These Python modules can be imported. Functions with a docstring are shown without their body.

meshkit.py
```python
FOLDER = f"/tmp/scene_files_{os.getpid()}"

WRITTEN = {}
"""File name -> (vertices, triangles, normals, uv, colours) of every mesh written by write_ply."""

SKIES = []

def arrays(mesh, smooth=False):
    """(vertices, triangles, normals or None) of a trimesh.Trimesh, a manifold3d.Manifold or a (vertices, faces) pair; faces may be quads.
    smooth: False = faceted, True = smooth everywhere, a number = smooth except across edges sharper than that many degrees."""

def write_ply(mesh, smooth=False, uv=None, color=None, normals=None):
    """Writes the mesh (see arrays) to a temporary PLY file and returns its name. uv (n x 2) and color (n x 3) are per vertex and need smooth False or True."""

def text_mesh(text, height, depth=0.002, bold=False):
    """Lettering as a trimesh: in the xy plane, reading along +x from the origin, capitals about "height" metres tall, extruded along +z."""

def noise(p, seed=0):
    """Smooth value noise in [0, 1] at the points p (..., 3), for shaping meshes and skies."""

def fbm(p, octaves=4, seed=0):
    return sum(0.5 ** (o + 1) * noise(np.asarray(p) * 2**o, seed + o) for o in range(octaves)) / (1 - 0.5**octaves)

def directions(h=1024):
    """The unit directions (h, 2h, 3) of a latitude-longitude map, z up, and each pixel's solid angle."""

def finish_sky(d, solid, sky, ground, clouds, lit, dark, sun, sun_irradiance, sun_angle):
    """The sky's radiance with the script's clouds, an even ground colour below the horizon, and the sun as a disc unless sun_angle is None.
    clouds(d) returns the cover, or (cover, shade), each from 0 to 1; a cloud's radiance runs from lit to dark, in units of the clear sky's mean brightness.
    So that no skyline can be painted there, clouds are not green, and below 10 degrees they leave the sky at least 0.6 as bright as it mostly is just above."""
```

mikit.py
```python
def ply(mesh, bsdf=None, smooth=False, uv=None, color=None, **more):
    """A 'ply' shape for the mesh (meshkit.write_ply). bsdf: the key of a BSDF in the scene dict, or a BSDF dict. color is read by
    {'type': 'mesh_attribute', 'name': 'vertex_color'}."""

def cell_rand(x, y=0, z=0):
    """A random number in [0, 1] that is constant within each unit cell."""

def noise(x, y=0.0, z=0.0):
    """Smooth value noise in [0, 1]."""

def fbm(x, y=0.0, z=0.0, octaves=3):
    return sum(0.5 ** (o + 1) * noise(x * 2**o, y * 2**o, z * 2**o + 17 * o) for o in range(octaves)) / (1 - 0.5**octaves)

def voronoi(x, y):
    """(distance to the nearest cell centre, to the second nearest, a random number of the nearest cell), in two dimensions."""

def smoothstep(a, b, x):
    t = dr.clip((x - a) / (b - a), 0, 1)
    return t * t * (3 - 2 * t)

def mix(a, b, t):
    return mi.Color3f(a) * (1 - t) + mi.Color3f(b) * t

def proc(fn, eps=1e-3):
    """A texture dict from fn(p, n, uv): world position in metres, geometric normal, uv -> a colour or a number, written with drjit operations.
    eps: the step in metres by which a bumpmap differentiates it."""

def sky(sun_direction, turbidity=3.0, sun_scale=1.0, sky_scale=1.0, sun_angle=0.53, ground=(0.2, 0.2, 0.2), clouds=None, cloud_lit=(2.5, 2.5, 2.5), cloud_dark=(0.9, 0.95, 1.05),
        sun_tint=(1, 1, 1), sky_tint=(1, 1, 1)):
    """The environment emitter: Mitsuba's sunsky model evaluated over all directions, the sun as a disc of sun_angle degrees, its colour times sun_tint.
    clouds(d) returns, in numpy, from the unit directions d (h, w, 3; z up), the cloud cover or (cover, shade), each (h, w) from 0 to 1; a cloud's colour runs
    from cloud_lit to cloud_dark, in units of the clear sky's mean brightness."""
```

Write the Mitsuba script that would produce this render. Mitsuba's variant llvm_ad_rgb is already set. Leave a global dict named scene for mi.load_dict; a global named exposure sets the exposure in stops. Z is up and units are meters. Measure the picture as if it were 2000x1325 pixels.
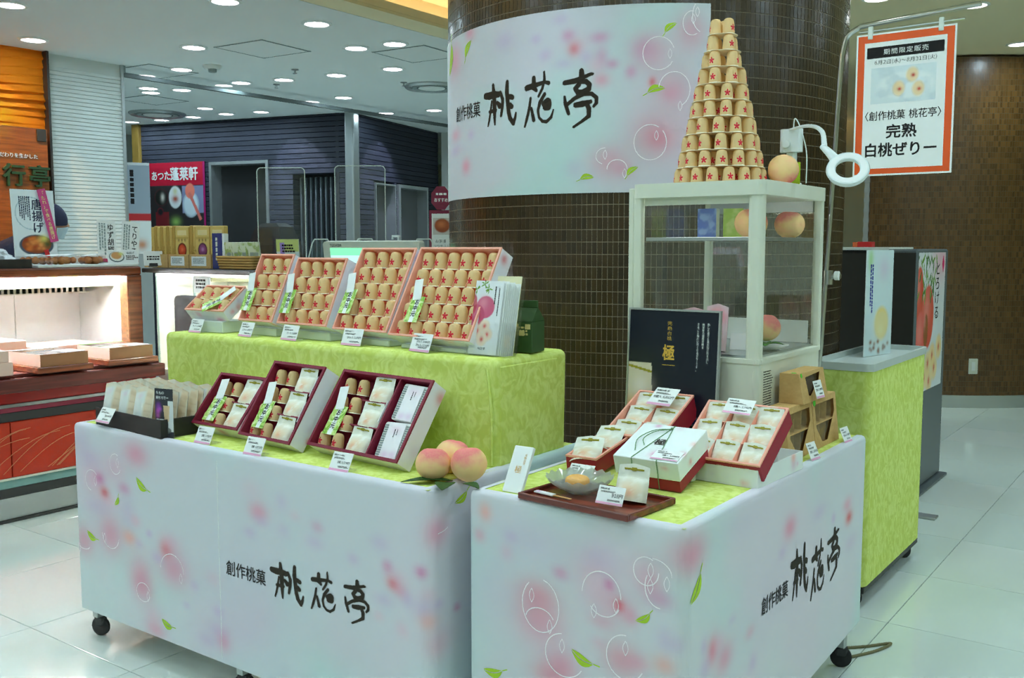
import math, random, numpy as np, trimesh, mitsuba as mi, drjit as dr, mikit
import manifold3d as m3
from shapely.geometry import Polygon, LineString, Point, MultiPolygon, box as sbox
from shapely.ops import unary_union
from shapely import affinity

# ------------------------------------------------------------------ camera, light levels, exposure
T = mi.ScalarTransform4f
scene, labels = {}, {}
EYE = np.array([0.0, 0.0, 1.45])
YAW, PITCH = math.radians(36.05), math.radians(5.38)
AIM = EYE + np.array([-math.sin(YAW) * math.cos(PITCH), math.cos(YAW) * math.cos(PITCH), -math.sin(PITCH)])
scene['camera'] = {'type': 'perspective', 'fov': 55.50, 'fov_axis': 'x', 'near_clip': 0.05, 'far_clip': 100.0,
                   'to_world': T().look_at(origin=EYE.tolist(), target=AIM.tolist(), up=[0, 0, 1])}
exposure = 0.26
DOWNLIGHT = (39.0, 54.0, 62.0)          # radiance of a downlight's lens in the white ceiling
STANDLIGHT = (76.0, 103.0, 120.0)       # the same in the beige ceiling over the stand
CASE_STRIP = (210.0, 250.0, 258.0)         # light strips inside the counters
COVE = (3.6, 3.0, 2.1)                # warm light strip hidden in the ceiling recess
PICTURE_LIGHT = (110.0, 66.0, 26.0)     # warm spot lamp on the orange wall
SHOP_LIGHT = (60.0, 68.0, 90.0)         # cool wall washers on the dark shop front

# ------------------------------------------------------------------ helpers
rng = np.random.default_rng(7)


def lin(r, g=None, b=None):
    a = np.array(r if g is None else (r, g, b), float) / 255.0
    return np.where(a <= 0.04045, a / 12.92, ((a + 0.055) / 1.055) ** 2.4)


def mat(name, rgb, rough=0.55, **kw):
    col = rgb if isinstance(rgb, dict) else {'type': 'rgb', 'value': [float(x) for x in lin(rgb)]}
    scene['mat_' + name] = {'type': 'twosided', 'bsdf': {'type': 'principled', 'base_color': col, 'roughness': rough, **kw}}
    return 'mat_' + name


def num(key):
    k, i = key, 0
    while k in scene or k in used_roots:
        i += 1
        k = f'{key}_{i:03d}'
    return k


used_roots = set()
next_no = {}


def fast_num(key):
    if key not in next_no:
        next_no[key] = 0
        return key
    next_no[key] += 1
    return f'{key}_{next_no[key]:03d}'


def fr(o, ex=(1, 0, 0), ey=(0, 1, 0)):
    ex, ey = np.array(ex, float), np.array(ey, float)
    ex /= np.linalg.norm(ex)
    ey -= ex * (ex @ ey)
    ey /= np.linalg.norm(ey)
    M = np.eye(4)
    M[:3, 0], M[:3, 1], M[:3, 2], M[:3, 3] = ex, ey, np.cross(ex, ey), o
    return M


def rotz(deg, o=(0, 0, 0)):
    a = math.radians(deg)
    return fr(o, (math.cos(a), math.sin(a), 0), (-math.sin(a), math.cos(a), 0))


def rotx(deg, o=(0, 0, 0)):
    a = math.radians(deg)
    return fr(o, (1, 0, 0), (0, math.cos(a), math.sin(a)))


def mv(x, y, z):
    M = np.eye(4)
    M[:3, 3] = (x, y, z)
    return M


def TT(M):
    return T([[float(v) for v in row] for row in M])


def moved(mesh, M):
    m = mesh.copy()
    m.apply_transform(M)
    return m


cat = trimesh.util.concatenate


class Thing:
    """One top-level object: parts are entries keyed name__part, placed by the matrix M."""

    def __init__(self, name, label=None, category=None, group=None, M=None, kind=None):
        self.key = fast_num(name)
        self.M = np.eye(4) if M is None else M
        d = {}
        if label:
            d['label'] = label
        if category:
            d['category'] = category
        if group:
            d['group'] = group
        if kind:
            d['kind'] = kind
        labels[self.key] = d

    def part(self, name, mesh, bsdf, smooth=False, label=None, of=None, M=None, kind=None, color=None, **more):
        """mesh: a trimesh or a prepared ply dict; returns the part's key."""
        base = (of or self.key) + '__' + name if name else self.key
        key = fast_num(base)
        p = mesh if isinstance(mesh, dict) else mikit.ply(mesh, bsdf, smooth=smooth, color=color, **more)
        W = self.M if M is None else self.M @ M
        scene[key] = {**p, 'to_world': TT(W)}
        d = {}
        if label:
            d['label'] = label
        if kind:
            d['kind'] = kind
        if d:
            labels[key] = {**labels.get(key, {}), **d}
        return key


def single(name, mesh, bsdf, label, category, group=None, M=None, smooth=False, kind=None, color=None, **more):
    t = Thing(name, label, category, group, M, kind)
    t.part('', mesh, bsdf, smooth, color=color, **more) if False else None
    p = mesh if isinstance(mesh, dict) else mikit.ply(mesh, bsdf, smooth=smooth, color=color, **more)
    scene[t.key] = {**p, 'to_world': TT(t.M)}
    return t.key


def struct(name, mesh, bsdf, smooth=False, color=None, label=None, M=None, **more):
    t = Thing(name, label, None, None, M, 'structure')
    scene[t.key] = {**mikit.ply(mesh, bsdf, smooth=smooth, color=color, **more), 'to_world': TT(t.M)}
    return t


def bx(x0, x1, y0, y1, z0, z1, r=0.0):
    """A box; r > 0 cuts its edges with a chamfer."""
    if r <= 0:
        m = trimesh.creation.box((x1 - x0, y1 - y0, z1 - z0))
        m.apply_translation(((x0 + x1) / 2, (y0 + y1) / 2, (z0 + z1) / 2))
        return m
    r = min(r, (x1 - x0) * .45, (y1 - y0) * .45, (z1 - z0) * .45)
    pts = []
    for sx, X in ((1, x0), (-1, x1)):
        for sy, Y in ((1, y0), (-1, y1)):
            for sz, Z in ((1, z0), (-1, z1)):
                pts += [(X + sx * r, Y + sy * r, Z), (X + sx * r, Y, Z + sz * r), (X, Y + sy * r, Z + sz * r)]
    return trimesh.convex.convex_hull(np.array(pts))


def rbox(x0, x1, y0, y1, z0, z1, r, seg=3, vertical_only=False):
    """A box with its upright edges rounded (and a small chamfer on top and bottom)."""
    poly = sbox(x0 + r, y0 + r, x1 - r, y1 - r).buffer(r, quad_segs=seg)
    m = trimesh.creation.extrude_polygon(poly, z1 - z0, engine='earcut')
    m.apply_translation((0, 0, z0))
    return m


def cyl(r, h, n=20, r2=None, o=(0, 0, 0)):
    """A cylinder or cone frustum standing on o."""
    return lathe([(0, 0), (r, 0), (r if r2 is None else r2, h), (0, h)], n, o)


def lathe(profile, n=24, o=(0, 0, 0)):
    m = trimesh.creation.revolve(np.array(profile, float), sections=n)
    m.apply_translation(o)
    return m


def tube(pts, r, n=8, caps=True):
    p = np.array(pts, float)
    t = np.gradient(p, axis=0)
    t /= np.linalg.norm(t, axis=1, keepdims=True) + 1e-12
    a = np.cross(t[0], (0, 0, 1.0) if abs(t[0][2]) < .9 else (1.0, 0, 0))
    V = []
    ang = np.arange(n) * 2 * np.pi / n
    rr = np.broadcast_to(r, (len(p),))
    for i in range(len(p)):
        a = a - t[i] * (a @ t[i])
        a /= np.linalg.norm(a)
        b = np.cross(t[i], a)
        V.append(p[i] + rr[i] * (np.cos(ang)[:, None] * a + np.sin(ang)[:, None] * b))
    V = np.vstack(V)
    F = []
    for i in range(len(p) - 1):
        for j in range(n):
            q = [i * n + j, i * n + (j + 1) % n, (i + 1) * n + (j + 1) % n, (i + 1) * n + j]
            F += [[q[0], q[1], q[2]], [q[0], q[2], q[3]]]
    if caps:
        for k, s in ((0, -1), (len(p) - 1, 1)):
            V = np.vstack([V, p[k]])
            c = len(V) - 1
            for j in range(n):
                f = [k * n + j, k * n + (j + 1) % n, c]
                F.append(f if s > 0 else f[::-1])
    return trimesh.Trimesh(V, F, process=False)


def bez(*P, n=16):
    """A Catmull-Rom curve through the points."""
    P = [np.array(p, float) for p in P]
    Q = [2 * P[0] - P[1]] + P + [2 * P[-1] - P[-2]]
    out = []
    for i in range(1, len(Q) - 2):
        for t in np.linspace(0, 1, n, endpoint=i == len(Q) - 3):
            out.append(.5 * (2 * Q[i] + (Q[i + 1] - Q[i - 1]) * t + (2 * Q[i - 1] - 5 * Q[i] + 4 * Q[i + 1] - Q[i + 2]) * t * t + (3 * Q[i] - Q[i - 1] - 3 * Q[i + 1] + Q[i + 2]) * t ** 3))
    return np.array(out)


def grid(fn, us, vs):
    """A sheet: fn(u, v) -> points (n, 3). Returns (mesh, u, v) per vertex."""
    U, V = np.meshgrid(us, vs, indexing='ij')
    u, v = U.ravel(), V.ravel()
    p = fn(u, v)
    nv = len(vs)
    i, j = np.meshgrid(np.arange(len(us) - 1), np.arange(nv - 1), indexing='ij')
    a = (i * nv + j).ravel()
    F = np.vstack([np.stack([a, a + nv, a + nv + 1], 1), np.stack([a, a + nv + 1, a + 1], 1)])
    return trimesh.Trimesh(p, F, process=False), u, v


def flat(shape):
    """A shapely shape as a flat mesh in the xy plane, facing +z."""
    out = []
    for g in getattr(shape, 'geoms', [shape]):
        if g.geom_type != 'Polygon' or g.area < 1e-9:
            continue
        v, f = trimesh.creation.triangulate_polygon(g, engine='earcut')
        m = trimesh.Trimesh(np.column_stack([v, np.zeros(len(v))]), f, process=False)
        if len(f) and m.face_normals[:, 2].sum() < 0:
            m.invert()
        out.append(m)
    return cat(out)


def slab(shape, depth):
    out = [trimesh.creation.extrude_polygon(g, depth, engine='earcut') for g in getattr(shape, 'geoms', [shape]) if g.area > 1e-9]
    return cat(out)


def brush(strokes, s=0.001):
    """Brush strokes [(x, y, width), ...] as one shapely shape."""
    out = []
    for st in strokes:
        for (x0, y0, w0), (x1, y1, w1) in zip(st[:-1], st[1:]):
            out.append(unary_union([Point(x0, y0).buffer(w0 / 2, quad_segs=5), Point(x1, y1).buffer(w1 / 2, quad_segs=5)]).convex_hull)
    return affinity.scale(unary_union(out).simplify(1.0), s, s, origin=(0, 0))


def leaf_shape(x, y, size, deg):
    """A printed leaf with a curled tip, and its pale vein."""
    t = np.linspace(0, 1, 9)
    up = np.column_stack([t, .30 * np.sin(np.pi * t ** .8) + .16 * t * (1 - t)])
    dn = np.column_stack([t[::-1], (-.10 * np.sin(np.pi * t ** 1.2) + .22 * t * (1 - t))[::-1]])
    body = Polygon(np.vstack([up, dn[1:-1]]))
    vein = LineString(np.column_stack([t, .14 * np.sin(np.pi * t) * .6 + .16 * t * (1 - t)])).buffer(.018)
    stalk = LineString([(0, 0), (-.22, -.05)]).buffer(.02)
    res = []
    for g in (unary_union([body.difference(vein), stalk]), vein):
        g = affinity.translate(g, -.5, 0)
        g = affinity.rotate(g, deg, origin=(0, 0))
        res.append(affinity.translate(affinity.scale(g, size, size, origin=(0, 0)), x, y))
    return res


class Paint:
    """Flat print on a sheet: base colour, then blobs and shapes of ink by position on the sheet."""

    def __init__(self, u, v, base):
        self.u, self.v = u, v
        self.c = np.tile(lin(base), (len(u), 1))

    def ink(self, a, rgb):
        a = np.clip(a, 0, 1)[:, None]
        self.c = self.c * (1 - a) + lin(rgb) * a
        return self

    def blob(self, x, y, rx, ry, rgb, a=.7):
        d = ((self.u - x) / rx) ** 2 + ((self.v - y) / ry) ** 2
        return self.ink(a * np.exp(-d * .9), rgb)

    def oval(self, x, y, rx, ry, rgb, a=1.0, soft=.12):
        d = np.sqrt(((self.u - x) / rx) ** 2 + ((self.v - y) / ry) ** 2)
        return self.ink(a * np.clip((1 - d) / soft + .5, 0, 1), rgb)

    def rect(self, x0, x1, y0, y1, rgb, a=1.0):
        return self.ink(a * ((self.u >= x0) & (self.u <= x1) & (self.v >= y0) & (self.v <= y1)), rgb)

    def noise(self, s, rgb, lo=.5, hi=.7, a=1.0, seed=0, sx=1.0):
        import meshkit
        n = meshkit.fbm(np.column_stack([self.u * s * sx, self.v * s, self.u * 0]), 3, seed)
        return self.ink(a * np.clip((n - lo) / (hi - lo), 0, 1), rgb)


def sheet(w, h, nx, ny):
    """A flat sheet in xy from (0, 0) to (w, h): (mesh, u, v)."""
    return grid(lambda u, v: np.column_stack([u, v, u * 0]), np.linspace(0, w, nx + 1), np.linspace(0, h, ny + 1))


def vcol(mesh, rgb):
    return np.tile(lin(rgb), (len(mesh.vertices), 1))


# ------------------------------------------------------------------ materials
VC = {'type': 'mesh_attribute', 'name': 'vertex_color'}
PRINT = mat('print', VC, 0.55, specular=0.35)                 # matt printed paper and cloth, colours by vertex
GLOSSY = mat('print_gloss', VC, 0.22, specular=0.5)            # coated print and glazed tile
SKIN = mat('fruit_skin', VC, 0.62, specular=0.25, sheen=0.25)
WHITE = mat('white_paint', (226, 230, 226), 0.5)
PAPER = mat('paper', (236, 238, 236), 0.6, specular=0.3)
CEIL = mat('ceiling_white', (218, 222, 221), 0.85, specular=0.1)
CEIL2 = mat('ceiling_beige', (226, 214, 178), 0.85, specular=0.1)
INK = mat('ink_black', (26, 24, 24), 0.6, specular=0.2)
BRUSHINK = mat('brush_ink', (42, 34, 24), 0.6, specular=0.2)
STEEL = mat('steel', (196, 202, 204), 0.25, metallic=0.95)
RAILGREY = mat('rail_grey', (84, 92, 90), 0.5)
CHROME = mat('chrome', (214, 216, 218), 0.1, metallic=1.0)
ALU = mat('aluminium', (186, 190, 190), 0.38, metallic=0.8)
BLACK = mat('black_plastic', (22, 22, 24), 0.4)
RUBBER = mat('rubber', (18, 18, 20), 0.7)
DARK = mat('dark_panel', (44, 42, 38), 0.45)
CREAM = mat('cream_enamel', (214, 216, 200), 0.3, clearcoat=0.3)
LEAFGREEN = mat('leaf_print', (168, 200, 40), 0.6)
LINEWHITE = mat('line_print', (246, 236, 240), 0.6)
scene['mat_glass'] = {'type': 'thindielectric', 'int_ior': 1.5}
GLASS = 'mat_glass'
scene['mat_acrylic'] = {'type': 'thindielectric', 'int_ior': 1.49}
ACRYLIC = 'mat_acrylic'


def lime_fn(p, n, uv):
    w = mikit.fbm(p.x * 14, p.y * 14, p.z * 14 + 4)
    a = mikit.fbm(p.x * 60 + 6 * w, p.y * 60 - 5 * w, p.z * 30 + 6 * w)
    f = mikit.smoothstep(.30, .74, a)
    g = mikit.noise(p.x * 160 + 12 * w, p.y * 160, p.z * 110)
    return mikit.mix(mi.Color3f(*[float(x) for x in lin(192, 206, 98)]), mi.Color3f(*[float(x) for x in lin(214, 226, 136)]), f * (.75 + .25 * g))


LIME = mat('lime_cloth', mikit.proc(lime_fn), 0.8, specular=0.15)


def wood_fn(dark, light, sx, sy, sz):
    d, l = mi.Color3f(*[float(x) for x in lin(dark)]), mi.Color3f(*[float(x) for x in lin(light)])

    def fn(p, n, uv):
        w = mikit.fbm(p.x * sx * .3, p.y * sy * .3, p.z * sz * .3)
        return mikit.mix(d, l, mikit.smoothstep(.25, .8, mikit.fbm(p.x * sx + 3 * w, p.y * sy + 3 * w, p.z * sz)))
    return mikit.proc(fn)


REDWOOD = mat('red_wood', wood_fn((92, 40, 20), (146, 72, 38), 40, 4, 60), 0.3, clearcoat=0.4)
SIGNWOOD = mat('sign_wood', wood_fn((120, 62, 18), (156, 84, 26), 6, 6, 70), 0.4)
DARKWOOD = mat('dark_red_wood', wood_fn((62, 20, 16), (92, 32, 26), 40, 4, 60), 0.35)


def kraft_fn(p, n, uv):
    return mikit.mix(mi.Color3f(*[float(x) for x in lin(186, 148, 92)]), mi.Color3f(*[float(x) for x in lin(206, 170, 116)]), mikit.fbm(p.x * 90, p.y * 90, p.z * 90))


KRAFT = mat('kraft_card', mikit.proc(kraft_fn), 0.75, specular=0.15)
BLOB_A= [(389, 743, 54, 35, 1, 70), (258, 677, 54, 36, 0, 60), (121, 621, 56, 47, 0, 65), (110, 694, 50, 28, 2, 40), (161, 627, 23, 16, 3, 70), (190, 579, 22, 16, 4, 80), (313, 612, 28, 16, 3, 50), (214, 551, 45, 18, 0, 50), (137, 520, 66, 22, 2, 40), (330, 532, 37, 40, 2, 40), (374, 507, 24, 16, 0, 50), (219, 431, 55, 52, 1, 65), (333, 442, 31, 20, 6, 60), (453, 476, 14, 10, 2, 60), (391, 430, 18, 11, 2, 40), (43, 380, 48, 42, 1, 60), (547, 439, 26, 24, 4, 70), (572, 467, 40, 24, 0, 50), (587, 378, 62, 49, 1, 65), (496, 400, 23, 14, 2, 50), (395, 307, 52, 55, 1, 70), (405, 269, 36, 25, 1, 40), (460, 185, 42, 36, 0, 50), (472, 139, 42, 22, 1, 50), (696, 343, 16, 12, 2, 40), (651, 269, 16, 10, 2, 40), (818, 284, 23, 15, 2, 50), (840, 193, 26, 27, 1, 65), (810, 219, 39, 20, 2, 40), (755, 175, 37, 17, 2, 40), (792, 389, 31, 20, 0, 30), (54, 753, 47, 57, 2, 30), (1027, 646, 33, 22, 1, 65), (1038, 619, 23, 12, 2, 40), (984, 574, 22, 14, 2, 45), (1134, 694, 20, 21, 2, 35), (994, 713, 38, 28, 0, 25), (1189, 660, 20, 13, 0, 30), (1287, 643, 19, 13, 3, 35), (1140, 608, 22, 18, 2, 30), (1275, 595, 30, 15, 2, 40), (1535, 642, 27, 17, 2, 40), (1431, 576, 18, 13, 2, 45), (1563, 580, 15, 14, 3, 55), (1583, 537, 17, 14, 4, 80), (1597, 554, 30, 20, 0, 50), (1611, 521, 20, 15, 1, 50), (1634, 504, 16, 17, 2, 45), (1548, 483, 27, 14, 2, 40), (1528, 433, 15, 11, 0, 35), (1614, 414, 18, 17, 0, 40), (1006, 400, 219, 147, 2, 14), (950, 223, 200, 100, 2, 16), (1278, 303, 175, 93, 0, 10), (1745, 695, 37, 33, 1, 65), (1686, 588, 18, 13, 3, 70), (1712, 525, 28, 19, 0, 40), (1695, 486, 32, 22, 2, 50), (1711, 453, 28, 19, 6, 50), (1829, 465, 11, 8, 3, 60), (1753, 496, 16, 11, 2, 50), (1746, 384, 42, 34, 1, 35)]
BLOB_B= [(54, 761, 16, 19, 6, 60), (35, 696, 15, 15, 1, 50), (137, 710, 16, 13, 2, 45), (124, 665, 16, 18, 0, 45), (204, 706, 94, 53, 2, 30), (290, 644, 18, 13, 3, 55), (220, 570, 50, 34, 5, 60), (224, 508, 50, 37, 5, 60), (236, 473, 70, 53, 0, 40), (371, 673, 65, 38, 0, 40), (400, 704, 42, 31, 2, 40), (393, 626, 48, 45, 0, 50), (429, 643, 11, 11, 3, 70), (458, 598, 11, 11, 4, 95), (451, 594, 42, 30, 1, 40), (488, 578, 16, 17, 1, 50), (408, 547, 28, 15, 1, 40), (525, 697, 46, 36, 0, 45), (539, 669, 26, 26, 1, 45), (566, 636, 28, 17, 3, 45), (399, 493, 17, 12, 0, 40), (295, 408, 39, 31, 1, 65), (260, 372, 46, 26, 5, 55), (466, 465, 44, 35, 5, 55), (508, 470, 24, 15, 1, 40), (577, 543, 18, 24, 2, 40), (613, 537, 20, 16, 2, 40), (578, 481, 23, 19, 6, 55), (74, 559, 67, 82, 2, 20), (341, 744, 88, 38, 0, 15), (660, 746, 59, 38, 1, 75), (733, 506, 14, 15, 2, 50), (783, 478, 23, 26, 5, 80), (822, 485, 24, 18, 0, 50), (741, 449, 23, 23, 2, 50), (1292, 662, 36, 24, 1, 75), (1839, 567, 27, 17, 4, 80), (1818, 615, 33, 17, 1, 55), (1679, 600, 15, 13, 2, 55), (1540, 651, 47, 19, 2, 40), (1237, 603, 23, 14, 2, 45), (897, 519, 19, 10, 2, 35), (1016, 447, 24, 14, 1, 40), (855, 434, 37, 29, 1, 65), (1039, 355, 21, 20, 2, 45), (1860, 476, 45, 21, 2, 35), (1138, 485, 227, 87, 2, 14), (949, 757, 132, 40, 2, 15)]
BLOB_P= [(-389, 2359, 33, 25, 1, 65), (-567, 2272, 71, 53, 1, 65), (-142, 2287, 41, 28, 2, 40), (22, 2271, 19, 15, 2, 50), (130, 2335, 26, 15, 2, 40), (165, 2270, 21, 19, 3, 50), (191, 2219, 19, 19, 4, 80), (208, 2227, 37, 34, 0, 40), (294, 2254, 28, 17, 3, 50), (65, 2205, 23, 19, 2, 45), (240, 2182, 20, 19, 2, 45), (301, 2182, 20, 30, 3, 40), (144, 2164, 30, 15, 2, 40), (281, 2149, 28, 23, 0, 45), (343, 2151, 19, 15, 3, 50), (301, 2093, 26, 21, 1, 60), (414, 2119, 17, 19, 3, 50), (490, 2194, 58, 57, 1, 45), (457, 2204, 38, 38, 3, 35), (496, 2079, 11, 15, 4, 75), (576, 2050, 62, 61, 1, 45), (566, 2035, 27, 23, 1, 40), (510, 1877, 68, 67, 5, 50), (530, 1867, 35, 30, 5, 45), (334, 1783, 52, 47, 5, 45), (384, 1752, 27, 23, 1, 40), (641, 2269, 47, 56, 1, 55), (-557, 1946, 50, 22, 1, 50), (-379, 1932, 23, 17, 2, 50), (-430, 1801, 32, 26, 1, 70), (-558, 1879, 68, 18, 2, 50), (190, 1757, 30, 27, 2, 30), (670, 1751, 40, 38, 0, 40), (627, 1906, 59, 115, 0, 30)]
ARC_A= [(265, 693, 34, 36, 60, 330), (111, 614, 40, 38, 40, 260), (219, 431, 52, 49, 180, 350), (42, 367, 41, 19, 180, 340), (578, 371, 63, 57, 0, 180), (407, 261, 39, 33, 20, 340), (1745, 702, 45, 12, 190, 350)]
ARC_B= [(230, 548, 56, 69, 130, 440), (228, 509, 43, 32, 20, 170), (408, 614, 54, 58, 0, 180), (415, 612, 48, 50, 220, 330), (528, 697, 33, 34, 60, 360), (565, 663, 39, 48, 150, 270), (303, 436, 57, 55, 100, 330), (476, 474, 52, 55, 90, 330), (545, 695, 50, 36, 0, 90), (641, 751, 37, 43, 70, 250)]
ARC_P= [(519, 2186, 60, 62, 20, 330), (580, 2050, 60, 67, -60, 170), (491, 1852, 62, 67, 60, 400), (318, 1803, 36, 31, 90, 250), (365, 1753, 39, 35, 0, 180), (644, 2298, 35, 45, 80, 300), (689, 2327, 44, 64, 140, 250)]
LEAF_A= [(419, 647, 76, 150), (263, 562, 46, 235), (96, 411, 67, 160), (539, 183, 67, 165), (1847, 771, 60, 205)]
LEAF_B= [(520, 585, 48, 215), (355, 447, 71, 160), (78, 340, 67, 190), (677, 663, 86, 230)]
LEAF_P= [(564, 2279, 61, 40), (512, 2046, 73, 15), (-399, 2293, 92, 50), (426, 1742, 57, 40), (247, 1718, 61, 8), (-649, 2291, 155, 250)]
BRUSH= [[[(1076, 486, 16), (1099, 484, 19), (1122, 487, 17), (1143, 484, 15)], [(1117, 516, 7), (1120, 491, 14), (1124, 457, 16), (1124, 425, 11), (1125, 406, 7), (1126, 393, 2)], [(1109, 466, 4), (1104, 437, 5), (1097, 410, 4), (1090, 392, 2)], [(1098, 435, 6), (1130, 437, 9)], [(1153, 490, 7), (1164, 468, 10), (1162, 443, 9), (1156, 418, 6)], [(1138, 460, 7), (1149, 449, 15)], [(1185, 518, 9), (1183, 488, 13), (1187, 457, 14), (1191, 427, 12), (1198, 406, 12), (1212, 391, 11)], [(1212, 391, 9), (1220, 408, 6), (1223, 421, 3)], [(1197, 472, 13), (1208, 469, 12)], [(1197, 447, 13), (1205, 442, 12)]], [[(1259, 490, 14), (1283, 494, 13), (1305, 498, 7), (1328, 502, 6), (1341, 498, 8)], [(1286, 517, 9), (1286, 490, 14), (1296, 480, 6)], [(1325, 531, 3), (1326, 510, 5), (1318, 484, 5), (1304, 463, 4)], [(1274, 460, 4), (1269, 431, 6), (1260, 401, 5), (1251, 379, 3)], [(1277, 430, 5), (1286, 396, 9)], [(1327, 468, 7), (1310, 446, 8), (1302, 423, 5), (1306, 402, 4), (1319, 390, 5), (1334, 388, 6), (1350, 399, 5), (1358, 420, 2)], [(1325, 440, 15), (1338, 443, 23), (1340, 431, 18), (1329, 430, 15)]], [[(1446, 527, 10), (1447, 511, 14)], [(1394, 498, 9), (1426, 501, 11), (1450, 508, 8), (1474, 517, 5), (1479, 517, 4)], [(1438, 491, 10), (1427, 480, 8), (1435, 470, 11), (1449, 469, 11), (1468, 477, 11), (1470, 489, 10), (1460, 498, 10), (1446, 498, 8)], [(1394, 460, 4), (1397, 441, 7), (1407, 414, 6)], [(1400, 437, 6), (1425, 454, 7), (1453, 465, 8), (1477, 464, 7), (1491, 453, 7), (1491, 439, 6), (1483, 430, 4)], [(1428, 436, 10), (1449, 438, 13), (1473, 443, 8)], [(1461, 440, 7), (1469, 424, 10), (1469, 405, 9)], [(1469, 405, 8), (1448, 391, 4), (1423, 377, 3)]]]
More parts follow.
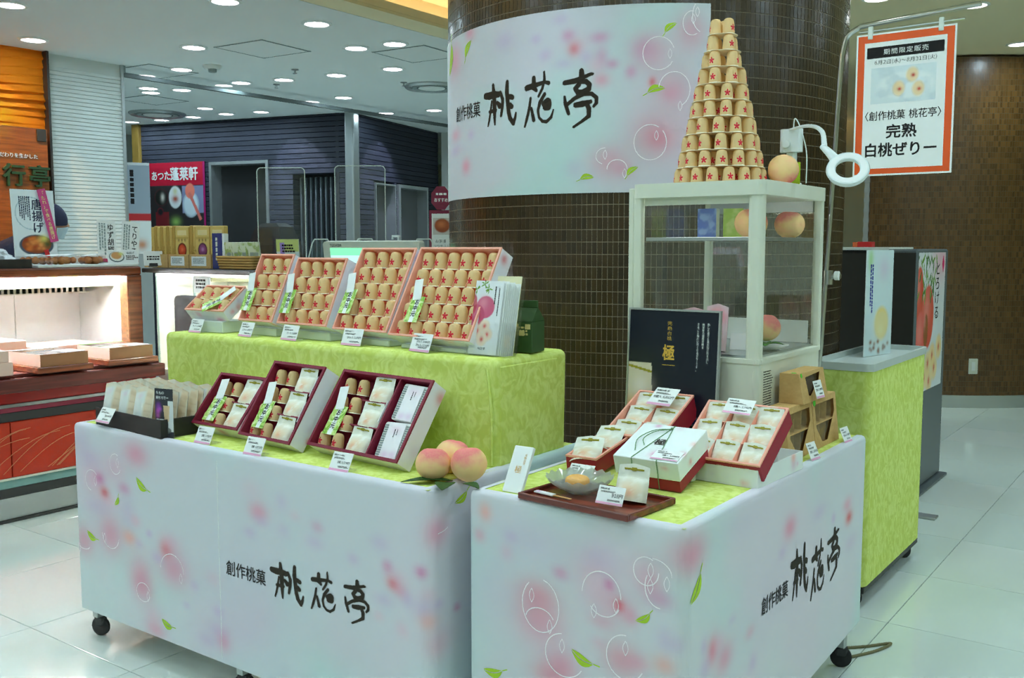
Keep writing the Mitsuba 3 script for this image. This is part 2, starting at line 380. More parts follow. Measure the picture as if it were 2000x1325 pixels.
# outlines of the characters that the signs show: advance in percent, then rings of points on a square grid
GLYPH = {
 '(': [33,[11,51,12,60,15,74,20,84,24,90,29,87,24,78,20,68,17,46,18,31,21,19,29,1,24,0,19,7,14,20,11,34]],
 ')': [33,[6,1,14,19,17,38,17,50,15,64,11,78,6,87,11,90,17,78,22,66,24,53,24,40,22,24,17,10,11,0]],
 ',': [27,[7,3,12,7,16,15,10,18,9,24,13,27,18,27,21,24,22,20,21,10,17,4,10,0,9,0]],
 '0': [55,[7,44,8,64,10,72,13,77,18,82,25,84,33,83,38,80,45,71,48,53,47,35,44,26,40,20,37,17,30,15,22,15,17,18,10,27],[14,48,16,34,20,25,22,23,26,21,33,23,36,27,39,34,40,56,37,69,32,76,25,77,19,72,15,62]],
 '1': [55,[10,23,25,23,25,72,13,73,13,78,27,83,33,83,33,23,47,23,47,16,10,16]],
 '2': [55,[6,74,14,81,23,84,33,83,41,77,45,67,45,60,42,52,34,39,20,23,48,23,48,16,6,16,6,21,22,36,31,48,36,57,37,66,34,73,29,77,24,77,19,76,11,70]],
 '3': [55,[5,24,9,29,16,24,23,22,31,22,37,27,39,35,37,42,30,46,18,47,18,54,29,55,35,60,37,64,35,72,31,76,24,77,19,76,11,71,7,76,13,81,23,84,31,84,38,81,44,74,45,64,41,56,34,51,41,47,46,40,48,33,45,24,41,19,37,17,31,15,23,15,11,18]],
 '4': [55,[4,40,31,83,41,83,41,41,50,41,50,34,41,34,41,16,33,16,33,34,4,34],[13,41,33,41,33,73,32,72]],
 '5': [55,[4,23,9,29,17,23,22,22,29,22,36,26,39,34,38,44,33,50,29,52,24,53,14,49,10,51,12,83,45,83,45,76,19,76,18,60,18,57,26,59,34,58,39,56,44,52,47,45,48,38,47,30,44,24,37,17,28,15,15,16]],
 '6': [55,[7,43,7,53,9,64,12,72,16,78,24,83,34,84,40,82,47,77,43,72,34,77,29,77,23,74,18,67,15,54,15,50,24,56,34,57,38,56,44,52,48,45,49,36,47,27,42,20,36,16,32,15,25,15,20,17,15,21,10,29],[15,43,18,30,23,23,27,21,31,21,38,26,41,33,41,40,39,46,36,49,31,51,25,50,20,48]],
 '7': [55,[7,76,7,83,48,83,48,77,39,64,33,50,30,34,29,16,20,16,22,35,28,57,39,75]],
 '8': [55,[6,30,7,37,9,43,18,51,14,55,10,62,10,70,12,76,17,81,23,83,32,83,38,81,43,76,46,70,46,64,45,60,37,50,44,45,47,39,48,31,46,24,42,19,38,16,30,15,22,15,17,16,11,20,8,24],[14,32,15,27,19,23,28,21,33,22,37,24,40,28,41,32,40,36,36,42,23,48,15,41],[17,65,18,61,22,57,32,52,38,60,39,68,37,73,34,76,27,77,22,76,19,73]],
 '9': [55,[6,60,7,68,9,75,14,80,19,83,28,84,33,83,38,80,43,74,47,62,47,43,43,28,40,22,35,18,28,15,21,15,14,16,7,21,11,26,21,22,27,22,32,25,38,35,40,48,29,42,17,42,12,45,9,50],[14,60,17,51,24,47,32,49,40,56,38,65,36,72,32,75,26,77,22,77,17,73,14,67]],
 'A': [60,[2,16,25,83,34,83,57,16,48,16,41,36,17,36,11,16],[20,43,39,43,30,75,29,75]],
 'B': [65,[11,83,38,82,47,80,51,75,54,69,53,61,51,56,45,52,50,50,54,46,57,40,58,35,56,27,51,20,39,16,11,16],[20,23,37,23,45,26,48,29,49,33,49,38,47,43,39,47,20,48],[20,55,34,54,41,57,45,63,44,71,41,74,36,76,20,76]],
 'H': [72,[11,83,20,83,20,55,51,55,51,83,59,83,59,16,51,16,50,47,20,47,20,16,11,16]],
 'I': [29,[11,83,20,83,20,16,11,16]],
 'O': [74,[7,49,9,62,13,72,21,80,33,84,45,83,54,77,60,69,64,57,64,42,60,29,52,19,41,15,33,15,27,16,21,19,15,24,9,35],[16,46,19,34,25,26,29,23,35,22,44,24,51,30,55,42,55,55,52,67,47,73,41,76,35,77,28,75,23,71,19,65,16,56]],
 'S': [59,[7,25,12,30,22,23,34,22,40,25,43,28,44,32,43,37,40,41,20,50,12,57,10,62,10,69,13,77,20,82,28,84,38,83,48,77,50,75,46,70,34,76,29,77,23,75,19,71,18,65,22,59,42,50,49,44,52,38,52,32,49,23,45,19,40,16,27,15,13,19]],
 'T': [60,[5,76,5,83,54,83,54,76,34,75,34,16,25,16,25,75]],
 '。': [100,[6,21,6,27,7,31,11,35,16,38,22,38,27,36,31,33,33,28,34,22,32,17,28,13,23,10,18,10,12,12,7,17],[11,23,15,16,21,15,27,18,29,25,26,31,19,33,15,32,12,29]],
 '〈': [100,[56,51,82,92,88,91,63,50,88,10,82,8]],
 '〉': [100,[7,11,32,50,7,90,13,93,39,50,13,8]],
 '「': [100,[61,93,90,93,90,87,68,86,68,34,61,34]],
 '」': [100,[5,14,27,15,27,67,34,67,34,8,5,8]],
 '〜': [100,[6,47,14,57,21,61,26,63,33,63,40,61,46,57,56,48,63,46,69,46,74,48,80,53,83,57,89,54,82,44,75,40,69,38,62,38,56,40,49,44,39,53,32,55,26,55,21,53,15,48,12,43]],
 'あ': [100,[12,25,13,35,18,44,26,52,35,57,36,69,35,70,15,71,15,78,36,77,38,88,45,88,43,77,75,81,75,74,42,71,41,60,59,62,61,68,62,68,68,66,67,60,73,58,79,53,84,44,84,35,81,26,75,19,67,14,56,11,54,12,51,17,67,22,73,27,76,33,77,42,75,47,72,51,65,55,55,37,44,26,46,18,40,16,38,21,28,17,21,16,16,18],[41,44,43,33,53,45,57,56,51,56,41,53],[19,27,21,24,26,23,31,25,37,28,34,50,28,46,24,41,19,33]],
 'い': [100,[63,74,70,77,74,71,82,53,86,31,79,29,77,41,72,56,68,67],[14,80,22,80,21,63,22,47,24,36,29,27,33,24,37,24,43,32,46,42,51,36,46,23,43,19,38,16,33,15,27,17,23,22,19,29,15,46]],
 'お': [100,[65,74,68,79,89,65,85,60],[12,26,12,32,16,38,22,43,31,48,31,65,13,65,13,72,32,72,31,89,39,89,39,73,57,76,57,69,38,66,38,51,56,54,67,53,73,50,78,46,81,38,80,30,77,23,68,16,59,14,50,13,48,20,56,21,64,23,69,25,72,30,74,34,73,39,70,44,65,46,52,47,38,44,38,20,37,15,34,13,27,13,19,16,14,21],[19,27,22,23,25,21,30,21,31,22,32,41,26,38,21,33]],
 'か': [100,[67,74,72,77,74,76,83,61,90,44,83,41,77,58],[9,67,31,68,33,79,33,88,42,87,38,69,51,69,56,68,61,64,63,58,62,32,59,22,55,16,48,13,39,13,34,15,33,22,43,20,48,21,51,24,55,32,56,46,55,59,51,63,44,63,37,62,27,31,18,13,11,16,22,39,29,61,10,59]],
 'き': [100,[17,60,29,59,54,59,50,71,21,71,19,72,18,75,18,78,48,77,45,88,53,89,55,78,74,82,75,75,57,72,61,61,67,61,79,64,80,57,64,54,69,43,73,39,69,33,50,36,51,41,63,40,57,53,17,53],[19,28,20,35,22,41,30,40,26,33,26,28,27,24,30,22,35,20,43,18,58,19,69,20,68,13,43,11,31,13,22,19,20,23]],
 'く': [100,[21,49,21,52,23,56,50,78,60,89,66,83,33,56,30,50,32,47,60,24,68,16,61,10,49,23,26,42]],
 'け': [100,[38,61,38,68,64,67,63,87,71,87,71,68,86,70,86,62,71,61,71,38,68,27,63,19,52,10,45,16,54,21,61,31,64,42,65,60],[13,38,13,57,17,86,25,86,20,57,20,42,21,33,26,45,30,43,24,23,24,16,17,15]],
 'げ': [100,[82,90,86,91,91,78,86,77],[37,59,37,67,62,66,61,86,69,86,69,66,85,68,85,61,69,59,69,38,66,26,61,18,51,9,44,14,53,21,59,29,62,41,62,59],[72,87,77,87,82,75,77,74],[12,41,16,84,24,84,19,52,19,39,20,32,25,44,29,41,23,23,23,14,16,14,13,27]],
 'こ': [100,[18,34,20,44,27,43,25,32,27,28,30,24,39,21,51,21,64,22,78,24,78,16,54,13,42,13,32,15,25,18,21,22,18,27],[24,72,24,80,55,79,72,80,72,72,55,71]],
 'ご': [100,[78,90,83,93,91,80,85,78],[68,87,73,89,80,76,75,74],[16,27,18,43,25,42,24,30,25,27,29,23,40,20,54,20,76,23,76,16,52,13,33,13,26,16,21,19],[22,71,22,79,54,78,70,79,70,71,54,70]],
 'し': [100,[24,29,24,87,33,87,31,29,33,24,40,19,52,19,60,21,67,25,79,37,84,31,75,22,63,14,51,11,39,12,31,15,26,19]],
 'す': [100,[11,68,11,75,51,76,51,88,59,88,59,76,87,76,86,70,59,70,59,55,62,47,62,39,60,31,56,25,50,18,35,11,28,17,43,22,50,28,52,32,43,30,35,33,30,40,30,51,33,56,39,60,44,62,52,61,52,70],[36,45,38,41,40,39,47,37,52,40,54,49,51,54,44,56,39,52]],
 'ず': [100,[75,89,80,91,87,80,82,78],[8,74,49,75,48,87,56,87,56,75,70,75,64,86,69,89,76,78,72,75,84,75,84,68,56,69,56,54,59,44,59,37,57,29,53,23,48,17,40,13,32,10,26,16,40,21,47,27,49,31,40,30,33,32,30,35,28,40,28,50,31,56,37,60,41,61,49,60,49,69,8,67],[34,43,38,37,41,36,46,36,51,41,51,50,46,54,40,54,35,50]],
 'せ': [100,[6,61,26,63,25,83,33,83,33,64,62,66,62,86,69,86,69,67,86,68,86,61,69,60,67,40,65,37,62,36,48,37,48,43,55,42,61,43,62,59,33,57,33,30,35,25,36,23,41,22,55,21,76,23,76,16,43,14,31,17,28,21,26,27,26,56,7,54]],
 'ぜ': [100,[80,87,85,88,90,75,85,74],[4,60,24,62,24,82,31,82,31,62,60,65,60,85,68,85,67,66,84,67,84,60,67,59,66,40,65,37,61,35,47,36,47,42,54,41,59,42,60,58,31,56,31,30,33,24,40,20,54,20,74,22,74,14,40,13,29,16,26,21,24,26,24,55,5,53],[71,84,76,85,81,72,76,71]],
 'た': [100,[45,28,46,38,52,38,51,28,54,23,62,21,85,23,85,16,73,14,55,15,50,17,47,20],[51,60,61,60,83,60,83,53,73,54,51,53],[11,73,32,73,33,80,34,88,42,87,40,74,57,77,57,70,38,66,31,40,21,13,13,16,22,36,30,65,11,66]],
 'だ': [100,[76,85,81,87,89,75,83,73],[42,26,43,37,49,36,50,35,49,27,51,22,61,19,82,21,82,14,61,13,51,14,44,19],[48,58,58,59,80,59,80,52,70,53,48,52],[66,81,71,84,78,71,73,69],[8,72,29,71,31,87,40,86,37,72,54,75,54,68,35,65,28,36,18,11,10,14,20,38,27,64,9,65]],
 'つ': [100,[9,64,47,74,54,75,66,74,75,70,82,64,85,55,84,44,79,33,68,25,53,19,35,17,32,25,44,26,55,28,66,33,72,38,75,43,77,48,77,54,75,59,70,64,66,67,53,68,34,64,12,55]],
 'て': [100,[10,77,82,82,82,75,65,74,54,67,47,58,44,49,44,40,48,31,53,27,59,23,75,20,72,13,59,15,50,19,42,26,38,34,36,46,39,56,45,66,52,74,11,69]],
 'で': [100,[74,64,79,67,86,54,82,52],[9,76,82,82,82,74,65,73,55,68,47,59,43,48,44,38,47,31,51,27,58,23,75,20,72,12,60,14,50,18,41,25,38,32,36,44,38,55,42,64,51,73,10,68],[64,60,69,63,76,50,71,48]],
 'と': [100,[20,31,21,38,24,44,36,56,23,84,30,87,42,60,72,77,76,70,38,49,30,41,28,32,29,27,32,24,43,21,60,21,79,23,79,15,57,13,45,13,35,15,28,18,24,21,21,25]],
 'な': [100,[62,71,66,76,81,68,87,63,82,58],[31,22,32,29,38,35,47,38,58,37,58,60,65,60,65,35,75,30,84,24,80,18,73,24,66,28,65,20,63,16,58,13,51,11,38,13,34,16],[38,23,39,21,43,19,46,18,53,18,58,23,59,30,52,32,43,31,38,27],[11,32,22,49,30,66,11,67,11,73,32,73,35,89,43,88,40,74,54,77,54,70,37,67,28,46,18,29]],
 'に': [100,[39,28,40,40,47,40,46,31,49,26,57,24,72,24,84,26,84,18,68,16,51,17,42,22],[44,70,44,77,68,76,81,77,81,70,53,69],[13,37,14,57,18,85,26,84,21,54,21,32,26,44,30,41,24,22,23,13,17,13]],
 'の': [100,[10,43,12,56,19,67,31,77,44,81,58,81,65,79,72,75,77,70,81,64,85,52,83,37,78,27,68,18,58,14,51,13,46,20,59,22,67,27,73,33,76,41,77,47,76,56,72,65,67,70,61,73,53,74,49,55,44,37,38,26,30,20,24,20,21,21,16,25,11,33],[17,41,19,34,23,29,28,28,32,32,37,40,41,50,45,74,33,70,25,63,19,54,17,47]],
 'ひ': [100,[12,78,25,79,46,82,48,76,42,74,33,65,27,53,24,45,23,39,24,30,27,24,32,20,44,19,51,20,57,25,62,33,65,42,66,57,65,70,62,81,69,83,71,72,76,59,82,51,88,44,83,38,71,54,71,43,69,32,65,23,59,17,52,13,45,11,37,11,29,13,24,16,19,22,16,30,16,37,17,47,21,55,32,73,12,71]],
 'ぶ': [100,[77,78,82,80,89,67,84,66],[66,47,71,50,73,49,82,34,87,23,87,21,81,18,75,33],[67,74,72,76,79,64,74,62],[33,81,37,86,58,75,61,69,50,61,46,65,52,70],[28,21,36,19,45,19,49,21,52,25,52,30,48,37,43,45,33,53,39,58,51,45,58,36,60,29,59,20,55,15,52,13,40,12,29,14],[4,23,16,31,27,41,31,36,25,29,9,17]],
 'べ': [100,[6,39,16,49,32,68,37,72,41,72,47,68,66,46,88,23,82,17,40,63,38,63,35,61,13,32],[72,79,77,82,85,67,80,65],[60,75,65,77,74,63,68,60]],
 'ま': [100,[19,22,19,30,24,35,34,39,47,39,47,51,19,52,19,59,46,57,47,70,20,71,19,78,47,76,46,88,54,88,54,77,78,79,78,72,54,70,54,57,79,60,79,53,54,51,54,37,68,31,81,23,77,16,65,25,55,30,55,23,53,17,49,14,44,12,32,12,25,14,21,17],[25,24,28,20,32,19,43,19,47,23,48,32,35,33,30,32,26,28]],
 'む': [100,[63,74,68,79,77,71,86,62,81,57],[11,76,28,75,28,88,36,88,36,75,53,79,52,71,35,69,35,55,38,50,38,43,36,36,33,31,33,22,37,20,43,19,57,19,64,21,68,24,70,27,70,41,77,39,78,37,77,26,75,19,67,14,56,12,38,12,29,15,26,19,26,27,21,27,17,29,12,34,11,40,12,48,15,54,22,59,29,59,29,68,11,69],[17,40,19,37,22,34,25,34,28,36,30,40,31,46,31,49,29,53,24,53,20,51,18,46]],
 'め': [100,[10,32,10,40,13,49,18,58,24,63,18,80,22,81,26,82,30,67,41,72,53,74,55,87,63,87,60,73,68,71,74,67,79,61,83,54,85,42,81,29,72,19,59,13,52,12,48,18,60,21,69,26,75,32,77,41,77,49,75,56,69,62,63,66,58,66,51,46,45,36,51,29,45,25,40,30,31,21,26,19,21,19,17,20,14,23],[32,60,36,51,41,42,47,54,51,67,38,64,33,62],[16,35,18,28,22,26,25,26,30,29,36,35,26,56,24,54,19,46]],
 'も': [100,[11,46,11,53,30,49,32,65,32,66,13,69,13,75,33,72,34,88,42,87,40,72,58,73,58,66,39,65,37,49,58,50,58,43,36,42,36,30,38,24,43,20,51,19,61,20,69,24,73,29,74,37,71,45,64,53,71,54,76,50,80,42,81,36,80,27,78,22,74,18,66,14,55,12,42,13,35,16,31,22,29,28,30,42,12,45]],
 'や': [100,[7,55,25,62,22,70,16,78,23,81,24,81,32,65,55,74,68,75,74,74,80,70,84,64,85,60,85,52,82,46,75,41,68,39,58,40,51,42,51,49,59,46,66,46,74,49,77,54,78,59,77,63,73,66,66,68,59,68,35,59,45,36,52,14,45,11,37,36,29,56,11,47],[39,85,45,89,58,77,52,74]],
 'ゆ': [100,[14,42,14,57,17,81,24,81,21,63,21,51,27,61,33,67,41,72,51,75,48,88,56,88,58,76,67,75,75,71,81,65,84,57,85,48,83,42,78,33,73,29,67,26,54,25,49,17,41,10,34,14,42,20,46,27,39,31,34,36,31,41,36,46,43,36,49,33,52,50,51,69,45,67,38,63,32,58,27,51,22,40,23,26,17,26],[56,32,64,33,71,36,75,40,78,48,77,56,74,62,69,67,60,70,58,69,59,48]],
 'り': [100,[22,36,21,58,25,88,33,88,29,64,38,77,43,80,50,83,57,83,63,81,69,73,72,66,74,58,73,40,68,29,58,19,49,15,37,11,35,11,31,17,45,21,53,25,59,30,64,38,67,48,66,59,64,68,59,75,54,77,49,76,43,73,38,68,30,54,29,43,29,37]],
 'る': [100,[12,39,57,77,24,75,24,83,46,83,66,84,70,80,70,79,43,57,57,57,64,56,71,53,77,47,80,40,80,32,77,24,72,18,59,13,45,12,34,15,29,22,29,27,31,32,34,35,41,37,48,36,55,33,59,29,61,21,68,24,72,32,72,39,69,45,62,50,56,52,48,52,39,50,30,45,17,34],[35,24,38,20,43,19,55,19,52,27,46,31,39,30,36,27]],
 'れ': [100,[7,30,27,57,28,65,27,66,10,64,9,71,28,73,28,88,37,88,35,75,38,71,34,65,34,61,47,70,54,74,64,75,70,73,73,70,74,66,74,57,71,34,72,25,74,23,79,23,90,30,91,22,83,17,76,15,69,16,65,19,64,23,64,32,67,63,65,67,61,68,54,67,49,64,33,51,34,12,26,12,26,43,12,23]],
 'ろ': [100,[12,38,56,76,23,75,23,82,51,82,66,84,70,79,43,56,51,57,64,56,72,53,77,47,79,40,79,30,75,23,70,18,60,14,47,12,32,12,31,16,30,19,45,19,57,20,65,24,69,28,72,34,71,42,67,47,62,50,49,51,39,49,29,43,18,33]],
 'わ': [100,[7,29,27,57,28,65,28,66,25,66,10,64,9,71,28,73,28,88,37,88,35,75,38,71,34,65,34,60,48,68,57,70,65,70,72,69,78,66,82,61,85,56,87,45,85,38,83,32,75,24,65,19,53,16,50,23,59,24,68,28,74,34,78,39,79,50,77,55,72,61,66,63,59,64,50,62,42,58,33,51,34,12,26,12,26,43,12,23]],
 'を': [100,[11,43,24,58,31,70,13,71,13,78,34,77,36,89,44,88,42,77,69,80,69,74,39,71,32,58,39,60,47,60,53,57,56,52,79,63,82,57,82,56,56,45,56,28,49,28,49,42,39,35,35,27,36,22,42,19,55,18,76,20,76,13,58,12,43,12,36,13,30,17,28,22,28,31,34,39,49,48,48,51,45,54,39,54,30,52,22,45,17,38]],
 'ゼ': [100,[77,90,82,92,89,80,84,77],[6,57,29,61,28,85,37,85,36,62,77,70,82,67,70,47,61,36,55,41,64,52,70,62,36,55,36,26,38,22,45,19,65,20,78,22,77,14,64,13,43,13,34,15,31,17,29,22,29,53,7,49],[67,86,72,88,79,76,74,74]],
 'リ': [100,[35,18,50,24,60,35,62,40,64,49,64,85,73,85,72,47,68,33,61,23,48,15,41,12],[22,40,22,84,30,84,31,40]],
 'ヶ': [100,[14,39,21,46,27,55,31,61,33,72,41,70,37,57,80,57,80,50,59,51,57,37,52,24,47,17,36,8,29,13,37,18,46,28,51,41,52,51,33,51,20,35]],
 'ー': [100,[11,55,84,55,84,47,11,47]],
 '中': [100,[11,76,43,76,44,93,51,93,51,76,84,76,84,33,77,33,77,38,51,38,51,9,44,9,43,38,18,38,17,33,11,33],[51,45,77,45,77,69,51,69],[17,45,43,45,43,69,18,69]],
 '京': [100,[8,81,45,81,40,91,46,93,54,81,87,81,87,74,8,74],[65,31,70,34,87,15,81,11],[19,67,77,67,77,40,52,40,51,14,51,11,48,9,42,8,31,8,29,15,44,15,44,40,19,40],[26,47,69,46,70,61,26,61],[7,15,18,26,23,34,30,32,21,20,12,11]],
 '亭': [100,[7,79,7,85,45,85,41,91,46,93,48,92,54,85,88,85,88,79],[9,50,87,50,87,34,80,34,80,45,15,45,15,34,9,34],[20,32,20,38,76,38,76,32,53,32,52,13,51,10,45,9,31,9,29,14,43,15,45,16,45,32],[20,74,75,74,75,56,20,56],[27,61,68,61,68,68,27,69]],
 '作': [100,[30,56,41,72,50,91,56,90,52,77,90,77,89,70,61,70,61,57,88,57,88,51,61,51,61,38,89,37,89,31,61,31,61,9,55,9,54,70,48,70,41,59,35,52],[5,55,19,73,28,92,34,90,25,70,25,9,18,9,18,59,10,49]],
 '個': [100,[33,87,86,87,86,9,80,9,79,14,40,14,39,9,33,9],[39,20,80,20,80,81,39,81],[43,62,43,67,57,68,57,78,62,78,63,67,77,67,77,62,62,62,63,52,73,52,73,28,47,28,47,52,57,52,57,62],[52,33,67,33,67,47,53,47],[4,56,15,72,24,92,30,90,23,73,23,8,16,8,16,59,7,49]],
 '元': [100,[7,14,17,20,24,27,28,38,31,51,30,53,7,53,7,60,88,60,88,53,62,53,62,18,65,16,80,17,82,21,83,33,89,30,88,17,84,11,81,10,62,10,57,12,55,17,55,53,38,53,34,33,28,21,22,15,11,9],[15,85,80,85,80,79,15,79]],
 '入': [100,[6,14,17,22,25,30,33,40,39,54,43,70,39,76,29,84,33,90,38,87,49,75,73,32,81,24,90,17,86,9,79,14,72,21,62,35,49,60,41,40,30,23,22,16,12,9]],
 '円': [100,[10,86,85,86,85,16,83,11,79,9,65,9,62,15,78,16,78,46,18,46,17,8,10,8],[51,79,51,53,78,53,78,79],[17,53,44,53,44,79,17,79]],
 '出': [100,[11,47,19,47,19,21,43,21,44,52,16,53,16,84,23,84,23,59,43,59,44,92,51,92,51,59,72,59,72,84,80,84,80,53,51,52,51,21,76,21,76,47,83,47,83,9,76,9,76,14,12,14]],
 '創': [100,[64,16,77,16,78,17,78,92,85,92,84,13,79,9,66,9],[61,82,67,82,67,32,61,32],[6,69,20,79,31,92,37,91,35,87,55,74,51,68,32,82,21,72,11,64,9,64],[20,9,20,33,51,33,51,9,45,9,45,13,26,13,26,9],[26,28,26,19,45,19,45,28],[5,16,10,26,13,36,15,65,50,65,50,38,19,38,16,23,11,14,9,12],[20,44,44,43,44,49,21,49],[20,54,44,54,44,60,21,60],[27,76,31,78,38,68,33,66]],
 '厚': [100,[21,25,21,30,51,30,52,35,64,40,29,40,29,45,76,46,80,42,69,36,58,32,58,31,89,30,89,25,58,25,58,13,56,10,51,9,39,9,37,15,51,15,51,25],[5,13,10,24,13,38,14,88,88,88,88,81,21,81,21,47,18,27,11,9],[29,77,79,77,79,50,29,50],[35,56,72,55,72,61,36,61],[36,72,36,66,72,66,72,72]],
 '合': [100,[6,59,20,66,32,75,41,83,49,93,55,90,52,85,61,78,74,69,90,61,85,54,71,62,71,56,25,56,24,60,11,53],[38,71,29,63,69,63,57,72,48,80],[20,45,76,45,76,9,69,9,69,14,27,14,27,9,20,9],[27,39,27,20,69,20,69,39]],
 '味': [100,[30,19,44,31,55,48,36,49,36,55,58,56,58,71,39,71,39,77,58,78,58,92,65,92,65,78,85,77,85,71,65,71,65,56,89,55,89,49,68,48,78,31,90,19,84,14,74,26,65,40,65,9,58,9,58,40,48,26,39,16,34,14],[9,84,33,84,33,31,15,31,15,24,9,24],[15,38,26,38,26,77,15,77]],
 '唐': [100,[5,13,9,23,12,38,13,84,50,84,47,92,52,94,55,92,58,84,88,84,88,78,56,78,57,71,80,71,80,59,88,59,88,53,80,53,80,41,56,41,57,34,81,34,81,8,74,8,74,12,34,12,34,8,27,8,27,34,50,34,50,41,27,41,27,46,49,46,50,53,21,53,21,59,50,59,50,66,28,66,28,71,49,71,49,78,19,78,19,49,17,25,11,9],[34,18,74,18,74,28,34,29],[56,47,73,46,74,53,57,53],[56,59,73,59,74,65,57,66]],
 '売': [100,[55,43,61,43,62,17,79,16,81,20,82,28,88,26,87,16,84,11,81,10,62,10,56,13,55,16],[8,77,8,84,43,84,44,92,51,92,51,84,87,84,87,77,51,77,51,68,79,68,79,62,16,62,16,68,43,68,44,77],[10,54,85,54,85,37,78,37,78,48,17,48,17,37,11,37],[6,14,16,17,24,22,30,31,32,43,39,43,36,27,32,21,28,16,21,12,11,8]],
 '大': [100,[6,14,20,23,29,32,37,45,41,59,8,59,8,66,43,66,44,92,51,92,50,66,88,66,88,59,54,59,61,42,68,31,77,23,89,15,84,9,73,15,62,26,55,37,48,53,41,35,34,26,28,19,11,9]],
 '完': [100,[6,13,20,19,26,24,30,30,31,39,31,42,7,42,7,49,88,49,88,42,62,42,62,17,64,16,81,17,82,20,83,28,89,26,87,14,84,10,63,10,59,10,56,13,55,18,54,42,39,42,35,25,32,19,26,14,10,8],[10,82,44,82,41,91,47,93,53,82,85,82,85,62,78,62,78,75,17,75,16,62,10,62],[23,59,23,66,72,66,72,59]],
 '定': [100,[5,13,11,19,17,29,21,40,22,50,29,50,27,38,28,35,32,29,36,24,44,20,44,58,21,58,21,64,74,64,74,58,51,58,51,43,78,43,78,36,51,36,51,18,60,17,89,17,87,10,57,10,44,12,33,18,25,28,18,16,11,8],[10,82,45,82,41,91,48,93,53,82,85,82,85,62,79,62,78,76,17,76,16,62,10,62]],
 '尽': [100,[5,29,13,42,17,52,18,66,18,89,80,89,80,61,67,61,67,60,72,50,77,41,84,35,90,31,85,25,78,31,71,39,66,46,59,61,25,61,22,45,17,32,11,24],[26,82,26,67,73,68,73,82],[23,23,28,28,55,21,71,14,67,8,52,14],[32,45,36,50,51,46,62,40,58,35]],
 '引': [100,[73,92,80,92,80,9,73,9],[10,41,15,68,45,68,45,82,12,82,12,89,51,89,51,61,21,61,19,49,19,47,52,47,49,22,46,13,41,9,24,9,21,16,38,16,40,18,43,26,44,41]],
 '揚': [100,[31,31,42,41,47,48,46,49,36,49,36,54,90,54,90,49,54,49,50,43,86,42,84,16,82,11,79,9,67,9,65,14,75,14,77,15,79,21,80,37,74,37,66,20,56,9,51,12,61,23,67,37,60,37,49,21,37,11,33,15,44,25,53,37,46,37,35,27],[42,90,83,90,83,60,42,60],[48,66,76,65,76,72,48,73],[48,78,76,77,76,84,48,84],[4,44,18,48,18,68,6,68,6,74,18,74,18,92,25,92,25,74,34,74,34,68,25,68,25,50,34,52,34,46,25,43,25,16,24,13,22,10,10,9,8,15,17,15,18,16,18,40,6,37]],
 '日': [100,[18,86,78,86,78,10,71,10,70,15,25,15,25,9,18,9],[25,55,70,55,71,79,25,79],[25,48,25,22,71,22,70,48]],
 '最': [100,[47,13,63,22,57,30,52,40,48,40,48,46,82,46,86,44,82,34,73,22,80,17,89,14,86,9,78,11,68,18,51,9],[59,40,62,32,68,26,73,32,77,40],[6,20,15,21,15,51,7,52,7,57,89,57,89,52,45,52,45,24,50,24,50,19,45,18,45,9,38,9,38,17,7,14],[21,22,38,23,38,28,22,29],[21,34,38,34,38,40,22,40],[21,46,38,46,38,51,22,52],[18,90,77,90,77,62,18,62],[24,68,70,67,71,73,25,74],[24,79,70,78,71,84,25,85]],
 '月': [100,[5,13,13,24,19,38,21,52,21,88,77,88,77,16,76,13,70,9,53,9,50,15,50,16,69,17,69,37,26,37,21,23,14,13,10,9],[27,44,69,43,70,59,28,59],[28,66,69,66,70,81,28,81]],
 '期': [100,[47,13,51,23,54,38,55,88,86,88,86,15,85,12,80,9,69,9,67,15,80,16,80,40,61,39,59,26,54,11,51,8],[61,46,80,46,80,61,61,61],[61,67,80,67,80,82,61,82],[5,31,5,37,14,37,14,74,7,74,7,80,14,80,14,91,21,91,21,80,37,80,37,91,44,91,44,80,50,80,50,74,44,74,44,37,50,37,50,31],[21,52,37,52,37,60,21,60],[21,66,37,66,37,74,21,74],[21,37,37,37,37,46,21,46],[31,26,37,29,46,15,41,12],[6,13,13,20,18,29,24,27,20,19,11,9]],
 '本': [100,[6,28,22,43,30,55,35,66,8,66,8,73,44,73,44,92,51,92,51,73,87,73,87,66,60,66,66,53,73,44,80,36,90,29,85,23,75,31,68,39,59,52,52,66,51,66,51,33,72,33,72,26,51,25,51,9,44,9,44,26,23,26,23,33,44,33,44,66,42,66,33,48,21,31,11,23]],
 '来': [100,[5,18,23,29,39,45,7,45,7,52,44,52,44,75,11,75,11,81,44,81,44,93,51,92,51,81,84,81,84,75,51,75,51,52,88,52,88,45,56,45,72,29,90,18,85,12,79,16,67,24,52,41,51,9,44,9,44,41,28,25,14,15,10,13],[62,55,71,73,78,71,68,53],[19,71,24,73,26,72,31,62,34,55,27,53]],
 '桃': [100,[65,92,72,92,72,50,74,51,76,50,90,36,86,31,72,45,73,17,83,17,85,27,90,25,89,14,87,11,84,10,70,10,67,12,66,15],[73,60,82,79,89,77,79,58],[31,13,42,21,48,33,49,41,37,30,33,37,50,49,51,92,57,92,57,46,55,32,50,21,42,13,36,8],[36,77,41,79,47,68,49,60,44,57],[5,33,12,49,17,68,17,68,6,68,6,75,18,75,18,92,24,92,24,75,33,75,33,68,24,68,24,66,35,50,31,45,24,56,24,9,18,9,18,48,8,27]],
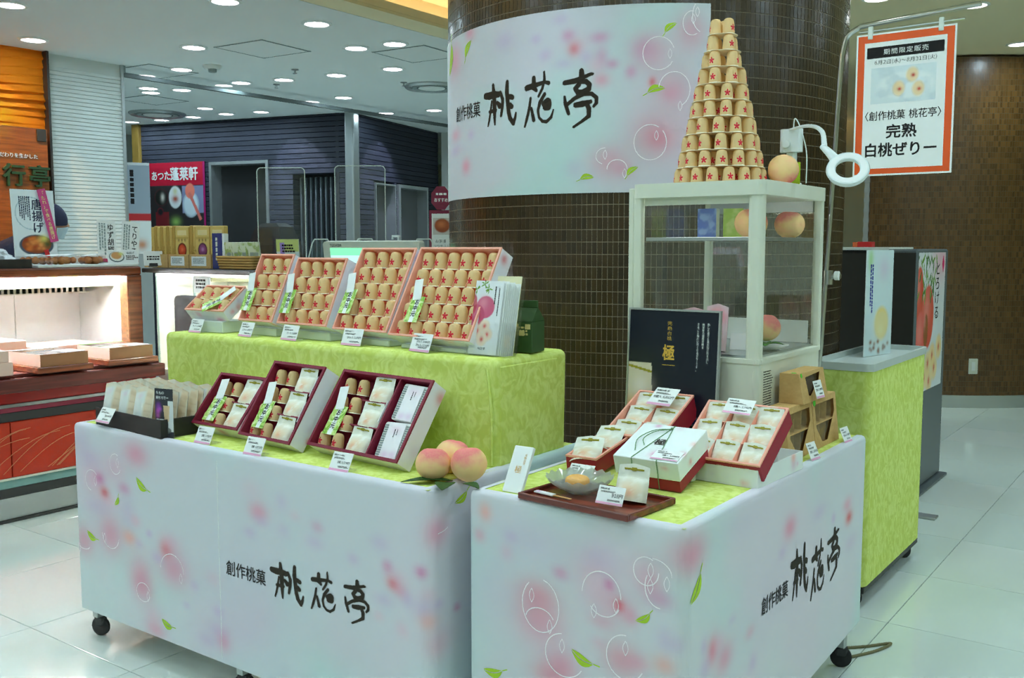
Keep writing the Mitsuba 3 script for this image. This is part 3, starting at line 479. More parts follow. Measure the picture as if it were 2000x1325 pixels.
 '椒': [100,[52,13,63,23,70,35,65,55,62,78,59,79,59,84,85,85,88,84,84,56,77,34,82,23,90,13,85,9,78,17,73,27,65,16,57,9,56,9],[68,79,70,58,74,44,79,60,82,78],[51,43,57,45,64,29,58,27],[5,34,13,54,16,68,7,68,7,75,16,75,17,92,23,92,23,75,31,75,31,68,23,68,23,63,32,47,28,42,23,53,23,9,17,9,16,50,8,28],[29,53,29,59,42,59,42,91,48,91,49,78,60,77,60,72,49,72,49,59,62,59,62,53,49,53,49,16,46,12,36,11,34,16,43,17,43,53],[28,26,31,32,34,46,40,44,37,33,33,23,32,22]],
 '極': [100,[28,19,89,19,89,13,28,13],[62,29,68,36,73,43,64,55,68,58,76,49,79,61,79,63,65,63,65,69,83,69,86,68,84,55,79,43,87,30,82,26,77,37,66,25],[34,82,34,88,80,88,84,85,75,78,60,69,60,26,58,23,45,22,44,27,54,28,55,72,63,77,71,82],[33,68,50,67,50,35,38,35,38,29,33,29],[38,40,45,40,45,62,38,62],[4,33,12,49,17,68,16,69,7,69,7,75,17,75,17,93,23,93,23,75,31,75,31,69,23,69,23,64,32,50,28,44,23,54,23,9,17,9,17,48,8,27]],
 '水': [100,[31,16,43,16,44,18,44,92,51,92,51,70,59,56,68,65,76,75,82,71,62,50,76,34,91,24,86,18,77,23,64,36,52,55,51,17,50,12,45,9,33,8],[6,23,16,32,21,39,27,49,31,62,8,62,8,69,35,69,39,68,34,49,24,31,11,17]],
 '湯': [100,[26,30,35,39,42,48,29,48,29,54,89,54,89,48,49,48,46,43,46,42,86,42,84,16,82,12,78,9,67,9,65,15,74,14,76,16,79,25,79,36,72,36,65,21,54,9,49,13,58,22,65,36,57,36,47,22,35,11,30,16,43,27,49,36,41,36,31,26],[38,89,82,89,82,60,38,60],[44,65,75,65,75,72,44,72],[44,78,75,77,75,84,44,84],[10,87,15,91,23,87,30,82,25,76],[7,14,22,43,23,43,28,39,14,10],[6,62,10,67,20,62,25,58,21,53]],
 '漬': [100,[26,13,39,17,49,23,37,23,37,59,83,59,83,23,69,23,85,16,90,12,85,8,65,19,68,23,50,23,55,19,43,13,31,8],[43,28,76,28,76,33,44,34],[43,49,76,48,76,54,44,54],[44,38,76,38,76,44,44,44],[30,63,30,68,56,69,55,74,36,74,36,78,55,78,56,83,33,83,33,87,55,87,56,93,62,93,63,87,86,87,86,83,63,83,63,78,84,78,84,74,63,74,62,69,89,68,89,63],[11,87,14,92,27,85,30,81,26,77],[8,14,24,43,25,43,30,39,14,10],[6,62,10,67,21,61,26,58,22,52]],
 '濃': [100,[23,12,28,20,31,27,32,39,32,56,88,56,88,50,38,50,38,36,89,36,89,31,84,31,87,27,75,20,82,16,90,14,87,9,79,11,69,17,63,23,59,31,51,31,51,17,63,19,64,14,44,8,41,14,45,19,45,31,38,31,34,19,29,9,28,9],[66,31,71,24,83,31],[34,87,49,87,49,93,54,93,55,87,64,87,64,93,69,93,70,87,86,87,86,60,34,60],[70,65,79,65,79,71,70,71],[70,76,79,76,79,82,70,82],[54,65,64,65,64,71,54,71],[54,76,64,76,64,82,54,82],[40,65,49,65,49,71,40,71],[40,76,49,76,49,82,40,82],[42,46,83,46,83,41,42,41],[10,87,14,91,24,85,28,81,25,76],[8,15,23,44,23,44,27,39,13,10],[5,62,9,67,23,57,20,52]],
 '火': [100,[7,14,24,24,30,29,35,37,39,46,42,57,44,91,51,91,51,70,49,57,56,41,61,33,68,25,80,19,89,15,85,9,75,13,66,18,55,30,47,44,39,29,28,18,12,9],[66,49,73,63,78,74,85,71,72,46,68,47],[10,49,17,60,21,74,28,72,24,59,17,46,16,45]],
 '熟': [100,[41,33,51,41,57,53,48,61,51,65,58,60,59,62,59,73,50,73,50,79,59,79,59,92,65,93,66,79,81,79,82,40,83,36,85,35,86,47,90,44,89,32,86,30,82,30,79,31,77,35,75,46,74,73,65,73,64,56,73,47,70,43,69,42,62,49,57,39,48,30,45,29],[71,26,77,27,87,11,81,9],[52,25,59,26,64,11,57,9],[7,86,25,86,23,91,29,93,33,86,49,86,49,81,7,81],[7,45,25,46,25,51,32,53,10,54,10,58,42,59,46,55,32,49,32,47,48,47,47,42,32,41,31,32,29,30,25,29,17,29,15,34,25,34,25,41,7,40],[13,77,45,77,45,62,13,62],[18,67,38,66,38,72,18,73],[33,25,40,25,42,10,35,9],[8,12,14,19,17,27,24,26,20,16,14,9]],
 '生': [100,[7,57,18,74,24,91,31,90,26,75,44,75,44,92,51,92,51,75,84,75,84,68,51,68,51,48,81,48,81,41,51,41,51,18,89,18,89,11,7,11,7,18,44,18,44,41,17,41,17,48,44,48,44,68,23,68,13,53]],
 '白': [100,[15,78,37,78,43,93,51,91,46,78,80,78,80,9,73,9,73,15,22,15,22,9,15,9],[22,22,73,22,73,43,22,43],[22,71,22,50,73,50,73,71]],
 '箱': [100,[41,69,49,79,55,93,61,91,59,84,88,84,88,77,69,77,74,68,69,65,61,77,56,77,47,66],[47,63,85,63,85,9,78,9,78,12,54,13,54,9,47,9],[54,19,78,18,78,27,54,28],[54,34,78,33,78,42,54,43],[54,48,78,48,78,57,54,57],[5,23,14,35,22,49,7,50,7,56,23,56,24,67,28,67,23,78,19,77,11,65,5,68,13,79,19,93,25,91,23,84,46,84,46,78,31,77,34,68,30,66,30,56,45,56,45,50,30,50,30,46,45,32,40,27,30,38,30,9,24,9,23,38,10,18]],
 '胡': [100,[41,12,49,24,53,38,54,51,54,87,85,87,85,15,85,12,81,10,68,9,66,16,79,17,79,39,60,40,56,22,50,12,47,8],[61,46,79,46,79,60,61,60],[61,67,79,67,79,81,61,81],[7,68,7,75,24,75,24,93,31,93,32,75,48,75,48,68,31,68,32,52,44,52,44,20,18,20,18,14,11,14,11,52,24,52,24,68],[18,27,37,27,37,45,18,45]],
 '自': [100,[17,80,40,80,43,93,51,92,47,80,80,80,80,9,72,9,72,13,24,13,24,8,17,8],[24,20,72,20,72,33,24,33],[24,40,72,40,72,53,24,53],[24,60,72,60,72,73,24,73]],
 '花': [100,[35,35,49,42,49,67,56,67,57,46,80,60,84,56,84,54,56,38,56,19,59,16,80,17,82,20,84,30,89,28,87,15,85,11,79,10,54,11,51,13,50,16,49,35,38,30],[7,77,7,84,29,84,29,92,36,92,37,84,59,84,59,92,66,92,66,84,88,84,87,77,66,77,66,69,59,69,59,77,37,77,36,69,29,69,29,77],[7,39,20,52,30,67,36,65,29,52,29,9,22,9,22,43,13,35]],
 '茶': [100,[6,48,30,60,39,67,46,75,52,73,52,70,54,68,68,59,90,49,86,43,85,43,64,53,48,66,32,53,15,44,10,43],[8,77,8,83,27,83,27,92,34,92,34,83,61,83,61,92,68,92,68,83,88,83,88,77,68,77,68,68,61,68,61,77,34,77,34,68,27,68,27,77],[60,30,65,34,66,34,78,23,84,16,79,12],[18,38,18,44,44,44,44,56,51,56,52,44,77,44,77,38,51,38,51,13,49,10,42,8,35,8,33,15,44,15,44,38],[10,16,22,26,27,34,34,32,26,21,15,12]],
 '莱': [100,[6,16,26,27,38,37,7,38,7,44,27,44,20,57,25,60,13,60,13,67,44,67,44,75,51,75,51,67,83,67,83,60,70,60,75,57,67,44,88,44,88,38,57,37,64,30,72,24,89,16,85,11,74,15,67,20,51,34,51,9,44,9,44,34,32,23,14,12,10,10],[51,60,51,44,65,44,61,47,68,60],[26,60,33,48,33,47,28,44,44,44,44,60],[8,79,8,85,28,85,28,92,34,92,35,85,60,85,61,92,67,92,68,85,88,85,88,79,67,79,67,72,61,72,60,79,35,79,34,72,28,72,28,79]],
 '菓': [100,[5,15,21,21,35,29,7,30,7,36,44,36,44,42,17,42,17,72,79,72,79,42,51,42,51,36,89,36,89,30,59,29,73,21,90,15,86,9,66,17,51,29,51,9,44,9,44,29,32,20,16,12,9,10],[51,47,72,47,72,54,51,54],[51,60,72,60,72,67,51,67],[23,47,43,47,44,54,23,54],[23,60,44,60,44,67,23,67],[8,80,8,86,28,86,28,93,35,93,35,86,59,86,60,93,66,93,67,86,88,86,88,80,67,80,66,74,60,74,59,80,35,80,35,74,28,74,28,80]],
 '葛': [100,[8,81,8,87,28,87,28,93,34,93,35,87,60,87,60,93,67,93,67,87,87,87,87,81,67,81,67,76,60,76,60,81,35,81,35,76,28,76,28,81],[5,27,16,35,27,47,27,48,19,48,19,74,77,74,77,48,35,48,32,43,84,43,81,16,80,12,77,9,72,8,63,9,61,14,20,14,20,30,10,22],[36,20,65,20,65,14,72,14,74,16,75,19,77,37,50,37,54,36,52,32,71,25,67,20,49,28],[26,53,70,53,70,59,26,59],[26,64,69,63,70,69,26,69],[24,34,27,33,27,20,32,20,29,24,41,30,48,37,28,37]],
 '蓬': [100,[27,50,51,56,42,63,33,57,29,61,41,69,49,77,55,76,52,71,75,72,78,70,79,69,76,66,66,57,89,53,86,47,73,49,58,54,44,49,31,46],[47,67,51,63,58,59,69,66],[6,14,13,20,19,23,19,42,7,43,7,49,25,49,25,24,36,18,51,16,89,17,88,11,78,10,44,10,34,13,24,19,19,17,10,9],[7,81,7,86,28,86,28,92,35,92,35,86,59,86,60,92,66,92,67,86,88,86,88,81,67,80,66,74,60,74,59,81,35,80,35,74,28,74,28,80],[32,23,32,28,55,28,55,32,37,32,37,36,55,37,55,41,35,41,35,45,55,45,55,51,61,51,61,45,80,45,80,41,61,41,61,37,79,36,79,32,61,32,61,28,84,28,84,23,61,23,61,17,55,17,55,23],[9,71,14,74,26,60,21,57]],
 '行': [100,[38,55,38,62,89,62,89,55,75,55,75,15,73,11,66,9,54,9,52,15,66,15,68,16,68,55],[42,87,86,87,86,81,42,81],[4,45,18,58,30,73,36,71,26,56,26,8,20,8,20,48,10,40],[5,72,19,84,26,93,33,90,20,75,10,67]],
 '袋': [100,[5,27,25,34,38,41,7,41,7,47,46,47,40,57,46,60,53,51,48,47,88,47,88,41,55,41,63,30,78,40,83,36,79,33,68,26,78,21,90,17,86,11,75,15,62,22,54,30,48,41,34,32,33,19,54,23,54,17,53,17,26,10,24,15,27,19,27,28,10,22,9,22],[31,75,50,77,48,92,55,92,58,78,76,79,75,81,64,89,68,92,81,84,77,80,87,81,88,75,60,72,68,63,73,60,81,59,84,67,89,64,88,59,86,54,83,52,73,53,62,58,57,64,53,71,32,70],[4,67,20,81,28,92,34,90,26,78,26,52,20,52,20,71,10,63]],
 '詰': [100,[42,74,42,80,62,80,62,93,69,93,69,80,89,80,89,74,69,74,69,60,88,60,88,53,44,53,44,60,62,60,62,73],[47,43,85,43,85,9,79,9,78,12,53,13,53,9,47,9],[53,19,78,19,79,37,53,37],[6,77,39,77,39,71,6,71],[10,41,38,41,38,14,17,14,16,10,10,10],[16,20,31,20,31,35,16,35],[10,53,37,53,37,47,10,47],[10,65,37,65,37,60,10,60],[17,90,22,93,29,81,24,78]],
 '販': [100,[25,26,30,29,37,19,41,30,44,49,44,86,66,88,85,92,89,86,73,83,51,81,51,65,83,65,87,64,82,43,73,28,80,20,90,14,86,9,77,14,69,22,62,15,52,9,47,13,56,19,65,28,57,40,51,56,50,40,48,28,43,16,38,8,32,12,33,14],[57,57,62,44,69,34,75,44,79,58],[10,88,36,88,36,32,10,32],[15,38,30,38,30,49,15,49],[15,55,30,55,30,66,16,66],[15,72,30,71,30,82,16,82],[6,14,15,29,21,27,11,10]],
 '軒': [100,[47,50,47,56,65,56,65,80,49,80,49,87,88,87,88,80,72,80,72,56,90,56,90,50,72,49,72,9,65,9,65,49],[6,25,6,31,24,31,23,38,9,38,9,70,23,70,24,76,7,77,7,83,23,83,24,92,30,92,30,83,46,83,46,77,30,76,30,70,45,70,45,38,30,38,30,31,48,31,48,25,30,25,30,9,24,9,23,25],[29,43,39,43,39,51,29,51],[30,64,29,56,39,56,39,64],[14,43,24,43,24,51,14,51],[14,57,24,56,24,64,14,64]],
 '間': [100,[51,88,85,88,85,16,84,12,82,9,74,8,66,9,64,15,77,15,78,17,79,57,51,57],[58,63,78,62,78,70,58,70],[58,76,78,75,78,83,58,83],[31,50,64,50,64,17,37,17,37,12,31,12],[37,23,58,22,58,31,37,31],[37,45,37,37,58,37,58,45],[10,88,43,88,43,57,17,57,17,8,10,8],[17,76,36,75,37,83,17,83],[17,63,37,62,37,70,17,70]],
 '限': [100,[39,14,42,17,42,20,42,88,82,88,82,48,64,48,64,47,69,35,83,45,88,41,73,29,80,21,90,15,85,9,76,15,65,28,61,38,58,48,49,48,49,18,65,22,65,16,42,9],[49,55,76,54,76,65,49,66],[49,72,76,71,76,82,49,82],[11,89,34,89,38,87,29,63,33,57,36,50,37,38,35,33,30,30,22,30,21,35,21,36,26,36,29,37,31,40,31,46,29,52,23,62,30,82,17,82,17,9,11,9]],
 '食': [100,[6,64,23,72,32,78,43,88,47,93,53,90,52,88,64,78,77,71,90,67,86,60,73,65,73,37,77,38,82,34,66,24,82,13,77,9,65,17,42,30,47,34,60,27,71,35,29,35,29,17,51,21,51,16,21,9,19,15,22,19,22,64,10,59],[30,68,45,68,41,75,47,77,53,68,67,68,56,76,48,83],[28,41,66,41,66,49,29,49],[28,55,66,54,66,62,29,62]],
 '飲': [100,[8,16,12,21,12,66,25,66,22,74,28,76,32,66,43,66,43,36,19,36,19,20,33,25,30,31,35,33,44,17,45,17,54,28,59,37,62,50,62,63,69,63,69,51,74,34,82,21,91,14,86,9,81,12,73,22,67,36,58,20,45,9,41,13,39,13,35,21,11,10],[18,41,36,41,36,48,19,49],[18,54,36,54,36,61,19,61],[45,56,52,72,56,93,63,92,60,76,84,76,89,75,82,50,77,52,81,70,58,70,51,52],[4,73,18,83,26,93,31,91,31,88,47,75,43,70,27,83,17,73,8,67]],
 '香': [100,[6,45,22,54,36,65,7,65,7,71,44,72,44,81,16,79,15,85,49,87,73,92,78,86,51,82,51,72,88,71,88,65,59,65,73,54,90,46,85,41,76,45,76,9,69,9,68,12,28,12,27,8,21,8,21,44,10,40],[33,53,22,45,76,45,62,54,51,64,51,47,44,47,44,64],[28,17,68,17,69,26,28,26],[28,31,68,31,69,39,28,39]],
}


def glyph(ch):
    """(advance, shapely shape) of a character, one unit high."""
    if ch not in GLYPH:
        return .35, None
    adv, *rings = GLYPH[ch]
    shape = None
    for r in rings:
        p = Polygon([((a - 2) / 91.1, (b - 15.8) / 91.1) for a, b in zip(r[::2], r[1::2])]).buffer(0)
        shape = p if shape is None else shape.symmetric_difference(p)
    return adv / 100, shape


glyph_cache = {}


def _g(ch):
    if ch not in glyph_cache:
        glyph_cache[ch] = glyph(ch)
    return glyph_cache[ch]


def TX(s, h, vertical=False, pitch=1.0, sx=1.0, fat=0.0, center=False):
    """Lettering as a shapely shape, em height h; reads along +x from (0, 0), or down from (0, 0) if vertical."""
    x, y, out = 0.0, 0.0, []
    for ch in s:
        adv, g = _g(ch)
        if vertical:
            y -= 1.0 if g is not None else .5
        if g is not None:
            if vertical and ch == 'ー':
                g = affinity.scale(affinity.rotate(g, 90, origin=(.5, .38)), 1, 1)
            out.append(affinity.translate(g, x, y))
        if vertical:
            y -= pitch - 1.0
        else:
            x += adv * pitch
    m = unary_union(out)
    if fat:
        m = m.buffer(fat)
    m = affinity.scale(m, h * sx, h, origin=(0, 0))
    if center:
        b = m.bounds
        m = affinity.translate(m, -(b[0] + b[2]) / 2, -(b[1] + b[3]) / 2)
    return m


def bars(x, y, w, h, rows, seed, vertical=False, fill=.62):
    """Print too small to read: rows of short strokes as it looks from here."""
    r = np.random.default_rng(seed)
    out = []
    for i in range(rows):
        pitch = (w if vertical else h) / rows
        a = 0.0
        L = h if vertical else w
        stop = L * (1 - .3 * r.random())
        while a < stop:
            d = pitch * (.5 + .7 * r.random())
            q = pitch * fill
            if vertical:
                out.append(sbox(x + i * pitch, y - a - d, x + i * pitch + q, y - a))
            else:
                out.append(sbox(x + a, y - i * pitch - q, x + a + d, y - i * pitch))
            a += d + pitch * .25
    return unary_union(out)

# ------------------------------------------------------------------ the setting: floor
GROUT = mat('grout', (112, 120, 116), 0.8)
TILES = [mat(f'floor_tile_{i}', c, 0.11, specular=0.55) for i, c in enumerate([(216, 226, 219), (213, 224, 217), (219, 227, 221)])]
struct('floor', bx(-17, 6, -6, 15, -.12, -.004), GROUT)
tl = [mikit.ply(bx(.0018, .6582, .0018, .6582, -.008, 0, .0012), m) for m in TILES]
rest = []
floor = Thing.__new__(Thing)
floor.key, floor.M = 'floor', np.eye(4)
for i in range(-20, 14):
    for j in range(-12, 20):
        x, y = -2.953 + .66 * i, 1.831 + .66 * j
        if -9.6 < x < 1.6 and -.2 < y < 10.3:
            floor.part('tile', tl[(i * 7 + j * 5) % 3], None, M=mv(x, y, 0))
        else:
            rest.append(bx(x + .0018, x + .6582, y + .0018, y + .6582, -.008, 0))
floor.part('outer_tile', cat(rest), TILES[0], kind='stuff')

# ------------------------------------------------------------------ ceilings
ceil = struct('ceiling', bx(-17, -4.545, -6, 15, 2.92, 3.0), CEIL)
struct('ceiling_001', bx(-4.56, 6, -6, 15, 3.14, 3.2), CEIL2)
struct('trim_1', cat([bx(-4.545, -4.338, -6, 15, 2.922, 2.94), bx(-4.352, -4.338, -6, 15, 2.94, 2.995, .003), bx(-4.56, -4.545, -6, 15, 2.925, 3.15)]), CEIL2)
single('cove_light', bx(-4.50, -4.44, -5.5, 14, 2.942, 2.958), PAPER, 'warm light strip hidden in the ceiling recess beside the pillar', 'light strip', emitter={'type': 'area', 'radiance': {'type': 'rgb', 'value': list(COVE)}})
SEAM = mat('seam', (134, 146, 146), 0.7)
for k, (x, y, a) in enumerate([(-5.86, 4.90, 0), (-7.32, 4.97, 0), (-5.05, 5.72, 0), (-8.75, 5.9, 0)]):
    s = .24
    h = Thing('access_hatch', ['square access hatch flush in the white ceiling, beside the downlights left of the pillar banner', 'square access hatch in the white ceiling above the white slatted wall', 'square access hatch in the white ceiling nearest the pillar', 'square access hatch in the ceiling beyond the glass smoke barrier'][k], 'hatch')
    h.M = rotz(4, (x, y, 2.92))
    h.part('panel', bx(-s, s, -s, s, -.003, .004, .001), CEIL)
    h.part('frame', cat([bx(-s - .012, s + .012, sgn * s - .006, sgn * s + .006, -.0045, 0) if ax else bx(sgn * s - .006, sgn * s + .006, -s - .012, s + .012, -.0045, 0) for ax in (0, 1) for sgn in (-1, 1)]), SEAM)
for k, (x, y, r) in enumerate([(-9.55, 6.5, .30), (-5.93, 6.9, .25)]):
    v = Thing('ceiling_vent', ['large round air vent in the ceiling beyond the glass smoke barrier', 'round air vent in the white ceiling just left of the pillar banner'][k], 'vent', M=mv(x, y, 2.92))
    v.part('rim', lathe([(r * .8, 0), (r, 0), (r, -.012), (r * .93, -.03), (r * .8, -.02), (r * .8, 0)], 32), ALU, 40)
    v.part('cone', lathe([(0, -.028), (r * .45, -.03), (r * .5, -.024), (0, -.02)], 32), WHITE, 40)
    v.part('ring', lathe([(r * .55, 0), (r * .72, 0), (r * .72, -.026), (r * .55, -.022), (r * .55, 0)], 32), SEAM, 40)
sd = Thing('smoke_detector', 'small white domed smoke detector on the ceiling above the white slatted wall', 'smoke detector', M=mv(-6.71, 5.09, 2.92))
sd.part('base', lathe([(0, 0), (.075, 0), (.075, -.012), (.06, -.03), (0, -.03)], 24), WHITE, 40)
sd.part('sensor', lathe([(0, -.03), (.035, -.03), (.032, -.055), (0, -.058)], 20), SEAM, 40)
for k, (x, y) in enumerate([(-6.3, 5.6), (-6.0, 6.6), (-7.0, 6.0)]):
    single('sprinkler_head', cat([lathe([(0, 0), (.03, 0), (.03, -.006), (.008, -.01), (.008, -.03), (.018, -.032), (.018, -.035), (0, -.035)], 14)]), ALU, 'tiny metal sprinkler head hanging from the white ceiling', 'sprinkler', 'sprinkler heads in the ceiling', M=mv(x, y, 2.92))

# ------------------------------------------------------------------ downlights (the lamps that light the place)
LENS = mat('lamp_lens', (240, 240, 240), 0.5)
rim_p = mikit.ply(lathe([(.078, 0), (.1, 0), (.1, -.005), (.08, -.009), (.078, 0)], 28), WHITE, smooth=40)
lens_p = mikit.ply(moved(flat(Point(0, 0).buffer(.078, quad_segs=6)), rotx(180, (0, 0, -.005))), LENS, emitter={'type': 'area', 'radiance': {'type': 'rgb', 'value': list(DOWNLIGHT)}})
stand_lens_p = mikit.ply(moved(flat(Point(0, 0).buffer(.078, quad_segs=6)), rotx(180, (0, 0, -.005))), LENS, emitter={'type': 'area', 'radiance': {'type': 'rgb', 'value': list(STANDLIGHT)}})


def downlight(x, y, z, label, group):
    d = Thing('downlight', label, 'downlight', group, mv(x, y, z))
    d.part('rim', rim_p, None)
    d.part('lens', stand_lens_p if z > 3 else lens_p, None)


for x, y in [(-6.04, 3.12), (-4.91, 3.83), (-6.91, 3.72), (-6.21, 4.55), (-7.05, 5.04), (-4.91, 4.56), (-5.26, 5.27), (-4.93, 5.33), (-5.62, 6.05), (-6.21, 5.98), (-6.75, 5.87), (-7.18, 5.75), (-7.07, 6.9),
             (-5.1, 2.2), (-5.6, 1.2), (-6.6, .4), (-5.1, -.2), (-5.6, -1.8), (-7.4, 1.6)]:
    downlight(x, y, 2.92, 'round downlight glowing in the white ceiling', 'downlights in the white ceiling')
for x, y in [(-8.12, 5.44), (-8.32, 5.6), (-7.95, 5.68), (-8.79, 6.56), (-8.97, 6.97), (-9.48, 6.91), (-10.0, 6.86), (-10.44, 6.76), (-8.53, 7.09), (-7.5, 7.96), (-6.93, 8.1)]:
    downlight(x, y, 2.92, 'round downlight glowing in the ceiling beyond the glass smoke barrier', 'downlights beyond the smoke barrier')
for x, y in [(-2.0, 6.97), (-1.5, 7.56), (-1.47, 9.2), (-.3, 5.2), (.9, 6.6), (1.2, 3.9),
             (-3.5, 1.5), (-2.2, 1.3), (-3.2, .3), (-1.9, .1), (-.7, .9), (.5, 1.6), (-3.4, -1.3), (-2.0, -1.4), (-.6, -1.1), (.8, -.3), (-1.5, 2.2), (-2.9, 2.6), (-.3, 2.7), (.6, -2.6), (-1.3, -3.0), (-3.0, -3.0), (2.0, 1.0), (-.6, 3.9), (2.2, 2.6), (2.6, 4.4), (1.7, 5.6), (3.3, 3.4), (3.2, 1.4), (3.6, 5.6)]:
    downlight(x, y, 3.14, 'round downlight glowing in the beige ceiling', 'downlights in the beige ceiling')

# ------------------------------------------------------------------ outer walls of the store hall
WALLW = mat('wall_white', (222, 226, 222), 0.75, specular=0.15)
WALLB = mat('wall_beige', (206, 200, 172), 0.75, specular=0.15)
struct('wall_front', bx(-17, 6, -6, -5.9, 0, 3.2), WALLW)
struct('wall_right', bx(5.9, 6, -6, 15, 0, 3.2), WALLB)
struct('wall_back', bx(-17, 6, 13.4, 13.5, 0, 3.2), WALLB)
struct('wall_far', bx(-17, -16.9, -6, 15, 0, 3.2), WALLW)

# white slatted wall, orange relief wall, both on the plane x = -7.3
wl = struct('wall_left', bx(-7.5, -7.306, 3.94, 4.65, 0, 2.92), WALLW)
slat_p = mikit.ply(bx(0, .012, 3.99, 4.646, .002, .0285, .002), WALLW)
for i in range(50):
    wl.part('slat', slat_p, None, M=mv(-7.308, 0, 1.30 + .0305 * i if i < 44 else 1.30 + .0305 * i))
wl.part('corner_trim', bx(-7.31, -7.285, 4.636, 4.662, 0, 2.92, .003), ALU)
wl.part('lower_panel', bx(-7.306, -7.296, 3.99, 4.646, 0, 1.3), WALLW)


def relief(u, v):
    w = np.sin(u * 3.1 + 2.0 * np.sin(v * 2.3)) * .9 + np.sin(u * 7.3 + v * 1.7) * .35
    ph = -v / .058 + .42 * w
    a = .55 + .45 * np.sin(u * 4.1 + v * 9.1 + np.sin(v * 5) * 2)
    f = ph - np.floor(ph)
    ridge = f ** 1.4 * (1 - np.clip((f - .86) / .14, 0, 1))
    return np.column_stack([-7.285 + .040 * a * ridge, u, v])


ORANGE = mat('orange_plaster', (232, 124, 16), 0.65, specular=0.2)
om, _, _ = grid(relief, np.linspace(1.6, 3.985, 150), np.linspace(1.0, 2.92, 460))
struct('wall_left_001', om, ORANGE, smooth=True, label='orange wall with wavy plaster relief behind the food counter')
struct('trim_2', bx(-7.32, -7.22, 3.982, 4.0, 0, 2.92), DARK)
scene['picture_lamp_light'] = {'type': 'spot', 'to_world': T().look_at(origin=[-6.95, 3.35, 2.90], target=[-7.26, 3.38, 2.0], up=[0, 0, 1]), 'cutoff_angle': 48.0, 'beam_width': 20.0,
                               'intensity': {'type': 'rgb', 'value': [c * .11 for c in PICTURE_LIGHT]}}
sg = Thing('shop_sign', 'brown wooden sign board with raised green characters on the orange wall', 'sign', M=fr((-7.205, 0, 0), (0, 1, 0), (0, 0, 1)))
sg.part('board', bx(2.6, 3.955, 1.45, 2.335, -.025, .0, .004), SIGNWOOD)
GREENLET = mat('green_letters', (32, 64, 40), 0.35)
sg.part('lettering', moved(slab(TX('行亭', .17, pitch=1.12, fat=.016), .022), mv(3.60, 1.915, 0)), GREENLET, label='green raised characters')
sg.part('small_lettering', moved(slab(TX('のこだわりを生かした', .036, fat=.012), .004), mv(3.515, 2.11, 0)), PAPER, label='small white characters')
sg.part('bracket', bx(3.87, 3.94, 2.24, 2.33, 0, .012, .003), DARK)

# glass smoke barrier hanging from the ceiling
sb = Thing('smoke_barrier', 'glass smoke barrier with a grey bottom rail hanging under the ceiling', 'smoke barrier')
sb.part('rail', bx(-7.315, -7.285, 4.66, 10.2, 2.828, 2.862, .004), RAILGREY)
sb.part('pane', grid(lambda u, v: np.column_stack([u * 0 - 7.3, u, v]), [4.66, 10.2], [2.862, 2.92])[0], GLASS)
sb.part('hanger', bx(-7.312, -7.288, 4.655, 4.68, 2.83, 2.92), SEAM)

# ------------------------------------------------------------------ the big tiled pillar
PX, PY, PRAD = -2.27, 4.175, 0.9215
PILLARCORE = mat('pillar_joint', (128, 118, 100), 0.7)
pil = struct('pillar', cyl(PRAD - .0022, 3.14, 160), PILLARCORE, 40, M=mv(PX, PY, 0))
NC = int(round(2 * math.pi * PRAD / .0212))
tw, th = .0186, .0452
TILEV = [(56, 42, 22), (52, 39, 21), (60, 45, 24), (48, 37, 21), (58, 44, 25)]
tm = bx(-tw / 2, tw / 2, -PRAD, -PRAD + .006, 0, th, .0012)
tile_p = [mikit.ply(tm, GLOSSY, color=vcol(tm, c)) for c in TILEV]
tb = bx(-tw / 2, tw / 2, -PRAD, -PRAD + .006, 0, th)
cells = []
for i in range(NC):
    a = 2 * math.pi * i / NC
    px_, py_ = PX + PRAD * math.sin(a), PY - PRAD * math.cos(a)
    if px_ * math.sin(a) - py_ * math.cos(a) > .35 or (px_ * math.sin(a) - py_ * math.cos(a)) > -.4 + 0 * a and False:
        pass
    facing = -(px_ * math.sin(a) + py_ * -math.cos(a))
    if facing < -1.2:
        continue
    for k in range(64):
        z = .012 + .0487 * k
        cells.append((math.hypot(px_, py_, z - 1.45), i, k, a, z))
covered = lambda a, z: 1.63 < z < 2.40 and -.72 < ((a + math.pi) % (2 * math.pi) - math.pi) * PRAD < .73
order = sorted(c for c in cells if not covered(c[3], c[4]) and c[4] > .75 and (c[4] < 1.64 or ((c[3] + math.pi) % (2 * math.pi) - math.pi) > .70) and c[4] < 2.45
               and -.1 < ((c[3] + math.pi) % (2 * math.pi) - math.pi) < 1.3)
near = set((c[1], c[2]) for c in order[:298])
rest_m, rest_c = [], []
V0, F0 = np.array(tb.vertices), np.array(tb.faces)
Vs, Fs, Cs = [], [], []
n = 0
for d, i, k, a, z in cells:
    if (i, k) in near:
        pil.part('tile', tile_p[int(rng.integers(5))], None, M=rotz(math.degrees(a), (0, 0, z)))
        continue
    ca, sa = math.cos(a), math.sin(a)
    Vs.append(np.column_stack([V0[:, 0] * ca - V0[:, 1] * sa, V0[:, 0] * sa + V0[:, 1] * ca, V0[:, 2] + z]))
    Fs.append(F0 + n)
    n += 8
    Cs.append(np.tile(lin(TILEV[int(rng.integers(5))]), (8, 1)))
pil.part('outer_tile', trimesh.Trimesh(np.vstack(Vs), np.vstack(Fs), process=False), GLOSSY, color=np.vstack(Cs), kind='stuff')

# ------------------------------------------------------------------ the curved tiled wall at the far right


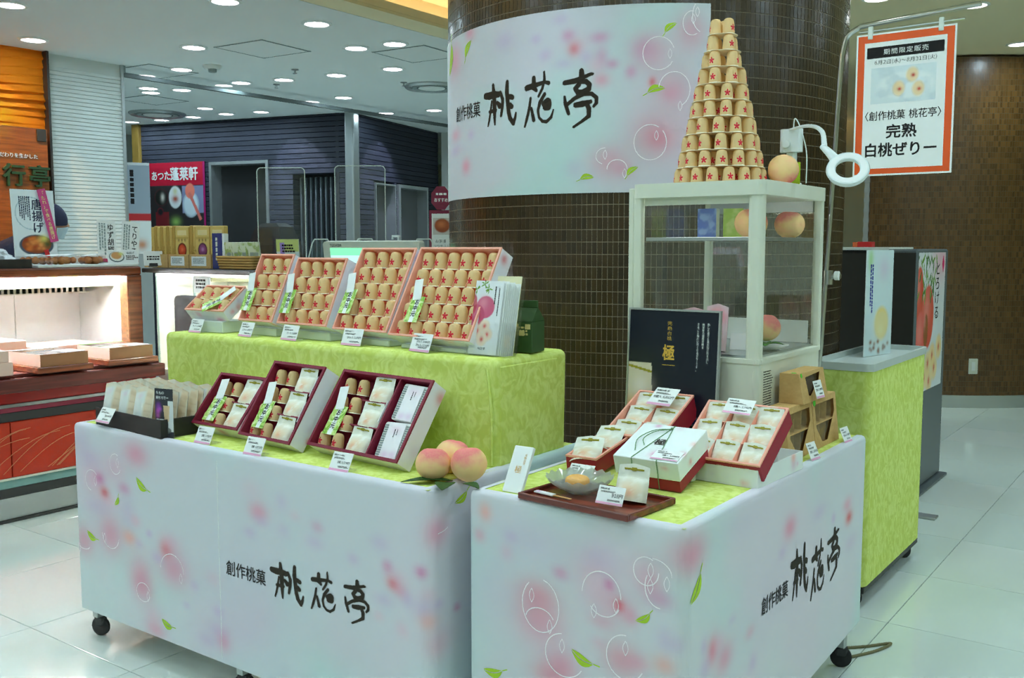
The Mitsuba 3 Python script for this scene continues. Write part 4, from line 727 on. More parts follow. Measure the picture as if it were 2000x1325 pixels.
def far_tile_fn(p, n, uv):
    a = dr.atan2(p.y - 11.28, p.x + 2.9) * (2.1 / .0212)
    z = p.z / .0487
    fa, fz = a - dr.floor(a), z - dr.floor(z)
    j = dr.maximum(mikit.smoothstep(.86, .93, fa), mikit.smoothstep(.90, .95, fz))
    t = mikit.cell_rand(dr.floor(a), dr.floor(z))
    c = mikit.mix(mi.Color3f(*[float(x) for x in lin(80, 54, 24)]), mi.Color3f(*[float(x) for x in lin(108, 74, 34)]), t)
    return mikit.mix(c, mi.Color3f(*[float(x) for x in lin(92, 82, 64)]), j)


FARTILE = mat('far_tile', mikit.proc(far_tile_fn), 0.3, specular=0.5)
ang = np.radians(np.linspace(-83, 15, 60))
ring = Polygon(np.vstack([np.column_stack([-2.9 + 2.1 * np.cos(ang), 11.28 + 2.1 * np.sin(ang)]), np.column_stack([-2.9 + 1.9 * np.cos(ang), 11.28 + 1.9 * np.sin(ang)])[::-1]]))
cw = struct('wall_curved', moved(trimesh.creation.extrude_polygon(ring, 3.02, engine='earcut'), mv(0, 0, .1)), FARTILE, 30)
ring2 = Polygon(np.vstack([np.column_stack([-2.9 + 2.115 * np.cos(ang), 11.28 + 2.115 * np.sin(ang)]), np.column_stack([-2.9 + 1.9 * np.cos(ang), 11.28 + 1.9 * np.sin(ang)])[::-1]]))
struct('baseboard_right', trimesh.creation.extrude_polygon(ring2, .115, engine='earcut'), STEEL, 30)
a0 = math.radians(-83.6)
cw.part('end_strip', moved(cat([bx(-.02, .02, -.02, .12, 0, 3.0)] + [bx(-.024, .024, -.03, .0, .05 + .09 * i, .09 + .09 * i) for i in range(33)]), rotz(7, (-2.9 + 2.1 * math.cos(a0), 11.28 + 2.1 * math.sin(a0), .1))), ALU)
ow = math.radians(-57.5)
so = Thing('wall_outlet', 'pale electrical outlet plate on the curved brown tiled wall', 'outlet', M=fr((-2.9 + 2.1 * math.cos(ow), 11.28 + 2.1 * math.sin(ow), 0), (-math.sin(ow), math.cos(ow), 0), (0, 0, 1)))
so.part('plate', bx(-.04, .04, .31, .45, 0, .012, .003), CREAM)
so.part('socket', bx(-.016, .016, .34, .42, .012, .016, .002), WHITE)
vs = Thing('wall_grille', 'dark framed grille with pale slats high on the curved tiled wall', 'grille', M=fr((-1.33, 9.72, 2.86), (.78, .62, 0), (0, 0, 1)))
vs.part('frame', bx(-.02, .6, -.28, .26, .02, .07, .004), DARK)
for i in range(11):
    vs.part('slat', bx(.05 + .05 * i, .075 + .05 * i, -.2, .12, .07, .085), CREAM)

# ------------------------------------------------------------------ the dark shop beyond: left face and right face meet at a grey post
NAVY = [mat(f'navy_board_{i}', c, 0.7) for i, c in enumerate([(36, 39, 52), (32, 36, 48), (40, 43, 56)])]
FL = fr((-10.654, 6.98, 0), (.971, .239, 0), (0, 0, 1))
FR = fr((-7.77, 7.69, 0), (-.234, .972, 0), (0, 0, 1))
BACKING = mat('shop_dark', (30, 30, 32), 0.6)
for nm, M, w, holes in (('wall_shop', FL, 2.96, [(1.07, 1.86, 0, 2.42), (2.2, 2.96, 0, 2.24)]), ('wall_shop_001', FR, 2.1, [(.48, .95, 0, 2.19), (1.0, 1.76, 0, 2.2)])):
    t = struct(nm, bx(0, w, 0, 2.92, -.2, -.16), BACKING, M=M)
    i = 0
    z = .002
    while z < 2.9:
        spans = [(0.0, w)]
        for (a, b, c, d) in holes:
            if z + .02 < d:
                spans = [s for (p, q) in spans for s in ((p, min(q, a)), (max(p, b), q)) if s[1] - s[0] > .02]
        for (p, q) in spans:
            if z > 1.15:
                t.part('board', bx(p, q, z + .002, min(z + .0545, 2.915), -.16, 0, .004), NAVY[i % 3], M=None)
        i += 1
        z += .0567
    for p, q in ([(0, 1.07), (1.86, 2.2)] if nm == 'wall_shop' else [(0, .48), (.95, 1.0), (1.76, 2.1)]):
        t.part('lower_board', bx(p, q, 0, 1.188, -.16, 0), NAVY[0])
    if nm == 'wall_shop':
        t.part('door_frame', cat([bx(1.05, 1.085, 0, 2.44, -.16, .02), bx(1.845, 1.88, 0, 2.44, -.16, .02), bx(1.05, 1.88, 2.405, 2.44, -.16, .02)]), ALU)
        LATT = mat('lattice', (70, 78, 80), 0.35)
        for k in range(11):
            t.part('lattice_bar', bx(2.24 + .066 * k, 2.262 + .066 * k, 0, 2.235, -.12, -.08), LATT)
        t.part('end_board', bx(-.07, .04, 0, 2.92, -.2, .04, .004), mat('ochre_edge', (150, 118, 52), 0.5))
    else:
        t.part('door_frame', cat([bx(1.0, 1.05, 0, 2.2, -.16, .03), bx(1.72, 1.76, 0, 2.2, -.16, .03), bx(1.0, 1.76, 2.16, 2.2, -.16, .03)]), ALU)
        t.part('door_panel', bx(1.05, 1.72, 0, 2.16, -.15, -.11), mat('grey_door', (86, 88, 90), 0.4))
        t.part('door_panel', bx(.5, .93, 0, 2.17, -.15, -.11), mat('grey_door_dark', (62, 66, 66), 0.4))
        t.part('door_frame', cat([bx(.48, .5, 0, 2.19, -.16, .02), bx(.93, .95, 0, 2.19, -.16, .02), bx(.48, .95, 2.17, 2.19, -.16, .02)]), ALU)
single('corner_post', moved(rbox(-.06, .06, -.06, .06, 0, 2.92, .02), rotz(8, (-7.73, 7.66, 0))), ALU, 'grey metal post at the corner of the dark shop', 'post')
wc = struct('wall_column', bx(.06, 1.5, 0, 2.92, -.5, 0), WALLW, M=fr((-8.26, 9.71, 0), (.971, .239, 0), (0, 0, 1)))
for k, (o, tg) in enumerate([((2.2, 2.88, .30), (2.35, 1.9, 0)), ((.55, 2.88, .32), (.6, 1.95, 0))]):
    M = FL if k == 0 else FR
    f3 = lambda q: [float(x) for x in (M @ np.array([*q, 1.0]))[:3]]
    scene[f'wash_light_{k}'] = {'type': 'spot', 'to_world': T().look_at(origin=f3(o), target=f3(tg), up=[0, 0, 1]), 'cutoff_angle': 38.0, 'beam_width': 20.0, 'intensity': {'type': 'rgb', 'value': [c * .07 for c in SHOP_LIGHT]}}
# white back corner between the slatted wall and the dark shop
struct('wall_corner', bx(-11.9, -11.7, 6.0, 9.0, 0, 2.92), WALLW)

# ------------------------------------------------------------------ printed cloth with peaches, blossoms and leaves
INKS = [(226, 176, 196), (222, 132, 160), (198, 168, 208), (204, 96, 160), (214, 62, 66), (222, 112, 136), (236, 150, 132)]
BASE_A, BASE_B = (206, 216, 220), (210, 210, 216)


def cloth_paint(u, v, base, blobs, seed):
    p = Paint(u, v, base)
    p.noise(2.2, (188, 218, 214), .44, .62, .7, seed)
    p.noise(1.7, (214, 200, 214), .46, .64, .6, seed + 5)
    for (x, y, rx, ry, k, a) in blobs:
        p.blob(x / 1000, y / 1000, rx / 1000 * 1.25, ry / 1000 * 1.25, INKS[k], a / 100)
    return p.c


def arcs(A, w=.0028):
    out = []
    for (x, y, rx, ry, a0, a1) in A:
        t = np.radians(np.linspace(a0, a1, 26))
        out.append(LineString(np.column_stack([x + rx * np.cos(t), y + ry * np.sin(t)]) / 1000).buffer(w / 2))
        if rx > 25 or ry > 30:
            q = np.linspace(0, 1, 9)
            lx, ly, s = x + rx * .75 * math.cos(t[0]), y + ry * .75 * math.sin(t[0]), .018
            out.append(LineString(np.column_stack([lx / 1000 + s * .4 * np.sin(q * np.pi), ly / 1000 - s * 2 * q])).buffer(w * .35))
            out.append(LineString(np.column_stack([lx / 1000 - s * .4 * np.sin(q * np.pi), ly / 1000 - s * 2 * q])).buffer(w * .35))
    return unary_union(out)


def logo(sx=1.0):
    """The shop's brush characters; drawn in the coordinates of the left table's front."""
    return [affinity.scale(brush(ch).buffer(.0022), sx, 1, origin=(0, 0)) for ch in BRUSH]


def fit_box(shape, x0, x1, y0, y1):
    b = shape.bounds
    s = affinity.translate(shape, -b[0], -b[1])
    s = affinity.scale(s, (x1 - x0) / (b[2] - b[0]), (y1 - y0) / (b[3] - b[1]), origin=(0, 0))
    return affinity.translate(s, x0, y0)


def skirt(x0, x1, y0, y1, ztop, hem0, hem1, r, lip=.03, du=.008, dz=.011, left=True):
    """A hanging cloth round the left, front and right of a table. Returns mesh, u, z: u runs along the front from x0, then along the right side."""
    path = []
    if left:
        for y in np.arange(y1, y0 + .012, -du * 3):
            path.append((x0, y))
    for t in np.linspace(180, 270, 5):
        path.append((x0 + .012 + .012 * math.cos(math.radians(t)), y0 + .012 + .012 * math.sin(math.radians(t))))
    for x in np.arange(x0 + .02, x1 - r, du):
        path.append((x, y0))
    for t in np.linspace(-90, 0, 9):
        path.append((x1 - r + r * math.cos(math.radians(t)), y0 + r + r * math.sin(math.radians(t))))
    for y in np.arange(y0 + r + du, y1, du):
        path.append((x1, y))
    path.append((x1, y1))
    P_ = np.array(path)
    d = np.gradient(P_, axis=0)
    d /= np.linalg.norm(d, axis=1, keepdims=True)
    nrm = np.column_stack([d[:, 1], -d[:, 0]])
    f = np.clip((P_[:, 1] - y0) / (y1 - y0), 0, 1) * (P_[:, 0] > x1 - .01)
    hem = hem0 + (hem1 - hem0) * f
    prof = [(-lip, .0035), (-.016, .004), (-.006, .001), (-.0015, -.006), (0, -.016)]
    rows = [(P_ + nrm * o, np.full(len(P_), ztop + z)) for o, z in prof]
    nz = int((ztop - .02 - hem0) / dz)
    for k in range(1, nz + 1):
        rows.append((P_, ztop - .016 + (hem - ztop + .016) * k / nz))
    V = np.vstack([np.column_stack([p, z]) for p, z in rows])
    n, m = len(P_), len(rows)
    F = []
    for k in range(m - 1):
        a = k * n + np.arange(n - 1)
        F += [np.column_stack([a, a + n, a + n + 1]), np.column_stack([a, a + n + 1, a + 1])]
    mesh = trimesh.Trimesh(V, np.vstack(F), process=False)
    q = np.tile(P_, (m, 1))
    u = np.where(q[:, 0] < x0 + .004, -(q[:, 1] - y0), (q[:, 0] - x0) + np.where(q[:, 0] > x1 - r - .001, q[:, 1] - y0, 0))
    return mesh, u, V[:, 2]


def print_on(t, shapes, name, bsdf, M, off, of):
    for g in getattr(shapes, 'geoms', [shapes]):
        t.part(name, moved(flat(g), M @ mv(0, 0, off)), bsdf, of=of)


def leaves_on(t, L, plane, of):
    for (x, y, s, a) in L:
        body, vein = leaf_shape(x / 1000, y / 1000, s / 1000, a)
        t.part('leaf_print', moved(flat(body), plane(x / 1000) @ mv(0, 0, .0012)), LEAFGREEN, of=of)


def sway(M, w0, x0):
    return M


# ---- left table: frame, cover, lime cloth
AX0, AX1, AY0, AY1, TOP = -3.364, -1.650, 1.895, 2.66, .81
BX0, BX1, BY0, BY1 = -1.576, -.946, 1.972, 3.34


def caster(t, x, y, r=.036, yaw=20):
    M = rotz(yaw, (x, y, 0))
    wheel = moved(lathe([(0, -.011), (r * .8, -.011), (r, -.006), (r, .006), (r * .8, .011), (0, .011)], 24), fr((0, .012, r), (1, 0, 0), (0, 0, 1)))
    k = t.part('caster', cat([moved(bx(-.022, .022, -.004, .026, r * 1.0, r * 2.15, .008), mv(0, 0, 0)), cyl(.011, .035, 12, o=(0, .01, r * 2.1))]), BLACK, 40, M=M)
    t.part('wheel', wheel, RUBBER, 40, of=k, M=M)


def table(name, label, x0, x1, y0, y1, legs, hem):
    t = Thing(name, label, 'table')
    t.part('top', bx(x0 + .012, x1 - .012, y0 + .012, y1 - .01, TOP - .035, TOP - .003, .004), WHITE)
    for (x, y) in legs:
        t.part('leg', bx(x - .015, x + .015, y - .015, y + .015, .075, TOP - .035, .003), ALU)
        caster(t, x, y)
    xs, ys = sorted({l[0] for l in legs}), sorted({l[1] for l in legs})
    for y in (ys[0], ys[-1]):
        t.part('rail', bx(xs[0] + .014, xs[-1] - .014, y - .012, y + .012, .2, .225, .003), ALU)
    return t


table('display_table', 'long wheeled table under the blossom cloth with the jelly gift boxes, front left', AX0, AX1, AY0, AY1, [(AX0 + .04, AY0 + .045), (-2.49, AY0 + .045), (AX1 - .05, AY0 + .045), (AX0 + .04, AY1 - .05), (AX1 - .05, AY1 - .05)], .12)
table('display_table', 'wheeled table under the blossom cloth with the refrigerated case and pouch boxes, front right', BX0, BX1, BY0, BY1, [(BX0 + .045, BY0 + .05), (BX1 - .045, BY0 + .05), (BX0 + .045, BY1 - .045), (BX1 - .045, BY1 - .045)], .12)

fB = lambda x0, y0: fr((x0, y0, 0), (1, 0, 0), (0, 0, 1))
sB = lambda x1, y0, w: fr((x1, y0 - w, 0), (0, 1, 0), (0, 0, 1))
for nm, (x0, x1, y0, y1), blobs, A, Lf, hem0, hem1, base, seed, lab in (
        ('table_cover', (AX0, AX1, AY0, AY1), BLOB_A, ARC_A, LEAF_A, .118, .118, BASE_A, 3, 'blossom-printed cloth round the left table with black brush characters on its front'),
        ('table_cover', (BX0, BX1, BY0, BY1), BLOB_B, ARC_B, LEAF_B, .10, .165, BASE_B, 11, 'blossom-printed cloth round the right table with black brush characters on its side')):
    r = .035
    m, u, z = skirt(x0, x1, y0, y1, TOP, hem0, hem1, r)
    t = Thing(nm, lab, 'tablecloth')
    SH = t.part('sheet', m, PRINT, True, color=cloth_paint(u, z, base, blobs, seed), label='cloth printed with pink peaches and blossoms')
    W = x1 - x0
    plane = lambda uu, a=x0, b=x1, c=y0, w=W: fB(a, c) if uu < w else sB(b, c, w)
    arc = arcs(A)
    for part_, M in ((arc.intersection(sbox(-1, 0, W - r, 1)), fB(x0, y0)), (arc.intersection(sbox(W + r, 0, 9, 1)), sB(x1, y0, W))):
        if not part_.is_empty:
            print_on(t, part_, 'outline_print', LINEWHITE, M, .0009, SH)
    leaves_on(t, Lf, plane, SH)
    if nm == 'table_cover' and x0 == AX0:
        M, boxes, small = fB(x0, y0), [(1.075, 1.226, .389, .511), (1.254, 1.360, .392, .519), (1.392, 1.494, .386, .520)], (.866, 1.055, .418, .466)
        t.part('seam', moved(bx(.83, .832, .13, .78, -.0005, .0005), M), WHITE)
    else:
        M, boxes, small = sB(x1, y0, W), [(1.303, 1.455, .43, .59), (1.478, 1.602, .39, .565), (1.624, 1.752, .40, .57)], (1.090, 1.286, .465, .515)
    for s, b in zip(logo(), boxes):
        t.part('brush_character', moved(flat(fit_box(s, b[0], b[1], b[2], b[3])), M @ mv(0, 0, .0014)), BRUSHINK, of=SH)
    t.part('small_lettering', moved(flat(fit_box(TX('創作桃菓', .05, fat=.006), *small)), M @ mv(0, 0, .0014)), INK, of=SH)

for k, (x0, x1, y0, y1) in enumerate([(AX0, AX1, AY0, AY1), (BX0, BX1, BY0, BY1)]):
    poly = sbox(x0 + .008, y0 + .008, x1 - .008, y1 - .004).buffer(-.02).buffer(.02)
    us, vs_ = np.linspace(x0 + .01, x1 - .01, 60), np.linspace(y0 + .01, y1 - .005, 40)
    mm, _, _ = grid(lambda u, v: np.column_stack([u, v, TOP + .0016 + .0012 * np.sin(u * 21 + 3 * np.sin(v * 9)) * np.sin(v * 17 + u * 4)]), us, vs_)
    single('top_cloth', mm, LIME, ['pale lime cloth on top of the left table under the gift boxes', 'pale lime cloth on top of the right table under the pouch boxes'][k], 'tablecloth', smooth=True)


def softbox(x0, x1, y0, y1, z0, z1, r):
    s = trimesh.creation.icosphere(2, r)
    pts = [s.vertices + (a, b, c) for a in (x0 + r, x1 - r) for b in (y0 + r, y1 - r) for c in (z1 - r,)]
    pts += [np.array([(a, b, z0) for a in (x0, x1) for b in (y0 + r, y1 - r)] + [(a, b, z0) for a in (x0 + r, x1 - r) for b in (y0, y1)])]
    return trimesh.convex.convex_hull(np.vstack(pts))


RX0, RX1, RY0, RY1, RTOP = -3.262, -1.672, 2.217, 2.60, 1.128
rs = Thing('display_riser', 'lime cloth covered riser block on the left table, holding the row of jelly boxes', 'riser')
rs.part('block', softbox(RX0, RX1, RY0, RY1, TOP + .003, RTOP, .022), LIME, 50)
rs.part('fold', tube(bez((RX1 - .03, RY0 - .001, RTOP - .03), (RX1 - .018, RY0 - .004, RTOP - .1), (RX1 - .012, RY0 - .004, .95), (RX1 - .012, RY0 - .003, TOP + .008), n=6), .004, 6), LIME, 60)
rs.part('flap', moved(bx(0, .30, .0, .29, -.003, .004, .003), fr((RX1 - .001, RY0 + .02, TOP + .006), (0, 1, 0), (0, 0, 1))), LIME)

# ---- the banner wrapped round the pillar
bn = Thing('pillar_banner', 'curved blossom-printed banner with large black brush characters wrapped round the tiled pillar', 'banner', M=mv(PX, PY, 0))


def wrap(mesh, off):
    v = np.array(mesh.vertices)
    a = v[:, 0] / (PRAD + .004) - math.pi / 2
    R = PRAD + .004 + off
    return trimesh.Trimesh(np.column_stack([R * np.cos(a), R * np.sin(a), v[:, 1]]), mesh.faces, process=False)


def wrap_print(shape, off=.0012):
    m = flat(shape)
    v, f = trimesh.remesh.subdivide_to_size(m.vertices, m.faces, .05)
    return wrap(trimesh.Trimesh(v, f, process=False), off)


g, u, v = grid(lambda u, v: np.column_stack([u, v, u * 0]), np.linspace(-.86, .716, 200), np.linspace(1.662, 2.372, 92))
SH = bn.part('sheet', wrap(g, 0), PRINT, True, color=cloth_paint(u, v, (202, 212, 216), BLOB_P, 21))
for g_ in arcs(ARC_P, .0034).geoms:
    bn.part('outline_print', wrap_print(g_), LINEWHITE, of=SH)
for (x, y, s, a) in LEAF_P:
    bn.part('leaf_print', wrap_print(leaf_shape(x / 1000, y / 1000, s / 1000, a)[0]), LEAFGREEN, of=SH)
for s, b in zip(logo(), [(-.274, -.073, 1.943, 2.13), (-.036, .106, 1.93, 2.146), (.142, .290, 1.914, 2.142)]):
    bn.part('brush_character', wrap_print(fit_box(s, *b)), BRUSHINK, of=SH)
bn.part('small_lettering', wrap_print(fit_box(TX('創作桃菓', .05, fat=.006), -.541, -.300, 2.0, 2.066)), INK, of=SH)

# ------------------------------------------------------------------ jelly cups
scene['mat_jelly'] = {'type': 'principledthin', 'base_color': {'type': 'rgb', 'value': [float(x) for x in lin(248, 220, 166)]}, 'roughness': 0.22, 'diff_trans': 0.7, 'spec_trans': 0.0, 'eta': 1.5}
CUPMAT = 'mat_jelly'
LID = mat('cup_rim', (246, 238, 212), 0.3)
PETAL = mat('petal_red', (206, 26, 50), 0.5)
CREAMJ = mat('jelly_core', (232, 198, 140), 0.3)
prof = [(0, .001), (.0190, .001), (.0196, .006), (.0188, .02), (.0174, .036), (.0158, .0435), (.0127, .0482), (.0075, .0505), (0, .051)]
cup_body = mikit.ply(lathe(prof, 22), CUPMAT, smooth=50)
cup_rim = mikit.ply(lathe([(0, 0), (.0208, 0), (.0208, .0016), (.0196, .003), (0, .003)], 22), LID, smooth=30)


def flower_mark():
    out = []
    for k in range(5):
        a = k * 2 * math.pi / 5 + .3
        c, s = math.cos(a), math.sin(a)
        out.append(affinity.translate(affinity.rotate(affinity.scale(Point(0, 0).buffer(.0030, quad_segs=3), 1.3, .8), math.degrees(a)), c * .0056, s * .0056))
    m = flat(unary_union(out + [Point(0, 0).buffer(.003, quad_segs=3)]))
    v = np.array(m.vertices)
    z = .0195 + v[:, 1] * 1.15
    R = np.interp(z, [.006, .02, .036, .0435], [.0196, .0188, .0174, .0158]) + .0005
    a = v[:, 0] / .0188
    return trimesh.Trimesh(np.column_stack([R * np.sin(a), -R * np.cos(a), z]), m.faces, process=False)


mark_p = mikit.ply(flower_mark(), PETAL)
core_p = mikit.ply(lathe([(0, .003), (.012, .003), (.0125, .02), (.0105, .038), (0, .041)], 12), CREAMJ, smooth=50)


def cup(M, label, group):
    t = Thing('jelly_cup', label, 'jelly cup', group, M)
    k = t.part('body', cup_body, None)
    t.part('rim', cup_rim, None)
    t.part('flower_mark', mark_p, None, label='red flower mark', of=k)
    return t


# ------------------------------------------------------------------ boxes: a tilted box stands on its lower back edge
def tilt(x0, y0, z0, th, ph):
    e1 = np.array([math.cos(ph), math.sin(ph), 0])
    f = np.array([-math.sin(ph), math.cos(ph), 0])
    e2 = f * math.cos(th) + np.array([0, 0, math.sin(th)])
    return fr((x0, y0, z0), e1, e2)


PINK = mat('pink_card', (236, 166, 144), 0.6)
MAROON = mat('maroon_card', (122, 22, 50), 0.45)
CRIMSON = mat('crimson_card', (150, 24, 44), 0.5)


def floral(mesh, seed, base=(226, 222, 230)):
    """Blossom print on the outside of a box, by position on its surface."""
    p = mesh.vertices
    q = Paint(p[:, 0] + p[:, 2] * .7, p[:, 1] + p[:, 2] * .3, base)
    r = np.random.default_rng(seed)
    lo, hi = p.min(0) - .01, p.max(0) + .01
    for _ in range(22):
        c = lo + (hi - lo) * r.random(3)
        d = ((p - c) ** 2).sum(1) / (.006 + .014 * r.random()) ** 2
        q.ink(.75 * np.exp(-d), INKS[int(r.integers(7))])
    return q.c


def dense(m, s):
    v, f = trimesh.remesh.subdivide_to_size(m.vertices, m.faces, s)
    return trimesh.Trimesh(v, f, process=False)


def open_box(t, w, L, d, out_mat, in_mat, wall=.004, seed=None, rim_mat=None):
    """Outer shell, inner lining and rim of an open box, as parts of t."""
    shell = cat([bx(0, w, 0, L, 0, .003), bx(0, .002, 0, L, .003, d - .004), bx(w - .002, w, 0, L, .003, d - .004), bx(.002, w - .002, 0, .002, .003, d - .004), bx(.002, w - .002, L - .002, L, .003, d - .004)])
    if seed is not None:
        shell = dense(shell, .016)
        t.part('outer_shell', shell, PRINT, color=floral(shell, seed), label='outside with a pale blossom print')
    else:
        t.part('outer_shell', shell, out_mat)
    i = .0022
    t.part('lining', cat([bx(i, w - i, i, L - i, .0032, .005), bx(i, wall, i, L - i, .005, d), bx(w - wall, w - i, i, L - i, .005, d), bx(wall, w - wall, i, wall, .005, d), bx(wall, w - wall, L - wall, L - i, .005, d)]), in_mat)
    r = .0012
    t.part('rim', cat([bx(-r, wall + r, -r, L + r, d - .004, d + .0015), bx(w - wall - r, w + r, -r, L + r, d - .004, d + .0015), bx(wall, w - wall, -r, wall + r, d - .004, d + .0015), bx(wall, w - wall, L - wall - r, L + r, d - .004, d + .0015)]), rim_mat or in_mat)


def easel(label, x, y, z, w, h, depth, ph):
    """The clear stand that holds a box up from behind."""
    t = Thing('box_stand', label, 'display stand', None, rotz(math.degrees(ph), (x, y, z)))
    return t


JB = [('J1', -3.215, 2.31, 1.175, .222, .140, math.radians(38.8), .029, .05, 4, 2, 'small flat pink box of eight jelly cups at the left end of the riser'),
      ('J2', -2.913, 2.35, 1.16, .190, .264, 1.136, -.04, .06, 3, 4, 'narrow tilted pink box with three columns of jelly cups on the riser'),
      ('J3', -2.696, 2.346, 1.16, .262, .250, 1.151, -.052, .06, 4, 4, 'tilted pink box with four rows of four jelly cups, beside the three-column box'),
      ('J4', -2.4006, 2.330, 1.1513, .256, .3038, 1.081, -.044, .06, 4, 5, 'tall tilted pink box with five rows of four jelly cups'),
      ('J5', -2.133, 2.320, 1.1437, .3440, .3142, 1.065, -.06, .0632, 6, 5, 'largest tilted pink box with thirty jelly cups, beside the brochure holder')]
CUPLAB = {'J1': 'cream jelly cup with red flower in the small flat box at the left end', 'J2': 'cream jelly cup with red flower in the narrow three-column pink box',
          'J3': 'cream jelly cup with red flower in the pink box of four rows of four', 'J4': 'cream jelly cup with red flower in the tall pink box of five rows', 'J5': 'cream jelly cup with red flower in the largest pink box of thirty'}
JM = {}
CLEARP = mat('frosted_stand', (214, 222, 214), 0.25)
for n_, (nm, x0, y0, z0, w, L, th, ph, d, nc, nr, lab) in enumerate(JB):
    M = tilt(x0, y0, z0, th, ph)
    JM[nm] = M
    t = Thing('jelly_box', lab, 'gift box', 'pink jelly boxes on the riser', M)
    open_box(t, w, L, d, PINK, PINK, seed=40 + n_, rim_mat=PINK)
    cw_, ch_ = (w - .008) / nc, (L - .008) / nr
    for i in range(1, nc):
        t.part('divider', bx(.004 + cw_ * i - .0008, .004 + cw_ * i + .0008, .004, L - .004, .005, d - .026), PINK)
    for j in range(1, nr):
        t.part('cross_divider', bx(.004, w - .004, .004 + ch_ * j - .0008, .004 + ch_ * j + .0008, .005, d - .034), PINK)
    for i in range(nc):
        for j in range(nr):
            C = np.eye(4)
            a = rng.normal(0, .10)
            C[:3, 0], C[:3, 1], C[:3, 2] = (1, 0, 0), (0, .42, -.907), (0, .907, .42)
            C[:3, 3] = (.004 + cw_ * (i + .5) + rng.normal(0, .0008), .004 + ch_ * j + (ch_ - .050) * .35, .0265)
            cup(M @ C @ rotz(math.degrees(a)) @ np.diag([1.14, 1.14, 1.10, 1]), CUPLAB[nm], 'cups in pink box ' + ['one', 'two', 'three', 'four', 'five'][n_])
    # the clear stand behind and under the box
    base = z0 - RTOP
    R_ = rotz(math.degrees(ph), (x0, y0, RTOP))
    s = Thing('box_stand', f"clear plastic stand under the {['small flat jelly box', 'narrow three-column jelly box', 'jelly box of four rows of four', 'tall five-row jelly box', 'largest jelly box'][n_]}", 'display stand', M=R_)
    s.part('foot', bx(.02, w - .02, -.02, .10, .0006, base - .0015, .003), CLEARP)
    bk = L * .62
    s.part('back_rest', moved(bx(w * .3, w * .7, .004, bk, -.006, -.0012, .001), tilt(0, 0, base + .001, th, 0)), CLEARP)
    s.part('strut', moved(bx(w * .46, w * .54, 0, .004, 0, math.sin(th) * bk * .96 + base - .006, .0008), mv(0, math.cos(th) * bk + .012, .0006)), CLEARP)

# ------------------------------------------------------------------ noshi cards: green leaf print with a white strip and brush writing
NOSHI_P = {}


def noshi(M, label, s=1.0, yaw=0.0, seed=0):
    t = Thing('gift_card', label, 'gift card', 'green leaf gift cards on the boxes', M @ rotz(yaw))
    w, h = .062 * s, .098 * s
    m, u, v = sheet(w, h, 44, 66)
    p = Paint(u, v, (176, 206, 108))
    r = np.random.default_rng(seed)
    for _ in range(46):
        x, y, a, l = r.random() * w, r.random() * h, r.random() * 3.14, .012 + .02 * r.random()
        q = (u - x) * math.cos(a) + (v - y) * math.sin(a)
        k = -(u - x) * math.sin(a) + (v - y) * math.cos(a)
        p.ink(.85 * (np.abs(k) < .0032 * (1 - (q / l) ** 2)), [(224, 238, 178), (140, 184, 62), (200, 224, 140), (120, 170, 60)][int(r.integers(4))])
    p.rect(w * .36, w * .66, 0, h, (238, 242, 240), .93)
    t.part('card', moved(m, mv(-w / 2, -h / 2, .0006)), PRINT, color=p.c)
    t.part('lettering', moved(flat(TX('お中元', .021 * s, vertical=True, fat=.02, pitch=1.06, center=True)), mv(.0008, .004, .0013)), INK)
    t.part('white_strip', moved(bx(-.019 * s, .019 * s, 0, .075 * s, 0, .0009), fr((-.004, h / 2 - .012, .0016), (1, .18, 0), (-.18, 1, .12))), PAPER)


for nm, u, v, h, yw, lab in [('J1', .145, .03, .060, -48, 'green leaf gift card lying across the small flat jelly box'), ('J2', .022, .081, .064, 0, 'green leaf gift card on the narrow three-column jelly box'),
                             ('J3', .026, .081, .064, 0, 'green leaf gift card on the jelly box of four rows of four'), ('J4', .030, .100, .064, 0, 'green leaf gift card on the tall five-row jelly box'),
                             ('J5', .080, .090, .068, 0, 'green leaf gift card on the largest jelly box')]:
    noshi(JM[nm] @ mv(u, v, h), lab, .92, yw, 60 + int(u * 1000))

# ------------------------------------------------------------------ price cards
BANDPINK = mat('price_band', (226, 164, 196), 0.5)
card_stand = mikit.ply(cat([bx(.004, .03, .012, .014, -.004, .022), bx(.004, .03, .014, .034, -.004, -.002), bx(.028, .03, .014, .034, -.002, .016)]), ACRYLIC)


def price_card(M, label, w, h, title, lines, seed, stand=True, fs=1.0, group='white price cards with a pink band'):
    """M: lower left corner, x along the card, y up the card."""
    t = Thing('price_card', label, 'price card', group, M)
    ck = t.part('card', bx(0, w, 0, h, -.0016, 0, .0004), PAPER)
    t.part('band', moved(flat(sbox(.0006, .0006, w - .0006, h * .13)), mv(0, 0, .0004)), BANDPINK, label='pink band along the lower edge', of=ck)
    sh = [affinity.translate(fit_w(TX(title, h * .10, fat=.012), w * .62), w * .07, h * .80)]
    sh.append(bars(w * .12, h * .72, w * .6, h * .10, 2, seed))
    y = h * (.42 if len(lines) == 1 else .50)
    for ln in lines:
        g = TX(ln, h * .155 * fs, fat=.012)
        b = g.bounds
        k = min(1, w * .84 / (b[2] - b[0]))
        g = affinity.scale(g, k, 1, origin=(0, 0))
        sh.append(affinity.translate(g, w * .95 - g.bounds[2], y))
        y -= h * .19
    sh.append(bars(w * .42, h * .28, w * .5, h * .10, 2, seed + 1))
    t.part('lettering', moved(flat(unary_union(sh)), mv(0, 0, .0005)), INK, of=ck)
    return t


def fit_w(g, w):
    b = g.bounds
    k = min(1, w / (b[2] - b[0]))
    return affinity.scale(g, k, 1, origin=(0, 0))


